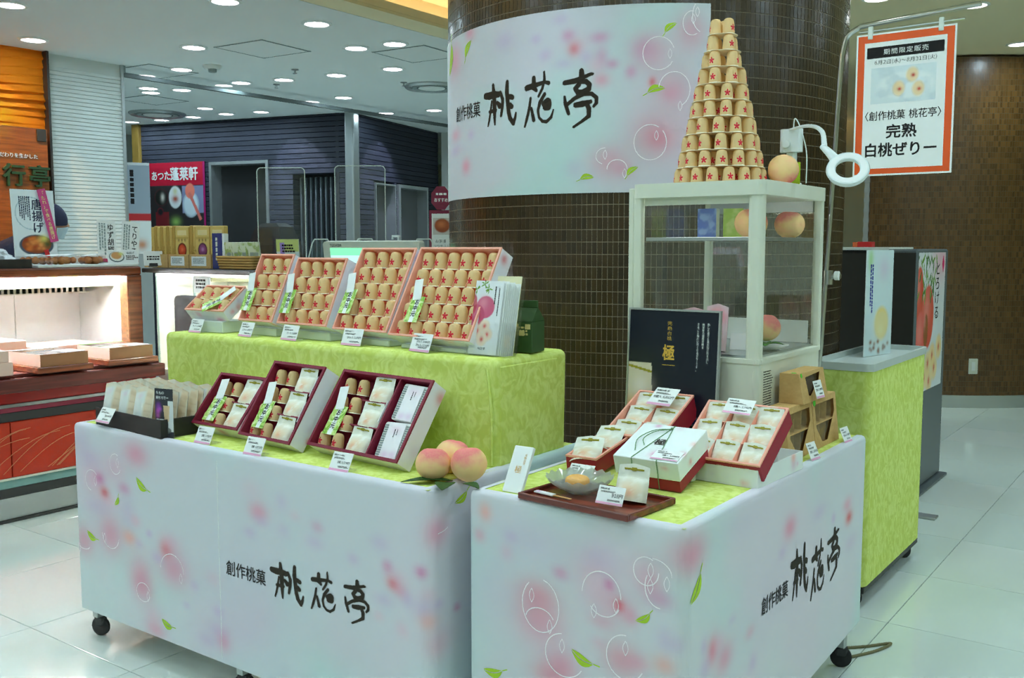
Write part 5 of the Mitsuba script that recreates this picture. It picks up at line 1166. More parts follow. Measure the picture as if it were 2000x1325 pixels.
def with_stand(t, w, drop):
    t.part('stand', cat([bx(w * .25, w * 1.12, .0, .004, -.038, -.003, .001), bx(w * .3, w * .9, .004, .03, -.004, -.0022)]), ACRYLIC, label='clear acrylic foot', M=None)


S8 = .68
for nm, (x, y, z, w, h, th, ph), title, lines, lab in [
        ('j1', (-3.16, 2.252, 1.1305, .074, .054, 1.149, -.02), '完熟白桃ぜりー', ['8ヶ入 1,944円'], 'price card in front of the small flat jelly box'),
        ('j2', (-2.867, 2.252, 1.1305, .076, .055, 1.164, -.06), '完熟白桃ぜりー', ['12ヶ入 2,916円'], 'price card in front of the narrow three-column jelly box'),
        ('j3', (-2.638, 2.252, 1.1305, .090, .055, 1.211, -.10), '完熟白桃ぜりー', ['15ヶ入 3,780円'], 'price card in front of the jelly box of four rows of four'),
        ('j4', (-2.333, 2.245, 1.1305, .088, .058, 1.196, .017), '完熟白桃ぜりー', ['20ヶ入 5,076円'], 'price card in front of the tall five-row jelly box'),
        ('j5', (-2.027, 2.240, 1.1305, .090, .059, 1.176, -.12), '完熟白桃ぜりー', ['30ヶ入 6,860円', '30ヶ入 8,100円'], 'price card with two prices in front of the largest jelly box'),
        ('m1', (-2.692, 1.926, .8135, .078, .058, 1.128, .044), '桃花ゼリー', ['1箱 3,780円'], 'price card in front of the smallest maroon box'),
        ('m2', (-2.42, 1.907, .8135, .080, .058, 1.123, .038), '桃花ゼリー', ['1箱 4,670円'], 'price card in front of the middle maroon box'),
        ('m3', (-2.046, 1.912, .8135, .075, .057, 1.063, .058), '桃花ゼリー詰合', ['1箱 5,724円'], 'price card in front of the largest maroon box'),
        ('b918', (-1.208, 2.004, .8285, .073, .047, 1.037, .045), '完熟白桃 極', ['918円'], 'price card reading 918 yen leaning on a pouch on the wooden tray'),
        ('b1944', (-1.444, 2.237, .8135, .076, .048, .809, .045), '完熟白桃 極', ['2個入 1,944円'], 'price card behind the glass bowl, in front of the two-pouch box')]:
    M = tilt(x, y, z, th, ph)
    t = price_card(M, lab, w, h, title, lines, int(abs(x * 1000)), fs=1.6 if nm == 'b918' else 1.0)
    if nm[0] in 'jm':
        Bk = np.linalg.inv(M) @ rotz(math.degrees(ph), (x, y, z))
        t.part('stand', cat([bx(.004, w + .012, .004, .045, .0005, .0035, .001), bx(w * .55, w + .01, .008, .026, .0035, .02, .002)]), ACRYLIC, label='clear acrylic foot', M=Bk)
for x, y, z, w, h, th, ph, lines, lab in [(-.958, 2.839, .8135, .058, .055, 1.17, 1.466, ['3個入 2,916円'], 'price card against the kraft box nearer the nine-pouch box'), (-.962, 3.167, .8135, .060, .051, 1.164, 1.471, ['4個入 3,780円'], 'price card against the kraft box nearer the green cart'),
                                          (-.985, 2.951, .985, .058, .056, 1.268, 1.494, ['2個入 1,944円'], 'price card leaning against the uppermost kraft box')]:
    price_card(tilt(x, y, z, th, ph), lab, w, h, '完熟白桃', lines, int(y * 1000))

# ------------------------------------------------------------------ pouches: soft translucent bags closed with a gold-green clip
CLIP = mat('clip_gold', (150, 140, 40), 0.35, metallic=0.3)


def pouch_mesh(w, h, d, flat_top=.35, n=18, m=22, seed=0):
    r = np.random.default_rng(seed)

    def side(s):
        def fn(u, v):
            t = np.where(v < 1 - flat_top, np.sqrt(np.clip(np.sin(np.pi * u), 0, 1)) * np.clip(1 - (v / (1 - flat_top)) ** 1.8, 0, 1) ** .8, 0)
            width = 1 - .10 * (v > .45) * (v - .45)
            x = (u - .5) * w * width
            wr = .0013 * np.sin(u * 17 + v * 9 + seed) * np.sin(v * 13 + seed * 2) * np.sin(np.pi * u)
            return np.column_stack([x, v * h * (1 - .07 * np.abs(2 * u - 1) * (v > .6)), s * (d * .5 * t + .0006 + (wr if s > 0 else 0)) + .012 * np.clip(v - .5, 0, 1) ** 2 * 0])
        return grid(fn, np.linspace(0, 1, n), np.linspace(0, 1, m))
    a, u, v = side(1)
    b, u2, v2 = side(-1)
    b.invert()
    return cat([a, b]), np.concatenate([u, u2]), np.concatenate([v, v2])


pouch_ps = []
for k in range(4):
    pm, u, v = pouch_mesh(1, 1, .56, seed=k)
    p = Paint(u, v, (222, 224, 210))
    p.blob(.5, .26, .40, .26, (232, 196, 152), .75).blob(.45 + .1 * k % .2, .2, .12, .1, (222, 130, 96), .45)
    p.noise(7, (240, 240, 230), .5, .7, .6, k)
    pouch_ps.append(mikit.ply(pm, PRINT, smooth=True, color=p.c))
clip_p = mikit.ply(bx(-.3, .3, .82, .865, -.02, .03, .008), CLIP)
bow_p = mikit.ply(cat([bx(-.07, .07, .80, .89, -.02, .045, .01)]), CLIP)


def pouch(M, w, h, label, group, k=0, name='pouch'):
    t = Thing(name, label, 'pouch', group, M)
    S = np.diag([w, h, (w + h) / 2, 1.0])
    bk_ = t.part('bag', pouch_ps[k % 4], None, M=S)
    t.part('clip', clip_p, None, M=S, label='gold-green clip', of=bk_)
    t.part('clip_knot', bow_p, None, M=S, of=bk_)


# ------------------------------------------------------------------ the maroon gift boxes
MB = [('M1', -2.827, 2.065, .8125, .247, .204, .878, -.014, .065, 'smallest maroon gift box of jelly cups and pouches, beside the black tray'),
      ('M2', -2.549, 2.051, .8125, .268, .269, .986, -.082, .064, 'middle maroon gift box with three rows of jelly cups and pouches'),
      ('M3', -2.24, 2.064, .8125, .402, .264, .964, -.082, .062, 'largest maroon gift box with cups, pouches and two flat packs, beside the peaches')]
ACC = mat('clear_tray', (222, 224, 220), 0.2)
for n_, (nm, x0, y0, z0, w, L, th, ph, d, lab) in enumerate(MB):
    M = tilt(x0, y0, z0, th, ph)
    JM[nm] = M
    t = Thing('maroon_box', lab, 'gift box', 'maroon gift boxes on the left table', M)
    open_box(t, w, L, d, MAROON, MAROON, wall=.007, seed=80 + n_, rim_mat=MAROON)
    who = ['smallest', 'middle', 'largest'][n_]
    rows = [2, 3, 3][n_]
    ph_ = (L - .014) / rows
    xr = w - .007 if nm != 'M3' else .262
    for j in range(1, rows):
        t.part('divider', bx(.135, xr, .007 + ph_ * j - .002, .007 + ph_ * j + .002, .005, d - .006), MAROON)
    if nm == 'M3':
        t.part('divider', bx(.262, .268, .007, L - .007, .005, d - .002), MAROON)
    nr = [3, 4, 4][n_]
    ch_ = (L - .016) / nr
    for i in range(2):
        for j in range(nr):
            C = np.eye(4)
            C[:3, 0], C[:3, 1], C[:3, 2] = (1, 0, 0), (0, .36, -.933), (0, .933, .36)
            C[:3, 3] = (.034 + .062 * i + rng.normal(0, .001), .009 + ch_ * j + max(0, ch_ - .054) * .4, .0255)
            cup(M @ C @ rotz(math.degrees(rng.normal(0, .12))), f'cream jelly cup with red flower in the {who} maroon box', f'cups in the {who} maroon box')
    for j in range(rows):
        wd = .092
        pouch(M @ fr(((.188 if nm != 'M3' else .198), .012 + ph_ * j, .036), (1, -.04 + .03 * j, 0), (.04, 1, .25)), wd, min(ph_ * 1.02, .096), f"pale pouch with gold-green clip in the {who} maroon box, {['lowest', 'middle', 'upper'][j] if rows == 3 else ['lower', 'upper'][j]} row", f'pouches in the {who} maroon box', j + n_)
    if nm == 'M3':
        for j in range(2):
            f = Thing('flat_pack', ['clear flat pack with a white label in the lower right of the largest maroon box', 'clear flat pack with a white label in the upper right of the largest maroon box'][j], 'pack', None, M @ fr((.332, .066 + .124 * j, .044), (1, .05 - .08 * j, 0), (-.05, 1, .08)))
            f.part('tray', rbox(-.054, .054, -.058, .058, -.026, 0, .008), ACC)
            for q in range(15):
                f.part('rib', bx(-.052 if q % 2 else -.05, -.036, -.052 + .007 * q, -.049 + .007 * q, 0, .002), SEAM)
                f.part('rib', bx(.036, .05, -.052 + .007 * q, -.049 + .007 * q, 0, .002), SEAM)
            sm, u, v = sheet(.068, .112, 30, 48)
            pp = Paint(u, v, (240, 236, 240)).blob(.020, .012, .014, .012, (226, 196, 222), .7).blob(.05, .014, .014, .012, (226, 196, 222), .7).blob(.034, .09, .024, .014, (236, 206, 222), .6)
            f.part('label_sheet', moved(sm, mv(-.034, -.056, .0032)), PRINT, color=pp.c)
            f.part('lettering', moved(flat(unary_union([bars(-.004, .036, .005, .03, 1, 5 + j, True), bars(.006, .036, .004, .02, 1, 9 + j, True)])), mv(0, 0, .0038)), INK)
for nm, u, v, lab in [('M1', .064, .070, 'green leaf gift card on the smallest maroon box'), ('M2', .066, .083, 'green leaf gift card on the middle maroon box'), ('M3', .065, .094, 'green leaf gift card on the largest maroon box')]:
    noshi(JM[nm] @ mv(u, v, .056), lab, 1.0, 0, 30 + int(v * 1000))

# thin white leaflets tucked into the maroon boxes
LEAFW = mat('leaflet_white', (236, 238, 240), 0.5)
for k, (nm, u, v) in enumerate([('M1', .232, .135), ('M2', .252, .20), ('M2', .252, .11), ('M3', .256, .145)]):
    single('leaflet', bx(-.001, .001, -.035, .035, -.018, .018), LEAFW, ['white leaflet tucked in the smallest maroon box', 'upper white leaflet tucked in the middle maroon box', 'lower white leaflet tucked in the middle maroon box', 'white leaflet tucked beside the pouches of the largest maroon box'][k], 'leaflet', M=JM[nm] @ mv(u, v, .045))


# ------------------------------------------------------------------ peaches
def peach_mesh(r, seed):
    m = trimesh.creation.icosphere(4, 1.0)
    v = np.array(m.vertices)
    a = np.arctan2(v[:, 1], v[:, 0])
    groove = np.exp(-(a / .22) ** 2) * np.clip(1 - np.abs(v[:, 2]) ** 6, 0, 1)
    R = 1 - .07 * groove - .16 * np.exp(-((1 - v[:, 2]) / .06)) + .05 * np.exp(-((1 + v[:, 2]) / .08))
    p = v * R[:, None] * r * np.array([1.0, 1.02, .95])
    import meshkit
    n = meshkit.fbm(v * 2.2 + seed, 3, seed)
    q = Paint(v[:, 0], v[:, 1], (240, 200, 140))
    q.ink(np.clip((n - .35) / .3, 0, 1) * .6, (244, 186, 142))
    spots = meshkit.noise(v * 26 + seed, seed + 3)
    b = np.clip((v @ np.array([math.cos(seed * 1.9) * .5, math.sin(seed * 1.9) * .5, .8]) - .25 + .5 * (n - .5)) / .5, 0, 1)
    q.ink(b * (.62 + .25 * spots), (226, 96, 118))
    return trimesh.Trimesh(p, m.faces, process=False), q.c


PEACH = [(lambda mc: mikit.ply(mc[0], SKIN, smooth=True, color=mc[1]))(peach_mesh(1.0, s)) for s in (1, 2, 3)]


def peach(x, y, z, r, k, label, group, tip=(0, 0), yaw=0):
    A = rotz(yaw) @ rotx(tip[0])
    A = mv(x, y, z + r * .94) @ A @ np.diag([r, r, r, 1.0])
    single('peach', PEACH[k], None, label, 'peach', group, M=A)


peach(-1.726, 2.002, .812, .0485, 0, 'pink-topped peach on the left table, left of the group of three', 'peaches on the left table', (12, 0), 200)
peach(-1.640, 2.052, .812, .0505, 1, 'pale pink peach on the left table, front right of the group of three', 'peaches on the left table', (-8, 0), 60)
peach(-1.738, 2.102, .812, .0505, 2, 'peach half hidden behind the other two on the left table', 'peaches on the left table', (10, 0), 120)
LEAFDARK = mat('leaf_dark', (34, 74, 30), 0.45)


def leaf_mesh(L, W, bend):
    g, u, v = grid(lambda u, v: np.column_stack([u * L, (v - .5) * W * np.sin(np.pi * u ** .85) ** .9 * 2 * .5, .004 + bend * np.sin(np.pi * u) * .3 + .12 * W * np.abs(v - .5) * 2 * np.sin(np.pi * u)]), np.linspace(0, 1, 20), np.linspace(0, 1, 7))
    b = g.copy()
    b.vertices[:, 2] -= .001
    b.invert()
    return cat([g, b])


for k, (x, y, yw, L, W, lab) in enumerate([(-1.66, 2.01, 222, .145, .042, 'long dark green leaf pointing left under the peaches'), (-1.66, 1.985, 300, .085, .055, 'broad dark green leaf at the table edge under the peaches'), (-1.62, 2.0, 345, .075, .035, 'small dark green leaf under the right-hand peach')]):
    single('peach_leaf', leaf_mesh(L, W, .012), LEAFDARK, lab, 'leaf', 'leaves under the peaches', M=rotz(yw, (x, y, .8135)), smooth=True)

# ------------------------------------------------------------------ right table: pouch boxes
def cells_box(nm, x0, y0, z0, w, L, th, ph, d, nc, nr, lab, seed, out=None, pl=''):
    M = tilt(x0, y0, z0, th, ph)
    JM[nm] = M
    t = Thing('pouch_box', lab, 'gift box', 'pink boxes of pouches on the right table', M)
    open_box(t, w, L, d, out or CRIMSON, PINK, wall=.004, rim_mat=PINK)
    cw_, ch_ = (w - .008) / nc, (L - .008) / nr
    for i in range(1, nc):
        t.part('divider', bx(.004 + cw_ * i - .001, .004 + cw_ * i + .001, .004, L - .004, .005, d - .004), PINK)
    for j in range(1, nr):
        t.part('cross_divider', bx(.004, w - .004, .004 + ch_ * j - .001, .004 + ch_ * j + .001, .005, d - .004), PINK)
    pos = {1: [''], 2: ['left', 'right'], 3: ['left', 'middle', 'right']}
    posr = {2: ['front', 'back'], 3: ['front', 'middle', 'back']}
    for i in range(nc):
        for j in range(nr):
            q = rng.normal(0, .06)
            pouch(M @ fr((.004 + cw_ * (i + .5), .010 + ch_ * j, .022 + .012 * (d > .06)), (1, q, 0), (-q, 1, .55)), cw_ * .98, ch_ * 1.10,
                  f'pale pouch with gold-green clip in {pl}, ' + (f'{posr[nr][j]} cell' if nc == 1 else f'{posr[nr][j]} row {pos[nc][i]}'), 'pouches in ' + pl, i + 2 * j)
    return M


cells_box('P2', -1.479, 2.30, .8125, .098, .215, .16, .03, .05, 1, 2, 'small pink box holding two pouches beside the white gift box', 1, None, 'the two-pouch pink box')
cells_box('P6', -1.467, 2.511, .83, .186, .243, .435, -.004, .075, 2, 3, 'tilted pink box of six pouches in front of the black poster', 2, None, 'the six-pouch pink box')
M9 = cells_box('P9', -1.192, 2.452, .830, .240, .228, .60, -.03, .058, 3, 3, 'tilted pink box of nine pouches standing in its white lid', 3, None, 'the nine-pouch pink box')
# props under the tilted boxes
single('box_prop', moved(bx(.02, .17, .10, .13, 0, .045, .002), fr((-1.452, 2.492, .8135), (1, .02, 0), (-.02, 1, 0))), CLEARP, 'pale support block under the six-pouch pink box', 'support')
lid = Thing('shallow_tray', 'shallow white blossom-printed tray under the nine-pouch box on the right table', 'tray', M=rotz(-2, (-1.175, 2.43, .8128)))
lm = dense(cat([bx(0, .215, 0, .31, 0, .003), bx(0, .003, 0, .31, .003, .052), bx(.212, .215, 0, .31, .003, .052), bx(.003, .212, 0, .003, .003, .052), bx(.003, .212, .307, .31, .003, .052)]), .016)
lid.part('tray', lm, PRINT, color=floral(lm, 77, (226, 230, 226)))
single('box_prop', moved(bx(.03, .18, .13, .16, 0, .085, .002), rotz(-5, (-1.172, 2.47, .817))), CLEARP, 'pale support block under the nine-pouch pink box', 'support')
# price cards lying on the two boxes
for nm, u, v, h, w_, hh, lns, lab in [('P6', .072, .150, .092, .080, .082, ['6個入 5,832円'], 'price card lying on the six-pouch pink box'), ('P9', .072, .163, .080, .084, .055, ['8個入 8,748円'], 'price card lying on the nine-pouch pink box')]:
    price_card(JM[nm] @ fr((u, v, h), (1, -.03, 0), (0, 1, .12)), lab, w_, hh, '完熟白桃 極', lns, int(u * 9000))

# the white gift box tied with a green cord
G = tilt(-1.291, 2.262, .8135, .325, .014)
gb = Thing('cord_tied_box', 'white blossom-printed gift box tied with green cord, tilted on the right table', 'gift box', M=G)
gw, gl, gd = .188, .188, .088
gb.part('base', bx(.003, gw - .003, .003, gl - .003, 0, .06), CRIMSON, label='dark red lower box')
gm = dense(bx(-.001, gw + .001, -.001, gl + .001, .034, gd, .0015), .014)
gb.part('lid', gm, PRINT, color=floral(gm, 91, (232, 238, 236)))
CORD = mat('green_cord', (96, 132, 92), 0.6)
for (a, b) in (((.055, -.002), (.097, gl + .001)), ((.128, -.002), (.094, gl + .001))):
    k = gb.part('cord', tube([(a[0] - .002, a[1] - .0005, .002), (a[0], a[1] - .0005, gd - .002), (a[0], a[1] + .002, gd + .0012), (b[0], b[1] - .002, gd + .0012), (b[0], b[1], gd - .002), (b[0], b[1], .004)], .0011, 6), CORD)
gb.part('cord_end', tube(bez((.095, .165, gd + .003), (.055, .14, gd + .008), (.030, .09, gd + .006), (.048, .035, gd + .003)), .0012, 6), CORD)
gb.part('cord_end', tube(bez((.095, .165, gd + .003), (.062, .13, gd + .010), (.045, .095, gd + .006), (.06, .066, gd + .003)), .0012, 6), CORD)
gb.part('cord_knot', moved(trimesh.creation.icosphere(2, .004), mv(.095, .168, gd + .003)), CORD, 40)
GOLDI = mat('gold_ink', (190, 146, 60), 0.35, metallic=0.6)
gb.part('brush_character', moved(flat(TX('極', .034, fat=.02)), mv(.078, .082, gd + .0006)), BRUSHINK)
t = price_card(G @ fr((.106, .004, gd + .0025), (1, 0, 0), (0, 1, 0)), 'price card lying on the cord-tied white box', .078, .05, '完熟白桃 極', ['4個入 3,888円'], 23)
single('box_prop', moved(bx(.03, .16, .12, .15, 0, .040, .002), fr((-1.291, 2.262, .8135), (1, .014, 0), (-.014, 1, 0))), CLEARP, 'pale support block under the white gift box tied with green cord', 'support')

# wooden tray with the glass bowl, spoon, pouch
TRAYW = mat('tray_lacquer', wood_fn((86, 28, 18), (124, 44, 26), 6, 60, 60), 0.25, clearcoat=0.5)
tr = Thing('wooden_tray', 'small red-brown wooden tray at the front of the right table', 'tray', M=rotz(-4.5, (-1.418, 1.972, .8132)))
tr.part('plate', rbox(.004, .331, .004, .211, 0, .006, .006), TRAYW)
for a in (bx(0, .335, 0, .008, 0, .0165, .002), bx(0, .335, .207, .215, 0, .0165, .002), bx(0, .008, .008, .207, 0, .0165, .002), bx(.327, .335, .008, .207, 0, .0165, .002)):
    tr.part('edge', a, TRAYW)
gbw = Thing('glass_bowl', 'cut glass bowl with a scalloped rim on the wooden tray', 'bowl', M=mv(-1.312, 2.100, .8196))
nth = 72
th_ = np.arange(nth) * 2 * np.pi / nth
rings, dims = [], [(.030, .0), (.034, .004), (.056, .014), (.076, .028), (.088, .042), (.0865, .0425), (.073, .031), (.053, .0175), (.030, .0085), (.001, .008)]
for k, (r, z) in enumerate([(.001, 0)] + dims):
    sc = np.where((k >= 4) & (k <= 7), 1 + .022 * np.cos(th_ * 18), 1.0) * (1 + (.010 * np.cos(th_ * 36) if 2 <= k <= 4 else 0))
    zz = z + (.0035 * np.cos(th_ * 18) if k in (5, 6) else 0)
    rings.append(np.column_stack([r * sc * np.cos(th_), r * sc * np.sin(th_), zz + 0 * th_]))
Vb = np.vstack(rings)
Fb = []
for k in range(len(rings) - 1):
    a = k * nth + np.arange(nth)
    b = k * nth + (np.arange(nth) + 1) % nth
    Fb += [np.column_stack([a, b, b + nth]), np.column_stack([a, b + nth, a + nth])]
scene['mat_cut_glass'] = {'type': 'principledthin', 'base_color': {'type': 'rgb', 'value': [.9, .93, .92]}, 'roughness': 0.12, 'spec_trans': 0.72, 'diff_trans': 0.8, 'eta': 1.5}
gbw.part('bowl', trimesh.Trimesh(Vb, np.vstack(Fb), process=False), 'mat_cut_glass', True)
JELLY = mat('jelly_amber', (232, 172, 96), 0.12, clearcoat=0.8)
jl = trimesh.creation.icosphere(3, 1.0)
jv = jl.vertices
jl = trimesh.Trimesh(np.column_stack([np.sign(jv[:, 0]) * np.abs(jv[:, 0]) ** .8 * .031, np.sign(jv[:, 1]) * np.abs(jv[:, 1]) ** .8 * .028, np.sign(jv[:, 2]) * np.abs(jv[:, 2]) ** .75 * .017]), jl.faces, process=False)
single('peach_jelly', jl, JELLY, 'amber peach jelly in the cut glass bowl', 'jelly', M=mv(-1.318, 2.098, .8196 + .0275), smooth=True)
sp = Thing('wooden_spoon', 'wooden spoon in a white paper sleeve at the front of the wooden tray', 'spoon', M=rotz(-7, (-1.400, 2.028, .8215)))
spw = sheet(.062, .017, 30, 8)
pp = Paint(spw[1], spw[2], (238, 236, 238)).blob(.010, .008, .006, .005, (206, 110, 190), .9)
sp.part('sleeve', moved(spw[0], mv(0, -.0085, .0042)), PRINT, color=pp.c)
sp.part('sleeve_body', bx(0, .062, -.0085, .0085, 0, .004, .001), PAPER)
sp.part('handle', bx(.06, .118, -.004, .004, .001, .003, .0008), mat('spoon_wood', (212, 160, 104), .55))
pouch(fr((-1.155, 2.085, .823), (1, .05, 0), (-.02, .30, 1)), .088, .094, 'standing pale pouch with a gold clip on the wooden tray', None, 1)
kc = Thing('sleeve_card', 'upright narrow white card with gold characters at the front of the right table', 'card', M=tilt(-1.496, 2.010, .8135, 1.062, .027))
kc.part('body', bx(0, .059, 0, .128, -.012, 0, .0012), PAPER)
kc.part('lettering', moved(flat(TX('極', .022)), mv(.020, .055, .0006)), GOLDI)
kc.part('small_lettering', moved(flat(TX('完熟白桃', .0075, vertical=True)), mv(.040, .108, .0006)), GOLDI)

# kraft boxes with cut windows
WINF = mat('window_film', (74, 58, 50), 0.12, specular=0.6)
STICK = mat('green_sticker', (86, 182, 48), 0.5)


def kraft_box(M, L, H, D, label, big=True, seed=0):
    """x along the window face (length L), y up, z out; D deep."""
    t = Thing('kraft_box', label, 'box', 'kraft boxes on the right table', M)
    ins = .018
    # window outline and its bars
    win = Polygon([(L * .10, H * .88), (L * .90, H * .88), (L * .90, H * .62), (L * .52, H * .10), (L * .30, H * .10), (L * .10, H * .42)])
    if not big:
        win = Polygon([(L * .22, H * .84), (L * .82, H * .90), (L * .74, H * .62), (L * .34, H * .20), (L * .26, H * .22)])
    face = sbox(0, 0, L, H).difference(win)
    front = slab(face, .0015)
    v = np.array(front.vertices)
    v[:, 2] -= ins * v[:, 1] / H + .0015
    t.part('window_face', trimesh.Trimesh(v, front.faces, process=False), KRAFT)
    side = Polygon([(0, 0), (-D, 0), (-D, H), (-ins, H)])
    for x in (0, L - .0015):
        sm = trimesh.creation.extrude_polygon(side, .0015, engine='earcut')
        sm.apply_transform(fr((x, 0, 0), (0, 0, 1), (0, 1, 0)))
        sm.vertices[:, 0] = x + (sm.vertices[:, 0] - sm.vertices[:, 0].min())
        t.part('side', sm, KRAFT)
    t.part('back', bx(0, L, 0, H, -D, -D + .0015), KRAFT)
    t.part('bottom', bx(.0015, L - .0015, 0, .0015, -D + .0015, -.002), KRAFT)
    t.part('top', bx(.0015, L - .0015, H - .0015, H, -D + .0015, -ins - .001), KRAFT)
    t.part('film', moved(flat(win.buffer(.002)), fr((0, 0, -.006), (1, 0, 0), (0, 1, -ins / H))), GLASS, label='clear window film')
    if big:
        t.part('shelf', bx(.003, L - .003, H * .47, H * .47 + .003, -D + .003, -ins * .62), KRAFT)
        for x in (L * .36, L * .64):
            t.part('divider', bx(x - .001, x + .001, .003, H - .003, -D + .003, -ins - .002), KRAFT)
    else:
        t.part('wrapped_sweet', bx(L * .2, L * .8, .004, H * .8, -D + .01, -ins - .01, .01), mat('brown_sweet', (96, 74, 70), .4) if 'mat_brown_sweet' not in scene else 'mat_brown_sweet')
    for (x, y) in ((L * .08, H * .93),):
        t.part('sticker', moved(cyl(H * .075, .0006, 20), fr((x, y, .0006 - ins * y / H), (1, 0, 0), (0, 1, -ins / H))), STICK)
        t.part('sticker', moved(cyl(H * .085, .0006, 20), fr((x, H + .0002, -ins - .022), (1, 0, 0), (0, 0, -1))), STICK)
    return t


KX = -1.004
kf = lambda x, y, z: fr((x, y, z), (0, 1, 0), (0, 0, 1))
kraft_box(kf(KX, 2.776, .8132), .228, .158, .083, 'kraft window box at the front of the right table, next to the nine-pouch box', True, 1)
kraft_box(kf(KX, 3.008, .8132), .228, .158, .083, 'kraft window box at the back of the right table, against the green cart', True, 2)
kraft_box(kf(KX - .004, 2.895, .9722), .225, .092, .078, 'smaller kraft box stacked on top of the two window boxes', False, 3)
for i, (y, z, w, h) in enumerate([(2.812, .890, .05, .06), (2.888, .890, .05, .06), (2.835, .817, .05, .055), (3.045, .890, .05, .06), (3.12, .890, .05, .06), (3.07, .817, .05, .055)]):
    pouch(fr((KX - .05, y, z), (0, 1, 0), (0, .05, 1)), w, h, f"pale pouch seen through the window of the {'front' if i < 3 else 'back'} kraft box, {['upper left', 'upper middle', 'lower'][i % 3]} compartment", 'pouches in the kraft boxes', i)

# ------------------------------------------------------------------ refrigerated glass case
CX0, CX1, CY0, CY1, CZ0, CZ1 = -1.534, -1.104, 2.772, 3.325, .8132, 1.650
fc = Thing('refrigerated_case', 'cream countertop refrigerated display case with glass sides on the right table', 'display case')
fc.part('base', rbox(CX0, CX1, CY0, CY1, CZ0, 1.105, .022, 5), CREAM, 30)
fc.part('base_lip', rbox(CX0 - .004, CX1 + .004, CY0 - .004, CY1 + .004, 1.100, 1.114, .024, 5), CREAM, 30)
fc.part('top', rbox(CX0 - .006, CX1 + .006, CY0 - .006, CY1 + .006, 1.606, CZ1, .026, 5), CREAM, 30)
fc.part('post', rbox(CX1 - .048, CX1, CY0, CY0 + .04, 1.112, 1.61, .016, 5), CREAM, 30)
fc.part('post', rbox(CX0, CX0 + .026, CY0, CY0 + .03, 1.112, 1.61, .006, 3), CREAM, 30)
fc.part('post', rbox(CX1 - .03, CX1, CY1 - .026, CY1, 1.112, 1.61, .006, 3), CREAM, 30)
fc.part('post', rbox(CX0, CX0 + .026, CY1 - .026, CY1, 1.112, 1.61, .006, 3), CREAM, 30)
fc.part('side_channel', cat([bx(CX0 - .022, CX0 - .003, CY0 + .004, CY0 + .02, CZ0 + .03, CZ1 - .012, .003), bx(CX0 - .003, CX0, CY0 + .006, CY0 + .016, CZ0 + .03, CZ1 - .03)]), CREAM)
pane = lambda a, b: grid(lambda u, v: np.column_stack([a[0] + (b[0] - a[0]) * u, a[1] + (b[1] - a[1]) * u, v]), [0, 1], [1.112, 1.607])[0]
for a, b in (((CX0 + .024, CY0 + .012), (CX1 - .044, CY0 + .012)), ((CX1 - .01, CY0 + .036), (CX1 - .01, CY1 - .024)), ((CX0 + .012, CY0 + .028), (CX0 + .012, CY1 - .024))):
    fc.part('glass_pane', pane(a, b), GLASS)
scene['mat_coated_glass'] = {'type': 'thindielectric', 'int_ior': 2.5}
fc.part('back_door', pane((CX0 + .024, CY1 - .012), (CX1 - .028, CY1 - .012)), 'mat_coated_glass', label='reflective glass back door')
fc.part('shelf_glass', bx(CX0 + .03, CX1 - .03, CY0 + .04, CY1 - .05, 1.472, 1.478), ACRYLIC)
fc.part('shelf_rim', cat([bx(CX0 + .026, CX1 - .02, CY0 + .034, CY0 + .040, 1.470, 1.482, .001), bx(CX1 - .028, CX1 - .020, CY0 + .04, CY1 - .04, 1.470, 1.482, .001)]), ALU)
fc.part('back_panel', bx(CX0 + .03, CX1 - .034, CY1 - .040, CY1 - .036, 1.123, 1.20), WHITE)
fc.part('back_frame', cat([bx(-1.36, -1.345, CY1 - .034, CY1 - .018, 1.114, 1.606), bx(CX0 + .026, CX1 - .03, CY1 - .034, CY1 - .018, 1.57, 1.606), bx(CX0 + .026, CX1 - .03, CY1 - .034, CY1 - .018, 1.114, 1.135)]), ALU)
fc.part('shelf_track', cat([bx(-1.34, -1.325, CY1 - .045, CY1 - .035, 1.13, 1.6)] + [bx(-1.336, -1.329, CY1 - .046, CY1 - .0448, 1.14 + .018 * i, 1.148 + .018 * i) for i in range(25)]), CREAM)
fc.part('floor_plate', bx(CX0 + .02, CX1 - .02, CY0 + .02, CY1 - .02, 1.114, 1.122), STEEL)
fc.part('caution_text', moved(flat(bars(0, 0, .075, .20, 26, 4, False, .42)), fr((CX1 + .0008, CY0 + .036, 1.075), (0, 1, 0), (0, 0, 1))), DARK)
# things in the case
peach(-1.245, 3.03, 1.4795, .052, 1, 'pale peach on the glass shelf of the refrigerated case, seen through the front', 'peaches in the case', (5, 0), 140)
peach(-1.15, 3.12, 1.4795, .048, 2, 'peach on the glass shelf of the refrigerated case, behind the corner post', 'peaches in the case', (-5, 0), 250)
PLATE = mat('plate_white', (226, 230, 228), 0.2)
pd = Thing('dessert_plate', 'glass dish with green leaves under the peach in the refrigerated case', 'dish', M=mv(-1.175, 3.0, 1.1235))
pd.part('dish', lathe([(0, 0), (.04, 0), (.072, .014), (.074, .016), (.040, .005), (0, .005)], 32), PLATE, 40)
for a in (20, 110, 200, 290):
    pd.part('leaf', leaf_mesh(.06, .035, .012), mat('leaf_bright', (70, 140, 60), .45) if 'mat_leaf_bright' not in scene else 'mat_leaf_bright', True, M=rotz(a, (0, 0, .012)))
peach(-1.172, 3.0, 1.152, .045, 2, 'very pale peach on the leafy dish at the bottom of the refrigerated case', 'peaches in the case', (8, 0), 30)
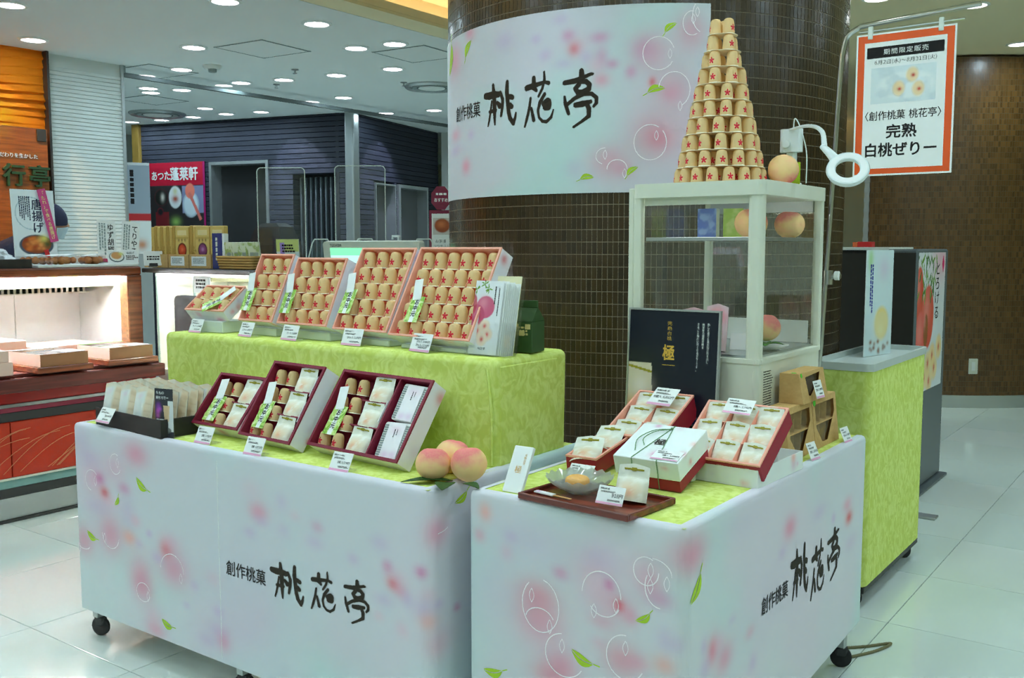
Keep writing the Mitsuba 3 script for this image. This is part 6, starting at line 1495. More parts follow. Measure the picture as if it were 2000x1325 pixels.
for k, (x, y, w, h, yw, lab) in enumerate([(-1.372, 2.87, .085, .135, 5, 'pink printed peach sachet standing in the refrigerated case, left one'), (-1.288, 2.86, .08, .15, -4, 'pink printed peach sachet standing in the refrigerated case, right one')]):
    pm, u, v = pouch_mesh(w, h, .03, .12, 18, 24, k)
    p = Paint(u * w, v * h, (236, 206, 212)).blob(w * .35, h * .8, .02, .02, (226, 120, 120), .7).blob(w * .7, h * .75, .02, .024, (230, 96, 120), .7).blob(w * .5, h * .2, .03, .016, (222, 130, 110), .5)
    s = Thing('peach_sachet', lab, 'sachet', None, rotz(yw, (x, y, 1.124)) @ rotx(82))
    s.part('bag', pm, PRINT, True, color=p.c)
    s.part('lettering', moved(flat(bars(-w * .3, h * .62, w * .6, h * .3, 6, 31 + k)), mv(0, 0, .0175)), PETAL)
single('case_card', moved(bx(-.03, .03, 0, .055, -.001, 0), rotz(12, (-1.235, 2.93, 1.124)) @ rotx(70)), PAPER, 'small white card beside the dish in the refrigerated case', 'card')
for k, (x, y, z, c1, c2, lab) in enumerate([(-1.46, 3.16, 1.4795, (96, 120, 196), (150, 176, 226), 'blue printed packet on the glass shelf of the refrigerated case'), (-1.38, 3.20, 1.4795, (176, 206, 92), (206, 222, 140), 'yellow-green printed packet on the glass shelf of the refrigerated case')]):
    m, u, v = sheet(.07, .105, 20, 30)
    p = Paint(u, v, c1).noise(40, c2, .45, .65, 1.0, k)
    s = Thing('packet', lab, 'packet', None, rotz(8 * k, (x, y, z)))
    s.part('body', bx(-.035, .035, 0, .03, 0, .105, .003), PAPER)
    s.part('print', moved(m, fr((-.035, -.0008, 0), (1, 0, 0), (0, 0, 1))), PRINT, color=p.c)
fc.part('top_lip', bx(CX0 + .03, CX1 - .05, CY0 + .016, CY0 + .021, 1.582, 1.606), CREAM)
fc.part('light_tube', tube([(CX0 + .05, CY0 + .03, 1.598), (CX1 - .07, CY0 + .03, 1.598)], .006, 10), PAPER, label='light tube under the case top', emitter={'type': 'area', 'radiance': {'type': 'rgb', 'value': [9.0, 10.0, 9.6]}})

# ---- pyramid of cups on the case
PYX, PYY = -1.332, 2.975
radii = [.130, .118, .106, .094, .082, .0705, .059, .047, .035, .0235]
TIERN = ['lowest', 'second', 'third', 'fourth', 'fifth', 'sixth', 'seventh', 'eighth', 'ninth', 'top']
z = CZ1 + .0005
for k, R in enumerate(radii):
    n = max(4, int(2 * math.pi * R / .0510)) if k < 9 else 3
    a0 = rng.random() * 6
    for i in range(n):
        a = a0 + 2 * math.pi * i / n
        yw = math.degrees(a) + 90 + rng.normal(0, 14)
        cup(rotz(yw, (PYX + R * math.cos(a), PYY + R * math.sin(a), z)), f'cream jelly cup with red flower in the {TIERN[k]} tier of the pyramid', f'cups in the {TIERN[k]} pyramid tier')
    if R - .045 > .02:
        R2 = R - .0455
        n = max(3, int(2 * math.pi * R2 / .0478))
        for i in range(n):
            a = a0 + .3 + 2 * math.pi * i / n
            cup(rotz(math.degrees(a) + 90, (PYX + R2 * math.cos(a), PYY + R2 * math.sin(a), z)), f'cream jelly cup inside the {TIERN[k]} tier of the pyramid', f'inner cups of the {TIERN[k]} pyramid tier')
    z += .0512
    if k < 9:
        single('tier_plate', cyl(radii[k + 1] + .024, .0011, 40, o=(0, 0, 0)), 'mat_tier' if 'mat_tier' in scene else mat('tier', (236, 226, 200), .3), f'thin clear plate above the {TIERN[k]} tier of the cup pyramid', 'plate', M=mv(PYX, PYY, z))
        z += .0014
peach(-1.152, 3.055, CZ1 + .0005, .0495, 1, 'pale peach on top of the refrigerated case beside the cup pyramid', None, (150, 0), 200)
# green plastic sheet behind that peach
single('green_tag', bx(-.07, .03, 0, .002, 0, .075), 'mat_leaf_print', 'lime green card standing behind the peach on top of the refrigerated case', 'card', M=mv(-1.155, 3.135, CZ1 + .0008))

# ---- white clip lamp with a ring head
rl = Thing('ring_lamp', 'white clip-on ring lamp with a curved arm at the right of the refrigerated case', 'lamp')
WPL = mat('white_plastic', (222, 230, 230), 0.3, clearcoat=0.3)
bxm = rbox(-.036, .036, -.02, .02, 0, .075, .014, 4)
rl.part('power_box', bxm, WPL, 30, M=rotz(10, (-1.180, 3.20, 1.765)))
rl.part('clamp', cat([bx(-1.195, -1.165, 3.19, 3.22, 1.651, 1.77, .006), bx(-1.21, -1.15, 3.18, 3.23, 1.651, 1.665, .004)]), WPL)
rl.part('button', moved(cyl(.012, .01, 18), fr((-1.188, 3.178, 1.79), (1, 0, 0), (0, 0, 1))), WPL, 30)
rl.part('cord', tube(bez((-1.175, 3.20, 1.84), (-1.17, 3.20, 1.875), (-1.15, 3.20, 1.84), (-1.125, 3.19, 1.76), (-1.12, 3.18, 1.66)), .0022, 8), WPL, 50)
rl.part('arm', tube(bez((-1.205, 3.20, 1.835), (-1.10, 3.12, 1.838), (-1.00, 2.96, 1.80), (-.945, 2.83, 1.735)), np.linspace(.0045, .0085, 48), 10), WPL, 50)
nrm = np.array([.25, -.80, .58])
hx = np.cross((0, 1, 0), nrm)
H = fr((-.865, 2.79, 1.668), hx, np.cross(nrm, hx))
rl.part('neck', tube(bez((-.955, 2.838, 1.742), (-.925, 2.825, 1.715), (-.905, 2.81, 1.695), n=8), np.linspace(.009, .016, 16), 10), WPL, 50)
rl.part('ring_head', lathe([(.034, -.006), (.056, -.008), (.059, 0), (.056, .007), (.034, .006), (.032, 0), (.034, -.006)], 48), WPL, 50, M=H)
rl.part('lens_ring', lathe([(.036, .0062), (.052, .0068), (.052, .0074), (.036, .0070), (.036, .0062)], 48), PAPER, 30, M=H)

# ---- black poster behind the boxes
bp = Thing('black_poster', 'black poster in a thin silver frame with a gold character, leaning on the refrigerated case', 'poster', M=tilt(-1.522, 2.712, .8135, math.radians(86.5), .0))
W_, H_ = .303, .440
m, u, v = sheet(W_, H_, 100, 144)
p = Paint(u, v, (22, 27, 40))
bagm = (u < .085 - .05 * (v - .2)) & (v < .275) & (v > .02)
p.ink(bagm * .95, (214, 204, 176))
p.blob(.03, .12, .05, .04, (222, 140, 60), .9 * 1).blob(.03, .07, .04, .03, (206, 170, 60), .8).blob(.045, .2, .03, .03, (236, 226, 214), .8)
p.ink((bagm & (np.abs(v - .262 + .2 * u) < .004)) * 1.0, (150, 140, 40))
rr = np.sqrt((u - .165) ** 2 + ((v - .085) * 1.05) ** 2)
aa = np.arctan2(v - .085, u - .165)
p.ink(((rr < .085) & (aa > .1) & (u > .06)) * .95, (34, 42, 104))
p.ink(((rr < .085) & (rr > .015) & (aa > .1) & (np.abs((aa * 14 / np.pi) % 1 - .5) < .06)) * .8, (150, 150, 150))
bp.part('panel', bx(0, W_, 0, H_, -.008, -.0005), BLACK)
bp.part('print', m, GLOSSY, color=p.c)
fr_ = .006
for a in (bx(-fr_, 0, -fr_, H_ + fr_, -.01, .003), bx(W_, W_ + fr_, -fr_, H_ + fr_, -.01, .003), bx(0, W_, -fr_, 0, -.01, .003), bx(0, W_, H_, H_ + fr_, -.01, .003)):
    bp.part('frame', a, ALU)
GOLD = mat('gold_leaf', (214, 172, 74), 0.4, metallic=0.25)
bp.part('gold_character', moved(flat(fit_box(TX('極', .07, fat=.025), .118, .160, .285, .335)), mv(0, 0, .0008)), GOLD)
bp.part('gold_lettering', moved(flat(fit_box(TX('完熟白桃', .017, vertical=True, pitch=1.15), .132, .148, .348, .408)), mv(0, 0, .0008)), GOLD)
bp.part('small_gold_lettering', moved(flat(bars(.118, .272, .045, .004, 1, 3)), mv(0, 0, .0008)), GOLD)
for k, (x, s) in enumerate([(.266, '熟した香りを最大限に引き出し'), (.249, '桃本来の濃厚な味を'), (.232, 'まるごと味わい尽くせるぜりーです。')]):
    g = TX(s, .0088, vertical=True)
    bp.part('white_lettering', moved(flat(g), mv(x, .408, .0008)), PAPER)

# ------------------------------------------------------------------ on the left table: tray of pouches, drink card
BLK = mat('black_card', (26, 25, 24), 0.5)
TM = rotz(-3.5, (-3.262, 1.925, .8135))
bt = Thing('black_tray', 'long black tray of paper pouches at the left end of the left table', 'tray', M=TM)
tw_, tl_, thh = .432, .215, .062
bt.part('bottom', bx(0, tw_, 0, tl_, 0, .004), BLK)
for a in (bx(0, tw_, 0, .004, .004, thh, .001), bx(0, tw_, tl_ - .004, tl_, .004, thh, .001), bx(0, .004, .004, tl_ - .004, .004, thh, .001), bx(tw_ - .004, tw_, .004, tl_ - .004, .004, thh, .001)):
    bt.part('side', a, BLK)


def paper_pouch(seed):
    w, h = .105, .15
    pm, u, v = pouch_mesh(w, h, .024, .10, 16, 22, seed)
    p = Paint(u * w, v * h, (214, 210, 194))
    p.noise(30, (226, 206, 178), .45, .65, .8, seed)
    p.rect(w * .66, w * .97, 0, h * .92, (220, 198, 168), .8)
    p.ink(((u > .66) & (u < .97) & (np.mod(v * 26, 1) < .3)) * .5, (196, 172, 140))
    p.rect(w * .06, w * .58, 0, h * .86, (212, 218, 216), .85)
    p.blob(w * .32, h * .78, .012, .009, (220, 190, 206), .5)
    return mikit.ply(pm, PRINT, smooth=True, color=p.c)


pps = [paper_pouch(i) for i in range(3)]
for i in range(4):
    for j in range(6):
        if i == 3 and j < 1:
            continue
        single('paper_pouch', pps[(i + j) % 3], None, 'pale paper pouch standing in the black tray on the left table', 'pouch', 'paper pouches in the black tray',
               M=TM @ fr((.060 + .104 * i + rng.normal(0, .002), .022 + .034 * j, .006 + .004 * rng.random()), (1, rng.normal(.04, .05), 0), (0, .16 + .04 * rng.random(), 1)))
price_card(TM @ tilt(.055, -.032, .020, 1.0, .05), 'price card leaning on the front of the black tray', .085, .058, '桃の葛湯', ['1袋 540円'], 50)
pc = Thing('drink_card', 'dark upright card with a peach drink picture at the left table edge', 'card', M=tilt(-2.884, 1.915, .8135, 1.56, .176))
m, u, v = sheet(.082, .165, 50, 100)
p = Paint(u, v, (50, 50, 56))
p.rect(.058, .082, .02, .125, (226, 228, 228), .9)
p.ink(((np.abs(u - .052) < .010 + .10 * np.clip(v - .06, 0, .05)) & (v > .055) & (v < .108)) * .95, (216, 184, 146))
p.ink(((np.abs(u - .052) < .003) & (v > .03) & (v <= .056)) * .9, (170, 172, 172)).oval(.054, .024, .018, .010, (96, 100, 98), .9)
p.blob(.016, .105, .010, .012, (120, 50, 150), .95).blob(.013, .088, .008, .010, (190, 80, 180), .9).blob(.022, .095, .008, .007, (170, 80, 190), .8).blob(.012, .072, .008, .008, (190, 90, 170), .8)
pc.part('print', m, GLOSSY, color=p.c)
pc.part('holder', bx(-.002, .084, 0, .17, -.004, -.0008, .0008), ACRYLIC)
pc.part('foot', moved(bx(-.002, .084, -.004, .035, 0, .002), np.linalg.inv(tilt(-2.884, 1.915, .8135, 1.56, .176)) @ rotz(math.degrees(.176), (-2.884, 1.915, .8135))), ACRYLIC)
pc.part('lettering', moved(flat(unary_union([affinity.translate(TX('ももの', .0125, fat=.01), .006, .146), affinity.translate(TX('飲むぜりー', .0115, fat=.01), .006, .130), bars(.006, .062, .034, .03, 5, 8)])), mv(0, 0, .0006)), PAPER)

# ---- brochures and green carton on the riser
bh = Thing('brochure_holder', 'clear holder full of peach brochures at the right end of the riser', 'brochure holder', M=tilt(-1.822, 2.262, 1.1305, 1.36, .02))
bw, bhh = .138, .235
bh.part('front_wall', bx(0, bw, 0, .10, .0, .0025), ACRYLIC)
bh.part('back_wall', bx(0, bw, 0, bhh + .012, -.075, -.0725), ACRYLIC)
bh.part('side_wall', cat([bx(0, .002, 0, .10, -.0725, 0), bx(bw - .002, bw, 0, .10, -.0725, 0), bx(.002, bw - .002, 0, .003, -.0725, 0)]), ACRYLIC)
for k in range(9):
    if k == 0:
        m, u, v = sheet(.104, .222, 64, 130)
        p = Paint(u, v, (230, 232, 234))
        p.oval(.044, .142, .034, .034, (206, 92, 126), 1, .12).blob(.036, .155, .016, .018, (232, 150, 166), .7).oval(.014, .115, .030, .034, (196, 78, 112), 1, .12).blob(.006, .13, .014, .016, (226, 140, 160), .6).oval(.0, .15, .012, .03, (190, 60, 80), .9, .2)
        for (x, y) in ((.05, .085), (.024, .07), (.062, .06), (.044, .045)):
            p.oval(x, y, .019, .020, (244, 220, 196), .9, .35).blob(x, y, .006, .007, (214, 60, 60), .95)
        r = np.random.default_rng(3)
        for (x0_, y0_) in ((.034, .212), (.006, .195), (.05, .198)):
            for q in range(6):
                a = r.random() * 6.3
                t1 = (u - x0_) * math.cos(a) + (v - y0_) * math.sin(a)
                t2 = -(u - x0_) * math.sin(a) + (v - y0_) * math.cos(a)
                p.ink(((t1 > 0) & (t1 < .016) & (np.abs(t2) < .0022 * np.sin(np.clip(t1 / .016, 0, 1) * np.pi))) * 1.0, (110, 150, 50))
        bh.part('brochure', moved(m, mv(.008, .004, -.004)), GLOSSY, color=p.c, label='brochure printed with peaches and jellies')
        bh.part('brochure_lettering', moved(flat(unary_union([bars(.074, .205, .006, .07, 1, 4, True), bars(.088, .20, .005, .10, 1, 6, True), affinity.translate(TX('桃花亭', .009), .035, .014)])), mv(.008, .004, -.0034)), INK)
    else:
        bh.part('brochure', bx(.010 + .0022 * k, .114 + .0022 * k, .004, .222 + .003 * (k % 3), -.0055 - .007 * k, -.0045 - .007 * k), PAPER)
bh.part('cream_leaflet', bx(.036, .128, .004, .252, -.069, -.067), mat('cream_paper', (232, 226, 186), .6))
gcx = Thing('green_carton', 'dark green carton with a folded gable top behind the brochure holder', 'carton', M=rotz(8, (-1.742, 2.395, 1.1305)))
GRN = mat('carton_green', (44, 74, 34), 0.45)
gcx.part('body', bx(-.02, .068, 0, .085, 0, .095, .002), GRN)
gcx.part('gable', trimesh.convex.convex_hull(np.array([(-.02, 0, .0955), (.068, 0, .0955), (-.02, .085, .0955), (.068, .085, .0955), (-.018, .038, .135), (.066, .038, .135), (-.018, .047, .135), (.066, .047, .135)])), GRN)
gcx.part('ridge', bx(-.018, .066, .0385, .0465, .1352, .158, .001), GRN)
CHK = mat('carton_cream', (206, 190, 128), 0.5)
for i in range(4):
    for j in range(2):
        if (i + j) % 2 == 0:
            gcx.part('check', moved(bx(-.016 + .02 * i, .002 + .02 * i, 0, .016, 0, .0008), fr((0, -.0006, .052 + .02 * j), (1, 0, 0), (0, 0, 1))), CHK)
gcx.part('lettering', moved(flat(bars(.005, .08, .05, .03, 3, 8)), fr((0, -.0006, 0), (1, 0, 0), (0, 0, 1))), CHK)
eb = Thing('black_stand', 'black upright board with rounded top between the glass showcase and the riser', 'stand', M=fr((-4.13, 2.90, 0), (1, 0, 0), (0, 0, 1)))
eb.part('board', trimesh.creation.extrude_polygon(sbox(0, 0, .26, 1.10).union(sbox(.03, 1.0, .23, 1.187).buffer(.03)), .03, engine='earcut'), BLACK)
eb.part('foot', bx(-.01, .27, 0, .02, -.12, .15, .004), BLACK)

# ------------------------------------------------------------------ poster on a chrome pole
ss = Thing('poster_stand', 'chrome pole stand with a bent top behind the right table', 'stand')
ss.part('pole', tube(np.vstack([np.array([(-1.205, 3.42, .02), (-1.172, 3.42, .6), (-1.135, 3.42, 1.10), (-1.095, 3.42, 2.05)]), bez((-1.092, 3.42, 2.10), (-1.075, 3.42, 2.165), (-1.03, 3.415, 2.192), n=6), np.array([(-.92, 3.41, 2.199), (-.655, 3.40, 2.212)])]), .0085, 12), CHROME, 60)
ss.part('base', lathe([(0, 0), (.13, 0), (.13, .008), (.11, .014), (.016, .02), (.016, .04), (0, .04)], 40, (-1.205, 3.475, 0)), CHROME, 40)
ss.part('clamp', cat([cyl(.017, .05, 16, o=(-1.117, 3.42, 1.32)), moved(cyl(.010, .03, 12), fr((-1.10, 3.41, 1.35), (0, 1, 0), (0, 0, 1)))]), CHROME, 40)
ss.part('knob', moved(cyl(.016, .014, 16), fr((-1.088, 3.405, 1.352), (0, 1, 0), (0, 0, 1))), WHITE, 40)
ss.part('hanger_rod', tube([(-1.03, 3.405, 2.170), (-.70, 3.395, 2.172)], .004, 8), CHROME)
hp = Thing('hanging_poster', 'white poster with an orange border hanging from the chrome pole stand', 'poster', M=fr((-1.038, 3.402, 1.690), (1, -.02, 0), (0, 0, 1)))
W_, H_ = .316, .470
ORB = mat('orange_border', (226, 84, 20), 0.5)
hp.part('sheet', bx(0, W_, 0, H_, -.0015, 0), PAPER)
hp.part('border', moved(flat(sbox(.006, .006, W_ - .006, H_ - .006).difference(sbox(.028, .024, W_ - .028, H_ - .030))), mv(0, 0, .0005)), ORB, label='orange border')
hp.part('black_band', moved(flat(sbox(.036, .388, W_ - .036, .424).buffer(-.003).buffer(.003)), mv(0, 0, .0006)), INK)
hp.part('band_lettering', moved(flat(fit_box(TX('期間限定販売', .02, pitch=1.08, fat=.006), .090, .232, .397, .416)), mv(0, 0, .0011)), PAPER)
hp.part('date_lettering', moved(flat(fit_box(TX('6月2日(水)〜8月31日(火)', .02), .062, .258, .365, .381)), mv(0, 0, .0006)), INK)
m, u, v = sheet(.206, .118, 90, 52)
p = Paint(u, v, (214, 224, 226)).oval(.115, .055, .09, .045, (226, 232, 232), .9, .2).noise(30, (196, 208, 214), .5, .7, .6, 3)
for (x, y) in ((.090, .045), (.132, .086), (.152, .040)):
    p.oval(x, y, .019, .024, (240, 210, 160), .9, .4).blob(x + .003, y - .002, .006, .006, (196, 40, 30), 1.0)
hp.part('photo', moved(m, mv(.052, .238, .0006)), GLOSSY, color=p.c)
hp.part('title_lettering', moved(flat(fit_box(TX('〈創作桃菓 桃花亭〉', .03, fat=.006), .036, .278, .183, .214)), mv(0, 0, .0006)), INK)
hp.part('large_lettering', moved(flat(fit_box(TX('完熟', .05, fat=.02), .106, .204, .122, .168)), mv(0, 0, .0006)), INK)
hp.part('large_lettering', moved(flat(fit_box(TX('白桃ぜりー', .05, fat=.02), .040, .268, .062, .109)), mv(0, 0, .0006)), INK)
for x in (.045, .268):
    hp.part('clip', bx(x - .008, x + .008, H_ - .018, H_ + .025, -.004, .004, .002), CLEARP)

# ------------------------------------------------------------------ green cart with its leaflet
ct = Thing('green_cart', 'narrow wheeled cart wrapped in lime cloth with a grey tray top at the right', 'cart')
QX0, QX1, QY0, QY1 = -1.325, -1.08, 3.86, 4.73
ct.part('cover', rbox(QX0, QX1, QY0, QY1, .10, .965, .035, 5), LIME, 30)
ct.part('tray_top', cat([rbox(QX0 - .006, QX1 + .006, QY0 - .006, QY1 + .006, .966, .974, .04, 5), slab(sbox(QX0 + .03, QY0 + .03, QX1 - .03, QY1 - .03).buffer(.036, quad_segs=5).difference(sbox(QX0 + .03, QY0 + .03, QX1 - .03, QY1 - .03).buffer(.022, quad_segs=5)), .022).apply_translation((0, 0, .974))]), mat('grey_tray', (188, 196, 192), 0.3), 30)
ct.part('base_frame', bx(QX0 + .01, QX1 - .004, QY0 + .01, QY1 - .01, .07, .099, .004), BLACK)
for x in (QX0 + .05, QX1 - .04):
    for y in (QY0 + .05, QY1 - .05):
        caster(ct, x, y, .032, 60)
A_, B_, C_ = np.array([-1.300, 4.62, .9765]), np.array([-1.235, 4.28, .9765]), np.array([-1.185, 4.52, .9765])
lf = Thing('folded_leaflet', 'tall folded leaflet with a yellow jelly picture on top of the green cart', 'leaflet')
for k, (a, b) in enumerate(((A_, B_), (B_, C_))):
    w = np.linalg.norm(b - a)
    F_ = fr(a, b - a, (0, 0, 1))
    m, u, v = sheet(w, .462, 50, 100)
    p = Paint(u, v, (206, 222, 224))
    r = np.random.default_rng(k)
    if k == 0:
        for q in range(26):
            x, y, a_ = r.random() * w * .5, .1 + .36 * r.random(), r.random() * 3.1
            t1 = (u - x) * math.cos(a_) + (v - y) * math.sin(a_)
            t2 = -(u - x) * math.sin(a_) + (v - y) * math.cos(a_)
            p.ink(.8 * (np.abs(t2) < .012 * (1 - (t1 / .04) ** 2)), [(140, 190, 70), (176, 212, 110)][q % 2])
    else:
        p.blob(.04, .42, .02, .05, (150, 200, 100), .7).blob(.16, .38, .05, .05, (206, 190, 210), .6).oval(.15, .14, .062, .072, (236, 206, 96), .95, .3).blob(.14, .11, .03, .03, (244, 228, 150), .7).oval(.15, .10, .09, .10, (216, 222, 214), .35, .3)
        for q in range(16):
            p.blob(.03 + .19 * r.random(), .012 + .05 * r.random(), .009, .008, (130, 84, 56), .8)
    lf.part('panel', moved(m, F_), GLOSSY, color=p.c)
    lf.part('backing', moved(bx(0, w, 0, .462, -.0012, -.0004), F_), PAPER)
    if k == 0:
        BLUEI = mat('blue_ink', (34, 40, 130), .5)
        lf.part('lettering', moved(flat(fit_box(TX('水京自', .06, vertical=True, fat=.02, pitch=1.4), w * .42, w * .62, .03, .34)), F_ @ mv(0, 0, .0008)), BLUEI)
    else:
        lf.part('lettering', moved(flat(unary_union([bars(.04, .40, .03, .22, 2, 7, True)])), F_ @ mv(0, 0, .0008)), BLUEI)
cb = tube(bez((-1.04, 3.45, .006), (-.97, 3.52, .006), (-.905, 3.60, .006), (-.93, 3.50, .006), (-1.0, 3.37, .006)), .005, 8)
single('power_cord', cb, mat('cord_brown', (110, 104, 70), .5), 'olive power cord looping on the floor behind the right table', 'cord', smooth=60)

# ------------------------------------------------------------------ sign stand, cabinet and shelf at the right
st = Thing('sign_board', 'tall dark grey sign board with a red peach poster behind the green cart', 'sign board', M=None)
GREYB = mat('board_grey', (92, 100, 104), 0.4)
st.part('body', bx(-1.56, -1.392, 5.80, 6.56, .02, 1.44, .01), GREYB)
st.part('front_panel', bx(-1.55, -1.40, 5.795, 5.80, .04, 1.42), DARK)
st.part('foot', bx(-1.60, -1.35, 5.78, 6.58, 0, .019, .004), GREYB)
F_ = fr((-1.3915, 5.83, .60), (0, 1, 0), (0, 0, 1))
w, h = .66, .82
m, u, v = sheet(w, h, 80, 100)
p = Paint(u, v, (222, 226, 230)).blob(.55, .78, .22, .14, (236, 180, 196), .8)
for (x, y, a, b, c) in ((.04, .56, .10, .18, (206, 60, 40)), (.26, .44, .14, .19, (216, 76, 60)), (.10, .30, .14, .18, (222, 84, 80)), (.22, .36, .05, .10, (150, 80, 36))):
    p.oval(x, y, a, b, c, 1.0, .1).blob(x - .03, y + .06, a * .5, b * .5, (240, 150, 140), .6)
for (x, y) in ((.40, .20), (.56, .24), (.46, .12), (.34, .05), (.22, .08), (.30, .16)):
    p.oval(x, y, .075, .075, (246, 214, 150), .85, .4).blob(x, y, .02, .024, (206, 70, 40), .95)
r = np.random.default_rng(5)
for q in range(40):
    x, y, a_ = .02 + .42 * r.random(), .60 + .22 * r.random(), 3.5 + 2.2 * r.random()
    t1 = (u - x) * math.cos(a_) + (v - y) * math.sin(a_)
    t2 = -(u - x) * math.sin(a_) + (v - y) * math.cos(a_)
    p.ink(((t1 > 0) & (t1 < .09) & (np.abs(t2) < .010 * np.sin(np.clip(t1 / .09, 0, 1) * np.pi))) * 1.0, [(60, 110, 50), (110, 150, 60)][q % 2])
st.part('poster', moved(m, F_), GLOSSY, color=p.c, label='poster of red peaches and jellies')
st.part('lettering', moved(flat(fit_box(TX('とろける', .06, vertical=True), .42, .52, .42, .76)), F_ @ mv(0, 0, .001)), INK)
st.part('diamond_mark', moved(flat(Polygon([(.60, .70), (.63, .76), (.60, .82), (.57, .76)]).buffer(-.001)), F_ @ mv(0, -.01, .001)), mat('magenta_mark', (206, 30, 100), .5))
single('floor_plate', bx(-1.30, -1.16, 5.42, 5.50, 0, .014, .004), ALU, 'flat metal foot on the floor beyond the green cart', 'foot')
dk = Thing('dark_cabinet', 'dark tall cabinet with a white top behind the chrome pole, right of the pillar', 'cabinet')
dk.part('body', bx(-2.7, -1.98, 7.0, 7.6, 0, 1.43, .006), BLACK)
dk.part('panel', bx(-2.36, -2.0, 6.992, 7.0, .05, 1.41), DARK)
dk.part('top', bx(-2.72, -1.86, 6.97, 7.62, 1.43, 1.452, .003), WHITE)
rb = Thing('red_box', 'small red and orange box on the white-topped dark cabinet', 'box', M=mv(-2.13, 7.15, 1.4525))
rb.part('body', bx(0, .10, 0, .08, 0, .038, .002), mat('signal_red', (186, 24, 20), .5))
rb.part('end_panel', bx(-.035, -.0005, 0, .08, 0, .036, .002), mat('box_orange', (206, 96, 48), .5))
pf = Thing('small_frame', 'small gold frame hanging on the beige wall right of the pillar', 'picture frame', M=fr((-3.45, 13.395, 1.95), (1, 0, 0), (0, 0, 1)))
pf.part('frame', bx(-.09, .09, -.2, .2, 0, .02, .004), mat('frame_gold', (150, 140, 60), .4))
pf.part('picture', bx(-.06, .06, -.16, .16, .0205, .022), CREAM)

# ------------------------------------------------------------------ octagonal sign and menu board left of the pillar
E_ = (.8085, .588, 0)
mo = Thing('menu_stand', 'dark red menu stand topped by a wine-red octagon, left of the pillar', 'menu stand', M=fr((-4.54, 5.355, 0), E_, (0, 0, 1)))
WINE = mat('wine_red', (120, 20, 52), .5)
octp = Point(0, 0).buffer(.085, quad_segs=2)
octp = affinity.scale(affinity.rotate(octp, 22.5), .86, 1.05)
mo.part('octagon', moved(trimesh.creation.extrude_polygon(octp, .012, engine='earcut'), mv(.012, 1.80, 0)), WINE, label='wine-red octagonal sign')
mo.part('octagon_lettering', moved(flat(unary_union([affinity.translate(fit_box(TX('おすすめ', .03, fat=.02), 0, .095, 0, .028), -.034, 1.772), affinity.translate(bars(0, .024, .07, .024, 1, 3), -.022, 1.812)])), mv(0, 0, .0128)), PAPER)
mo.part('post', bx(-.012, .012, 0, 1.74, -.03, -.012), DARK)
mo.part('base', bx(-.14, .14, 0, .015, -.16, .12, .004), DARK)
mo.part('panel', bx(-.072, .115, 1.22, 1.715, -.010, 0), WINE)
m, u, v = sheet(.145, .45, 40, 110)
p = Paint(u, v, (228, 228, 222)).rect(.01, .135, .30, .42, (190, 180, 170), .9).oval(.075, .365, .055, .05, (150, 70, 36), 1, .2).blob(.07, .375, .03, .024, (206, 120, 70), .8)
mo.part('print', moved(m, mv(-.055, 1.24, .001)), PRINT, color=p.c)
mo.part('lettering', moved(flat(unary_union([affinity.translate(TX('お茶漬', .026), -.03, 1.485), affinity.translate(TX('ひつまぶし', .024), -.045, 1.45), affinity.translate(bars(0, .02, .1, .05, 2, 4), -.04, 1.42)])), mv(0, 0, .0018)), INK)

# ------------------------------------------------------------------ red poster on the dark shop
rp = Thing('red_poster', 'large red-topped food poster with white brush lettering on the dark shop wall', 'poster', M=FL @ mv(.14, 1.30, .012))
w, h = .845, 1.155
m, u, v = sheet(w, h, 100, 130)
p = Paint(u, v, (40, 36, 38)).rect(0, w, h - .27, h, (172, 16, 44)).rect(0, .02, 0, h, (160, 20, 56)).rect(w - .03, w, 0, h, (150, 20, 90))
hh = h - .28
p.rect(.5, w - .03, hh - .32, hh, (136, 140, 176), .8)
p.oval(.19, hh - .13, .105, .105, (60, 26, 30), 1).oval(.19, hh - .13, .09, .09, (26, 30, 26), 1).blob(.21, hh - .13, .024, .04, (220, 210, 200), .9)
p.oval(.40, hh - .13, .095, .13, (212, 216, 218), 1).blob(.40, hh - .15, .045, .04, (160, 62, 30), 1).blob(.40, hh - .06, .03, .04, (196, 190, 130), .8)
p.oval(.63, hh - .22, .12, .15, (170, 184, 196), 1).oval(.63, hh - .22, .10, .125, (200, 212, 220), .9)
p.oval(.62, hh - .06, .07, .09, (222, 120, 100), 1)
t1, t2 = (u - .69) * .45 + (v - (hh - .24)) * -.89, (u - .69) * .89 + (v - (hh - .24)) * .45
p.ink(((np.abs(t1) < .18) & (np.abs(t2) < .02)) * 1.0, (206, 110, 100))
p.rect(.10, .30, hh - .56, hh - .30, (120, 20, 30), .8).oval(.17, hh - .3, .05, .05, (90, 24, 36), 1).oval(.17, hh - .3, .035, .035, (30, 24, 30), 1)
p.blob(.40, hh - .42, .06, .05, (140, 176, 90), .95).oval(.40, hh - .72, .16, .16, (170, 110, 120), 1, .05).oval(.40, hh - .73, .145, .145, (44, 34, 40), 1)
rp.part('print', m, PRINT, color=p.c)
rp.part('backing', bx(0, w, 0, h, -.012, -.001), BLACK)
rp.part('lettering', moved(flat(unary_union([fit_box(TX('あつた', .1, fat=.03), .055, .335, h - .205, h - .10), fit_box(TX('蓬莱軒', .1, fat=.03), .335, .745, h - .215, h - .055)])), mv(0, 0, .002)), PAPER)
gp = Thing('narrow_banner', 'narrow banner in grey, red and lime seen between the slatted wall and the dark shop', 'banner', M=fr((-9.6, 6.05, 0), (.53, .85, 0), (0, 0, 1)))
m, u, v = sheet(.30, .95, 16, 60)
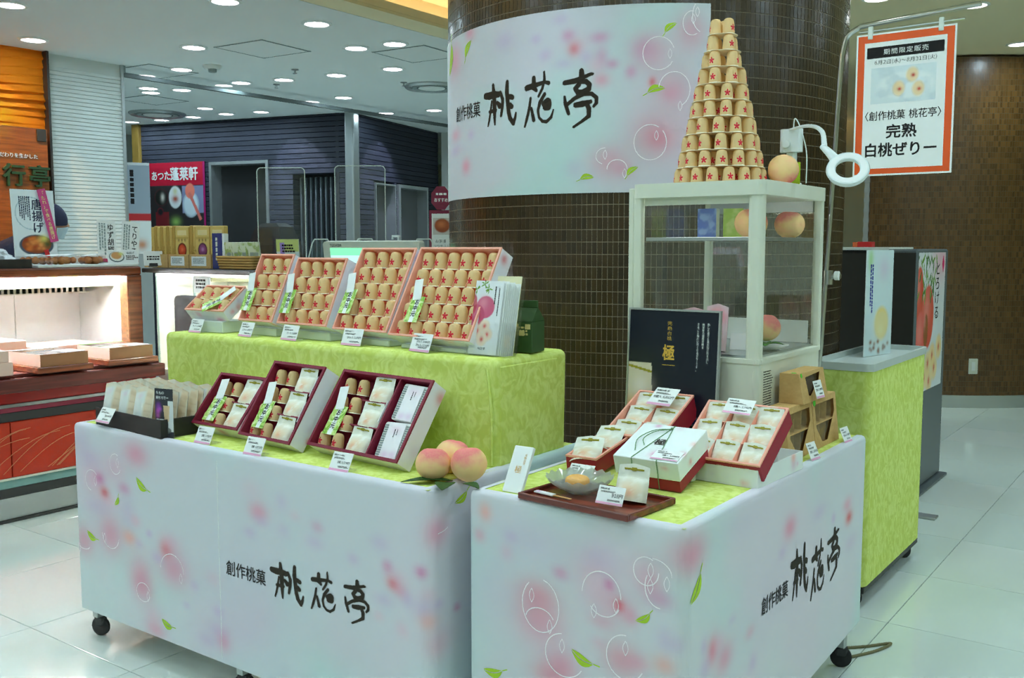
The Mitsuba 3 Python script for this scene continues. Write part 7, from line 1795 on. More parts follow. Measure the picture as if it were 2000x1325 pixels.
p = Paint(u, v, (150, 160, 170)).rect(0, .3, .36, .43, (186, 40, 44)).rect(0, .3, 0, .36, (232, 232, 226)).rect(.0, .08, 0, .36, (190, 210, 60)).blob(.2, .1, .05, .05, (206, 120, 60), .9)
gp.part('print', moved(m, mv(0, 1.38, 0)), PRINT, color=p.c)
gp.part('lettering', moved(flat(bars(.10, .90, .06, .34, 1, 12, True)), mv(0, 1.38, .002)), INK)
gp.part('pole', bx(-.012, .3, 0, 2.36, -.03, -.006), ALU)

# ------------------------------------------------------------------ red food counter at the left
CXF = -5.096
REDP = mat('red_lacquer', (168, 18, 16), 0.22, clearcoat=0.5)
REDC = mat('red_carved', (176, 40, 14), 0.4)
TEAL = mat('teal_strip', (120, 160, 156), 0.3)
REED = mat('reed_line', (190, 112, 76), 0.5)
fcn = Thing('food_counter', 'red lacquered food counter with a wood-framed lit display at the left', 'counter')
y0c, y1c = .6, 3.40
for nm, z0, z1, x, m_ in [('toe_strip', 0, .015, CXF - .004, BLACK), ('kick_plate', .015, .13, CXF - .02, ALU), ('black_band', .13, .182, CXF - .02, BLACK), ('teal_band', .182, .228, CXF - .012, TEAL), ('cream_line', .228, .24, CXF + .006, CREAM),
                          ('upper_black_band', .535, .585, CXF - .01, BLACK), ('maroon_band', .585, .612, CXF - .004, MAROON), ('steel_line', .612, .632, CXF + .008, STEEL), ('red_band', .632, .70, CXF, REDP)]:
    fcn.part(nm, bx(-5.9, x, y0c, y1c, z0 + .0004, z1 - .0004, .002), m_)
for a, b in ((.6, 1.53), (1.535, 2.525), (2.53, 3.40)):
    fcn.part('carved_panel', bx(-5.9, CXF, a, b, .2405, .5345, .003), REDC)
gr = []
r = np.random.default_rng(9)
for q in range(26):
    yb = 2.0 + 1.3 * r.random()
    L, up = .22 + .25 * r.random(), .16 + .10 * r.random()
    t = np.linspace(0, 1, 9)
    gr.append(LineString(np.column_stack([yb + L * t, .265 + up * np.sin(t * np.pi * .5)])).buffer(.0022))
gl_ = unary_union(gr).intersection(sbox(1.0, .25, 3.39, .53))
fcn.part('reed_carving', moved(slab(gl_, .0018), fr((CXF - .0006, 0, 0), (0, 1, 0), (0, 0, 1))), REED, label='pale carved reeds')
fcn.part('shelf', bx(-5.9, -5.0, y0c, y1c, .7, .772, .004), DARKWOOD)
fcn.part('inner_shelf', bx(-5.9, -5.06, y0c, y1c, .772, .79, .003), DARKWOOD)
# wood frame and lit interior
fcn.part('frame_post', bx(-5.38, -5.29, 3.36, 3.455, .79, 1.285, .006), REDWOOD)
fcn.part('frame_post', bx(-5.36, -5.29, .62, .70, .79, 1.285, .006), REDWOOD)
fcn.part('frame_beam', bx(-5.38, -5.29, y0c, 3.455, 1.285, 1.335, .008), REDWOOD)
fcn.part('top', bx(-6.0, -5.38, y0c, 3.455, 1.300, 1.330, .003), REDWOOD)
INW = mat('case_white', (236, 238, 236), .6)
fcn.part('back_wall', bx(-5.92, -5.9, y0c, y1c, .79, 1.30), INW)
fcn.part('end_wall', bx(-5.9, -5.38, 3.40, 3.42, .79, 1.30), INW)
fcn.part('back_panel', bx(-5.9, -5.894, y0c, 2.98, .79, 1.17, .002), INW)
fcn.part('back_panel', bx(-5.9, -5.894, 2.985, 3.40, .79, 1.17, .002), INW)
fcn.part('dark_header', bx(-5.9, -5.50, y0c, 3.4, 1.215, 1.275), mat('olive_dark', (60, 56, 30), .5))
for k, yb in enumerate(np.arange(1.9, 3.36, .036)):
    fcn.part('vent_slat', bx(-5.89, -5.75, yb, yb + .016, 1.176, 1.204), ALU)
fcn.part('vent_rail', cat([bx(-5.89, -5.74, 1.8, 3.38, 1.168, 1.176), bx(-5.89, -5.74, 1.8, 3.38, 1.204, 1.212)]), WHITE)
fcn.part('light_strip', bx(-5.46, -5.40, y0c + .05, 3.36, 1.268, 1.280), PAPER, emitter={'type': 'area', 'radiance': {'type': 'rgb', 'value': list(CASE_STRIP)}})
# boxed lunches and pink boxes on the shelf
BOXP = mat('box_salmon', (226, 188, 172), .6)
BOXB = mat('box_brown', (146, 96, 62), .55)


def lunch(x0, x1, y0, y1, z0, z1, label, fill, seed, rot=0):
    c = ((x0 + x1) / 2, (y0 + y1) / 2)
    t = Thing('lunch_box', label, 'lunch box', None, rotz(rot, (c[0], c[1], z0)))
    a, b, h = (x1 - x0) / 2, (y1 - y0) / 2, z1 - z0
    for s_ in (bx(a - .004, a, -b, b, 0, h), bx(-a, -a + .004, -b, b, 0, h)):
        t.part('side', s_, BOXB)
    for s_ in (bx(-a + .004, a - .004, -b, -b + .004, 0, h), bx(-a + .004, a - .004, b - .004, b, 0, h)):
        t.part('end', s_, BOXP)
    t.part('bottom', bx(-a + .004, a - .004, -b + .004, b - .004, 0, .003), BOXB)
    m, u, v = sheet(2 * a - .02, 2 * b - .02, 40, 30)
    p = Paint(u, v, fill[0]).noise(26, fill[1], .45, .6, 1, seed).noise(40, fill[2], .5, .6, .9, seed + 3)
    t.part('food', moved(m, mv(-a + .01, -b + .01, h - .014)), PRINT, color=p.c)
    t.part('clear_lid', bx(-a, a, -b, b, h + .0005, h + .002), ACRYLIC)
    t.part('white_label', bx(a * .1, a * .95, b * .1, b * .95, h + .0026, h + .0034), PAPER)
    t.part('band', bx(-a * .95, -a * .7, -b, b, h + .0026, h + .0034), PAPER if seed != 2 else 'mat_green_sticker')


for k, (x0, x1, y0, y1, lab) in enumerate([(-5.34, -4.965, 2.62, 2.93, 'wooden step under the left lunch box in the red counter'), (-5.36, -4.985, 3.03, 3.345, 'wooden step under the right lunch box in the red counter')]):
    single('wooden_step', bx(x0 - .01, x1 + .012 if False else x1, y0, y1, .7905, .822, .003), REDWOOD, lab, 'step')
lunch(-5.32, -4.975, 2.64, 2.905, .823, .888, 'lunch box with a clear lid and white label, left one on the red counter', [(150, 156, 176), (196, 200, 214), (90, 96, 120)], 1)
lunch(-5.34, -5.0, 3.05, 3.32, .823, .888, 'lunch box with a green band and a white label, right one on the red counter', [(170, 170, 160), (90, 110, 70), (220, 214, 206)], 2)
for k, (x0, x1, y0, y1, z0, z1, lab) in enumerate([(-5.75, -5.42, 2.40, 2.80, .7905, .93, 'large pink carton behind the left lunch box in the red counter'), (-5.3, -5.02, 2.20, 2.52, .7905, .86, 'pink carton at the left edge of the red counter shelf, lower of two'), (-5.3, -5.02, 2.20, 2.50, .8605, .92, 'pink carton at the left edge of the red counter shelf, upper of two'), (-5.78, -5.45, 2.86, 3.28, .7905, .88, 'low pink carton behind the right lunch box in the red counter')]):
    single('pink_carton', bx(x0, x1, y0, y1, z0, z1, .003), BOXP, lab, 'carton')

# ---- on top of the counter
wt = single('white_board', bx(-5.80, -5.31, 2.83, 3.45, 1.3355, 1.352, .003), WHITE, 'white serving board holding the fried chicken packs on the red counter', 'board')
FRIED = mat('fried_brown', (176, 106, 52), .6)
for k, (x, y, a) in enumerate([(-5.42, 2.97, 10), (-5.43, 3.20, -6), (-5.62, 2.96, 18), (-5.62, 3.16, 4), (-5.60, 3.33, -12)]):
    t = Thing('chicken_pack', ['clear pack of fried chicken at the front left of the white board', 'clear pack of fried chicken at the front right of the white board', 'clear pack of fried chicken at the back left of the white board', 'clear pack of fried chicken at the back middle of the white board', 'clear pack of fried chicken at the back right of the white board'][k], 'food pack', 'fried chicken packs', rotz(a, (x, y, 1.3525)))
    for q in range(6):
        s = trimesh.creation.icosphere(2, .021)
        s.vertices *= 1 + .25 * (np.sin(s.vertices * 190 + q + k) * .4)
        t.part('piece', moved(s, mv(-.045 + .045 * (q % 3), -.022 + .044 * (q // 3), .021)), FRIED, True)
    t.part('lid', moved(trimesh.convex.convex_hull(np.array([(sx * a_, sy * b_, z_) for sx in (-1, 1) for sy in (-1, 1) for a_, b_, z_ in ((.078, .056, .0), (.07, .048, .048))])), mv(0, 0, .0)), GLASS)
    t.part('white_label', moved(bx(-.045, .045, -.03, .03, 0, .001), rotx(8, (.01, 0, .053))), PAPER)
bt2 = Thing('plastic_bag_tray', 'black tray holding a crumpled clear plastic bag at the left end of the red counter', 'tray')
bt2.part('tray', cat([bx(-5.72, -5.32, 2.32, 2.80, 1.3305, 1.336), bx(-5.326, -5.32, 2.32, 2.80, 1.336, 1.385), bx(-5.72, -5.714, 2.32, 2.80, 1.336, 1.385), bx(-5.714, -5.326, 2.794, 2.80, 1.336, 1.385), bx(-5.714, -5.326, 2.32, 2.326, 1.336, 1.385)]), BLACK)
s = trimesh.creation.icosphere(4, 1.0)
import meshkit
nn = meshkit.fbm(s.vertices * 3.1, 4, 2)
s.vertices *= (.75 + .5 * nn)[:, None] * np.array([.17, .21, .085])
s.vertices[:, 2] = np.maximum(s.vertices[:, 2], -.02)
bt2.part('plastic_bag', moved(s, mv(-5.52, 2.57, 1.375)), mat('bag_film', (222, 226, 232), .18, specular=.8), True, label='crumpled pale plastic bag')
# fried chicken sign with its pink tag
KS = fr((-5.72, 2.915, 1.352), (-.02, 1, 0), (-.06, .14 * 0 - .10, 1))
ks = Thing('chicken_sign', 'white fried chicken sign with black brush characters standing on the red counter', 'sign', M=KS)
w, h = .262, .44
ks.part('board', bx(0, w, 0, h, -.008, -.0005, .001), PAPER)
m, u, v = sheet(w, h, 70, 110)
p = Paint(u, v, (232, 240, 242))
d = np.sqrt(((u - .115) / .095) ** 2 + ((v - .30) / .095) ** 2)
p.ink((np.abs(d - 1) < .03) * .6, (120, 160, 170))
p.oval(.135, .112, .105, .062, (70, 84, 100), 1, .06).oval(.135, .115, .09, .052, (150, 72, 34), 1, .08)
p.noise(60, (222, 116, 44), .5, .6, 1, 3) if False else None
r = np.random.default_rng(2)
for q in range(34):
    p.blob(.07 + .13 * r.random(), .085 + .07 * r.random(), .014, .010, [(222, 120, 50), (240, 150, 80), (170, 60, 24)][q % 3], .8)
p.blob(.185, .15, .03, .024, (226, 214, 110), .95).blob(.20, .118, .022, .018, (60, 84, 40), .9).rect(.0, w, 0, .045, (214, 222, 226), .9)
ks.part('print', m, PRINT, color=p.c)
NAVYI = mat('navy_ink', (26, 34, 64), .5)
ks.part('lettering', moved(flat(unary_union([affinity.translate(TX('唐揚げ', .068, vertical=True, fat=.014), .118, .395)])), mv(0, 0, .0008)), NAVYI)
ks.part('small_lettering', moved(flat(bars(.045, .40, .07, .14, 6, 7, True)), mv(0, 0, .0008)), NAVYI)
ks.part('small_lettering', moved(flat(bars(.06, .035, .10, .02, 2, 8)), mv(0, 0, .0008)), NAVYI)
PT = KS @ fr((.215, .235, .012), (1, -.20, 0), (.20, 1, 0))
ks.part('pink_tag', moved(bx(-.028, .024, -.115, .205, 0, .0015), fr((.222, .245, .010), (1, .20, 0), (-.20, 1, 0))), mat('pink_tag', (206, 74, 130), .5), label='tilted pink tag')
ks.part('tag_lettering', moved(flat(TX('「たれ」で食べる唐揚げ', .0265, vertical=True, fat=.01)), fr((.222, .245, .012), (1, .20, 0), (-.20, 1, 0)) @ mv(-.016, .196, .0006)), mat('cream_ink', (240, 226, 150), .5))
ks.part('red_tag', moved(bx(-.014, .014, -.05, .05, 0, .0015), fr((.20, .035, .004), (1, .25, 0), (-.25, 1, 0))), mat('red_tag', (206, 40, 44), .5))
ks.part('foot', moved(bx(.02, w - .02, 0, .004, -.10, -.009), np.eye(4)), ACRYLIC)
for k, (y, s_, yaw, lab) in enumerate([(3.375, 'ゆず胡椒', -.08, 'white flavour card with vertical brush characters, left of the two on the red counter'), (3.525, 'てりやき', -.32, 'tilted white flavour card with vertical brush characters, right of the two on the red counter')]):
    F_ = fr((-5.62, y, 1.362), (0, 1, 0), (-.10, 0, 1)) @ fr((0, 0, 0), (1, yaw * .5, 0), (yaw * -.5 * -1 if False else -yaw * .5 * -1, 1, 0)) if False else fr((-5.62, y, 1.362), (0, 1, yaw * .4), (-.06, -yaw, 1))
    t = Thing('flavour_card', lab, 'card', None, F_)
    t.part('card', bx(0, .125, .02, .26, -.002, 0), PAPER)
    t.part('lettering', moved(flat(TX(s_, .046, vertical=True, fat=.012)), mv(.066, .245, .0006)), INK)
    t.part('small_lettering', moved(flat(bars(.012, .24, .05, .20, 3, k, True)), mv(0, 0, .0006)), SEAM)
    t.part('holder', bx(.0, .125, 0, .02, -.03, .006, .002), mat('magenta_holder', (190, 30, 90), .5) if k == 0 else 'mat_magenta_holder')
fcd = Thing('plate_card', 'white card picturing a chicken plate at the right end of the white board', 'card', M=fr((-5.33, 3.265, 1.3525), (0, 1, 0), (-.2, 0, 1)))
m, u, v = sheet(.20, .085, 60, 26)
p = Paint(u, v, (238, 240, 240)).oval(.06, .042, .05, .032, (60, 76, 86), 1, .06).oval(.06, .045, .044, .028, (236, 236, 230), 1, .06).oval(.058, .05, .034, .022, (206, 150, 96), 1, .3).blob(.09, .06, .014, .010, (220, 214, 120), .9)
fcd.part('card', bx(0, .20, 0, .085, -.004, -.0005), PAPER)
fcd.part('print', m, PRINT, color=p.c)
fcd.part('lettering', moved(flat(unary_union([affinity.translate(TX('唐揚げ', .018), .125, .058), bars(.12, .05, .07, .03, 3, 5)])), mv(0, 0, .0006)), INK)
ac = Thing('notice_card', 'white notice card in a clear stand beside the chicken plate card', 'card', M=fr((-5.29, 3.475, 1.334), (.3, .95, 0), (-.2, 0, 1)))
ac.part('card', bx(0, .115, .006, .095, -.003, 0), PAPER)
ac.part('lettering', moved(flat(bars(.02, .065, .08, .03, 2, 3)), mv(0, 0, .0006)), INK)
ac.part('foot', bx(.03, .08, 0, .02, -.02, .006, .002), BLACK)

# ------------------------------------------------------------------ glass showcase and service counter beside it
SCX0, SCX1, SCY0, SCY1 = -5.17, -3.35, 3.47, 4.02
gc = Thing('glass_showcase', 'lit glass showcase with a black top beside the red counter', 'showcase')
SCY0 = 3.465
gc.part('top', bx(SCX0 - .09, SCX1, SCY0 - .03, SCY1, 1.300, 1.326, .004), BLACK)
INC = mat('showcase_cream', (236, 232, 206), .6)
gc.part('back_wall', bx(SCX0, SCX1, SCY1 - .03, SCY1 - .01, .7, 1.24), INC)
gc.part('floor', bx(SCX0, SCX1, SCY0 + .005, SCY1 - .03, .70, .72), INC)
gc.part('base', bx(SCX0, SCX1, SCY0, SCY1, .05, .70, .004), CREAM)
gc.part('header', bx(SCX0 + .05, SCX1, SCY1 - .2, SCY1 - .03, 1.24, 1.285), 'mat_olive_dark')
gc.part('glass_shelf', bx(SCX0 + .02, SCX1 - .02, SCY0 + .08, SCY1 - .04, 1.0, 1.008), ACRYLIC)
gc.part('end_wall', bx(SCX0, SCX0 + .008, SCY0 + .012, SCY1 - .03, .72, 1.30), INC)
GED = mat('glass_edge', (150, 186, 170), .2)
for x in (SCX0 + .004, -4.80, -4.1, SCX1 - .012):
    gc.part('glass_edge', bx(x, x + .008, SCY0, SCY0 + .012, .70, 1.30), GED)
gc.part('upper_rail', bx(SCX0, SCX1, SCY0, SCY0 + .014, 1.278, 1.30), GED)
for a, b in ((SCX0 + .012, -4.80), (-4.792, -4.1), (-4.092, SCX1 - .012)):
    gc.part('glass_pane', grid(lambda u, v: np.column_stack([a + (b - a) * u, u * 0 + SCY0 + .006, v]), [0, 1], [.70, 1.278])[0], GLASS)
gc.part('light_strip', bx(SCX0 + .03, SCX1 - .05, SCY0 + .03, SCY0 + .06, 1.288, 1.298), PAPER, emitter={'type': 'area', 'radiance': {'type': 'rgb', 'value': [CASE_STRIP[0] * .8, CASE_STRIP[1] * .78, CASE_STRIP[2] * .66]}})
gc.part('notice', bx(-4.79, -4.64, SCY0 - .003, SCY0 - .001, 1.19, 1.285), PAPER)
gc.part('notice_lettering', moved(flat(bars(0, 0, .11, .06, 3, 9)), fr((-4.77, SCY0 - .0036, 1.268), (1, 0, 0), (0, 0, 1))), INK)
single('showcase_paper', moved(bx(0, .16, 0, .10, 0, .0012), rotz(20, (-4.97, 3.62, 1.009))), PAPER, 'white paper lying on the shelf of the glass showcase', 'paper')
sv = Thing('service_counter', 'pale service counter behind the glass showcase carrying the till', 'counter')
sv.part('body', bx(-5.17, -3.35, 4.05, 4.70, 0, 1.28, .004), CREAM)
sv.part('top', bx(-5.19, -3.33, 4.03, 4.72, 1.28, 1.305, .004), WHITE)

# paper bags in kraft holders
GOLDB = mat('bag_gold', (206, 172, 92), .55)
GOLDD = mat('bag_gold_dark', (178, 140, 62), .55)
by = 3.62


def bag(x, front, k, label, group=None):
    t = Thing('tea_bag_pack', label, 'paper bag', group, M=mv(x, by, 1.3265))
    if front:
        m, u, v = sheet(.128, .245, 44, 80)
        c = [(206, 70, 30), (120, 54, 104), (110, 60, 110)][k]
        p = Paint(u, v, (212, 184, 106)).rect(.02, .11, .195, .225, (236, 216, 160), .9).rect(0, .128, .17, .185, (190, 160, 80), .9)
        for q in range(3):
            p.blob(.034 + .03 * q, .165, .007, .009, (110, 86, 40), .9)
        p.oval(.064, .105, .044, .044, tuple(int(a * .55) for a in c), 1, .1).oval(.064, .105, .034, .034, c, 1, .2).blob(.064, .11, .014, .012, (230, 120, 80) if k == 0 else (206, 150, 206), .7).blob(.064, .05, .03, .008, (200, 60, 30), .8)
        t.part('bag', bx(0, .128, 0, .03, 0, .25, .004), GOLDB)
        t.part('print', moved(m, fr((0, -.0008, .002), (1, 0, 0), (0, 0, 1))), PRINT, color=p.c)
    else:
        t.part('bag', bx(0, .026, 0, .128, 0, .25 + .006 * (k % 2), .006), [GOLDB, GOLDD][k % 2])
        t.part('side_print', moved(flat(unary_union([bars(.004, .11, .018, .05, 3, k), sbox(.006, .115, .020, .13)])), fr((0, -.0008, 0), (1, 0, 0), (0, 0, 1))), GOLDD)


for k in range(8):
    bag(-5.43 + .031 * k, False, k, 'narrow gold paper bag seen edge-on in the kraft holder on the black-topped showcase', 'edge-on gold bags')
bag(-5.175, True, 0, 'gold paper bag with an orange round motif on the black-topped showcase')
bag(-5.04, False, 1, 'narrow gold paper bag standing between the orange and the purple motif bags')
bag(-5.008, False, 2, 'narrow gold paper bag just left of the purple motif bag')
bag(-4.975, True, 1, 'gold paper bag with a purple round motif, left of the blue booklet')
bag(-4.835, True, 2, 'gold paper bag half hidden behind the blue booklet')
for k, (x0, x1, lab) in enumerate([(-5.44, -5.20, 'plain kraft holder in front of the edge-on gold bags'), (-5.19, -4.99, 'kraft holder with a white label below the orange motif bag'), (-4.985, -4.78, 'kraft holder with a white label below the purple motif bag')]):
    t = Thing('kraft_holder', lab, 'box', None, mv(x0, by - .045, 1.3265))
    w = x1 - x0
    t.part('front', bx(0, w, 0, .004, 0, .082, .001), KRAFT)
    for s_ in (bx(0, .003, .004, .04, 0, .082), bx(w - .003, w, .004, .04, 0, .082)):
        t.part('side', s_, KRAFT)
    if k:
        t.part('label_sheet', bx(.025, w - .04, -.0012, -.0004, .014, .07), PAPER)
        t.part('lettering', moved(flat(bars(.04, .06, w - .09, .035, 4, k)), fr((0, -.0018, 0), (1, 0, 0), (0, 0, 1))), SEAM)
bbk = Thing('blue_booklet', 'dark blue upright booklet at the right of the gold paper bags', 'booklet', M=rotz(3, (-4.755, by - .05, 1.3265)))
bbk.part('cover', bx(0, .085, 0, .012, 0, .205, .001), mat('booklet_blue', (36, 48, 110), .45))
bbk.part('spine', bx(.0855, .105, .001, .03, 0, .203), PAPER)
bbk.part('lettering', moved(flat(bars(.03, .18, .026, .14, 1, 3, True)), fr((0, -.0008, 0), (1, 0, 0), (0, 0, 1))), CREAM)
single('black_bag', moved(trimesh.convex.convex_hull(np.array([(sx * a, sy * b, z) for sx in (-1, 1) for sy in (-1, 1) for a, b, z in ((.17, .1, 0), (.165, .09, .16), (.12, .06, .28), (.07, .04, .305))])), mv(-5.13, 4.35, 1.3055)), RUBBER, 'black rounded bag standing behind the gold paper bags', 'bag')

# basket of packets, stands, till, pump bottle
WICK = mat('wicker', (190, 148, 84), .7)
bk = Thing('wicker_basket', 'small wicker basket of packets on the black-topped showcase', 'basket', M=mv(-4.50, 3.62, 1.3265))
for k in range(5):
    rr_ = sbox(-.13, -.08, .13, .08).buffer(.01 + .004 * k)
    bk.part('weave', tube(np.array([(x, y, .008 + .015 * k) for x, y in rr_.exterior.coords]), .0075, 7, caps=False), WICK, 60)
bk.part('bottom', bx(-.13, .13, -.08, .08, 0, .004), WICK)
for k in range(7):
    t = Thing('packet', 'pale green printed packet standing in the wicker basket', 'packet', 'packets in the wicker basket', mv(-4.50, 3.62, 1.3265) @ fr((-.12 + .034 * k, -.05 + .01 * (k % 2), .005), (.94, .30, 0), (.30 * .4, -.12, 1)))
    m, u, v = sheet(.075, .15, 18, 30)
    p = Paint(u, v, (206, 214, 186)).rect(.01, .065, .02, .09, (110, 120, 130), .7).noise(50, (150, 170, 90), .5, .65, .9, k)
    t.part('print', moved(m, mv(0, 0, .006)), PRINT, color=p.c)
    t.part('body', bx(0, .075, 0, .15, -.006, .0055, .003), CREAM)
pp_ = Thing('packet_sign', 'lilac and yellow clear-held sign above the wicker basket', 'sign', M=fr((-4.40, 3.75, 1.3265), (1, 0, 0), (0, -.05, 1)))
m, u, v = sheet(.19, .17, 40, 40)
p = Paint(u, v, (206, 216, 210)).rect(0, .19, .10, .17, (196, 206, 90), .8).rect(.03, .07, .07, .15, (150, 120, 206), .9).oval(.11, .03, .07, .03, (70, 50, 110), .9)
pp_.part('print', m, PRINT, color=p.c)
pp_.part('board', bx(0, .19, 0, .17, -.004, -.0006), CLEARP)
pp_.part('lettering', moved(flat(bars(.05, .14, .11, .05, 3, 4)), mv(0, 0, .0008)), INK)
for k, (x, y, lab) in enumerate([(-4.62, 4.16, 'clear acrylic easel left of the till, nearer the gold bags'), (-4.22, 4.14, 'clear acrylic easel left of the till, in the middle'), (-4.02, 4.44, 'clear acrylic easel next to the till')]):
    t = Thing('acrylic_easel', lab, 'easel', None, fr((x, y, 1.3055), (.8, .6, 0), (0, 0, 1)))
    edge = LineString([(0, 0), (.045, .17), (.06, .195), (.14, .195), (.155, .17), (.20, 0)])
    t.part('edge', slab(edge.buffer(.0035), .007), CLEARP)
    t.part('sheet', moved(flat(Polygon(edge.coords)), mv(0, 0, .0035)), GLASS)
tl_ = Thing('till_display', 'pale till monitor with a lit green screen behind the jelly boxes', 'monitor', M=fr((-4.40, 4.12, 1.3055), (.995, .09, 0), (0, -.12, 1)))
tl_.part('housing', moved(rbox(0, .72, 0, .180, -.05, 0, .018, 4), np.eye(4)), CREAM, 30)
m, u, v = sheet(.60, .16, 4, 4)
scr = Paint(u, v, (150, 226, 210)).rect(0, .6, .10, .16, (70, 220, 90))
tl_.part('screen', bx(.055, .66, .018, .142, .0005, .002), mat('screen_glass', (90, 200, 130), .2), emitter={'type': 'area', 'radiance': {'type': 'rgb', 'value': [.22, .85, .42]}})
tl_.part('screen_lower_field', bx(.057, .658, .019, .098, .0022, .003), mat('screen_cyan', (150, 220, 210), .2), emitter={'type': 'area', 'radiance': {'type': 'rgb', 'value': [.45, .85, .78]}})
tl_.part('lettering', moved(flat(TX('TOSHIBA', .022, fat=.01)), mv(.055, .150, .0006)), INK)
tl_.part('foot', bx(.2, .52, -.0, .03, -.16, -.051, .004), CREAM)
pb = Thing('pump_bottle', 'white pump bottle behind the largest jelly box', 'bottle', M=mv(-4.02, 4.36, 1.3055))
pb.part('body', lathe([(0, 0), (.034, 0), (.036, .01), (.036, .11), (.014, .14), (.014, .15), (0, .15)], 24), WPL, 40)
pb.part('collar', lathe([(0, .15), (.017, .15), (.017, .172), (.006, .178), (.006, .205), (0, .205)], 20), WPL, 40)
pb.part('spout', cat([bx(-.05, .014, -.008, .008, .205, .218, .003), bx(-.05, -.042, -.006, .006, .192, .206)]), WPL)
for k, (a, b, z0, z1, lab) in enumerate([((-4.98, 4.09), (-4.73, 4.27), 1.3055, 1.955, 'clear acrylic partition left of the till, above the gold bags'), ((-4.56, 4.36), (-4.30, 4.55), 1.3055, 1.965, 'clear acrylic partition right of the other, in front of the grey post')]):
    t = Thing('acrylic_partition', lab, 'partition')
    a, b = np.array(a), np.array(b)
    w = np.linalg.norm(b - a)
    shape = sbox(.03, -.1, w - .03, z1 - z0 - .03).buffer(.03).intersection(sbox(-1, 0, 9, 9))
    F_ = fr((*a, z0), (*(b - a), 0), (0, 0, 1))
    t.part('sheet', moved(flat(shape.buffer(-.002)), F_), GLASS)
    t.part('edge', moved(slab(shape.difference(shape.buffer(-.005)), .005), F_ @ mv(0, 0, -.0025)), CLEARP)
    t.part('foot', moved(bx(.02, w - .02, 0, .008, -.06, .06), F_), CLEARP)

# ------------------------------------------------------------------ worker bending behind the counter
def capsule_body(joints, bones, refine, iters):
    """One smooth skin over a skeleton: hulls of the spheres at each bone's ends, joined."""
    out = None
    sp_ = {k: m3.Manifold.sphere(r, 20).translate(tuple(p)) for k, (p, r) in joints.items()}
    for a, b in bones:
        h = m3.Manifold.batch_hull([sp_[a], sp_[b]])
        out = h if out is None else out + h
    m = out.refine_to_length(refine).to_mesh()
    t = trimesh.Trimesh(m.vert_properties[:, :3], m.tri_verts, process=True)
    trimesh.smoothing.filter_taubin(t, iterations=iters)
    return t


SKINM = mat('person_skin', (206, 158, 130), .55)
UNIF = mat('navy_uniform', (28, 32, 62), .7)
J = dict(pel=((-6.62, 3.02, .98), .13), waist=((-6.56, 3.07, 1.12), .125), chest=((-6.47, 3.17, 1.33), .135), shl=((-6.52, 3.02, 1.44), .065), shr=((-6.36, 3.34, 1.43), .065), nk=((-6.38, 3.30, 1.49), .055),
         ell=((-6.36, 2.93, 1.20), .048), wrl=((-6.22, 2.98, 1.24), .036), elr=((-6.26, 3.40, 1.20), .048), wrr=((-6.20, 3.24, 1.24), .036), hl=((-6.58, 2.95, .92), .10), hr=((-6.60, 3.12, .92), .10), kl=((-6.52, 2.93, .5), .068), kr=((-6.54, 3.14, .5), .068), al=((-6.6, 2.93, .09), .045), ar=((-6.62, 3.14, .09), .045), tl=((-6.46, 2.93, .04), .04), tr=((-6.48, 3.14, .04), .04))
body = capsule_body(J, [('pel', 'waist'), ('waist', 'chest'), ('chest', 'shl'), ('chest', 'shr'), ('chest', 'nk'), ('shl', 'ell'), ('ell', 'wrl'), ('shr', 'elr'), ('elr', 'wrr'), ('pel', 'hl'), ('pel', 'hr'), ('hl', 'kl'), ('hr', 'kr'), ('kl', 'al'), ('kr', 'ar'), ('al', 'tl'), ('ar', 'tr')], .03, 12)
pr_ = Thing('person', 'person in navy uniform, cap and pale face mask bending behind the fried chicken sign', 'person')
pr_.part('uniform', body, UNIF, True, label='navy uniform')
HM = fr((-6.30, 3.455, 1.615), (.55, .75, -.1), (.18, -.12, 1))          # x to the face, z left of the head
hd = trimesh.creation.icosphere(4, 1.0)
hv = hd.vertices
face = np.clip(hv[:, 0], 0, 1)
hd = trimesh.Trimesh(np.column_stack([hv[:, 0] * .098 + .012 * np.exp(-((hv[:, 1] + .1) / .14) ** 2 - (hv[:, 2] / .14) ** 2) * face * 1.6, hv[:, 1] * .118 * (1 - .10 * (hv[:, 1] < 0) * 0), hv[:, 2] * .080 * (1 + .12 * hv[:, 1])]), hd.faces, process=False)
pr_.part('head', hd, SKINM, True, M=HM)
pr_.part('neck', tube([(-6.385, 3.31, 1.46), (-6.33, 3.42, 1.56)], [.052, .05], 14), SKINM, 60)
cap = trimesh.creation.icosphere(4, 1.0)
cv = cap.vertices
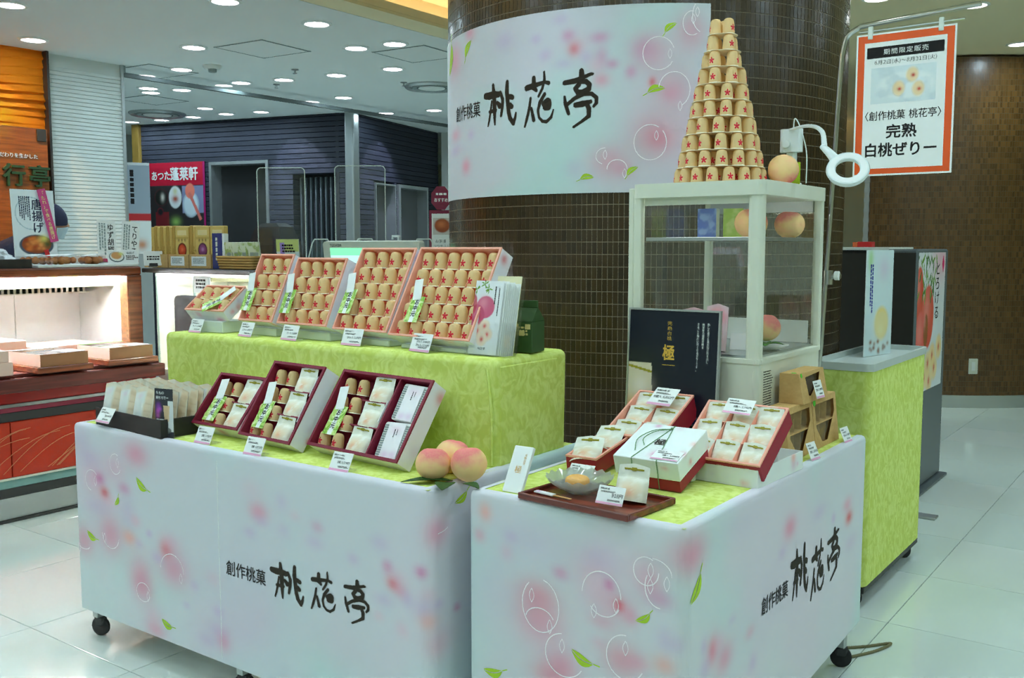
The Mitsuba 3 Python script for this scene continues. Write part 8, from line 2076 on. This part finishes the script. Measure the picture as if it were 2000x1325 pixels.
cap = trimesh.Trimesh(np.column_stack([cv[:, 0] * .108 - .004, np.maximum(cv[:, 1], -.02 - .45 * np.clip(-cv[:, 0], 0, 1)) * .130, cv[:, 2] * .093]), cap.faces, process=False)
pr_.part('cap', cap, UNIF, True, M=HM, label='navy cap')
mk = grid(lambda u, v: np.column_stack([(.100 * np.cos(u)) * (1 - 3.2 * np.clip(-v - .03, 0, 1)) + .008, v, .084 * np.sin(u) * (1 - 4.5 * np.clip(-v - .03, 0, 1))]), np.linspace(-1.15, 1.15, 20), np.linspace(-.10, -.015, 10))[0]
pr_.part('face_mask', mk, mat('mask_pale', (190, 212, 220), .7), True, M=HM, label='pale face mask')
for s_ in (-1, 1):
    pr_.part('ear', moved(trimesh.creation.icosphere(2, .02), HM @ mv(-.005, -.03, .078 * s_) @ np.diag([.8, 1.3, .5, 1])), SKINM, True)
    pr_.part('eye', moved(trimesh.creation.icosphere(2, .009), HM @ mv(.090, .004, .03 * s_)), INK, True)
for s_, w_, dr_ in (('left', J['wrl'][0], (1, .25, -.15)), ('right', J['wrr'][0], (1, -.1, -.15))):
    d_ = np.array(dr_) / np.linalg.norm(dr_)
    w_ = np.array(w_)
    side = np.cross(d_, (0, 0, 1))
    side /= np.linalg.norm(side)
    Jh = {'w': (w_, .026), 'p': (w_ + d_ * .06, .028)}
    bones = [('w', 'p')]
    for f in range(4):
        o = side * (.030 - .020 * f)
        L = [.034, .042, .040, .030][f]
        Jh[f'k{f}'] = (w_ + d_ * .085 + o, .0105)
        Jh[f'm{f}'] = (w_ + d_ * (.085 + L) + o * 1.1 + np.array([0, 0, -.012]), .009)
        Jh[f't{f}'] = (w_ + d_ * (.085 + L * 1.6) + o * 1.15 + np.array([0, 0, -.035]), .0075)
        bones += [('p', f'k{f}'), (f'k{f}', f'm{f}'), (f'm{f}', f't{f}')]
    Jh['th0'] = (w_ + d_ * .04 + side * .036, .011)
    Jh['th1'] = (w_ + d_ * .085 + side * .055 + np.array([0, 0, -.012]), .009)
    bones += [('p', 'th0'), ('th0', 'th1')]
    pr_.part('hand', capsule_body(Jh, bones, .006, 6), SKINM, True)
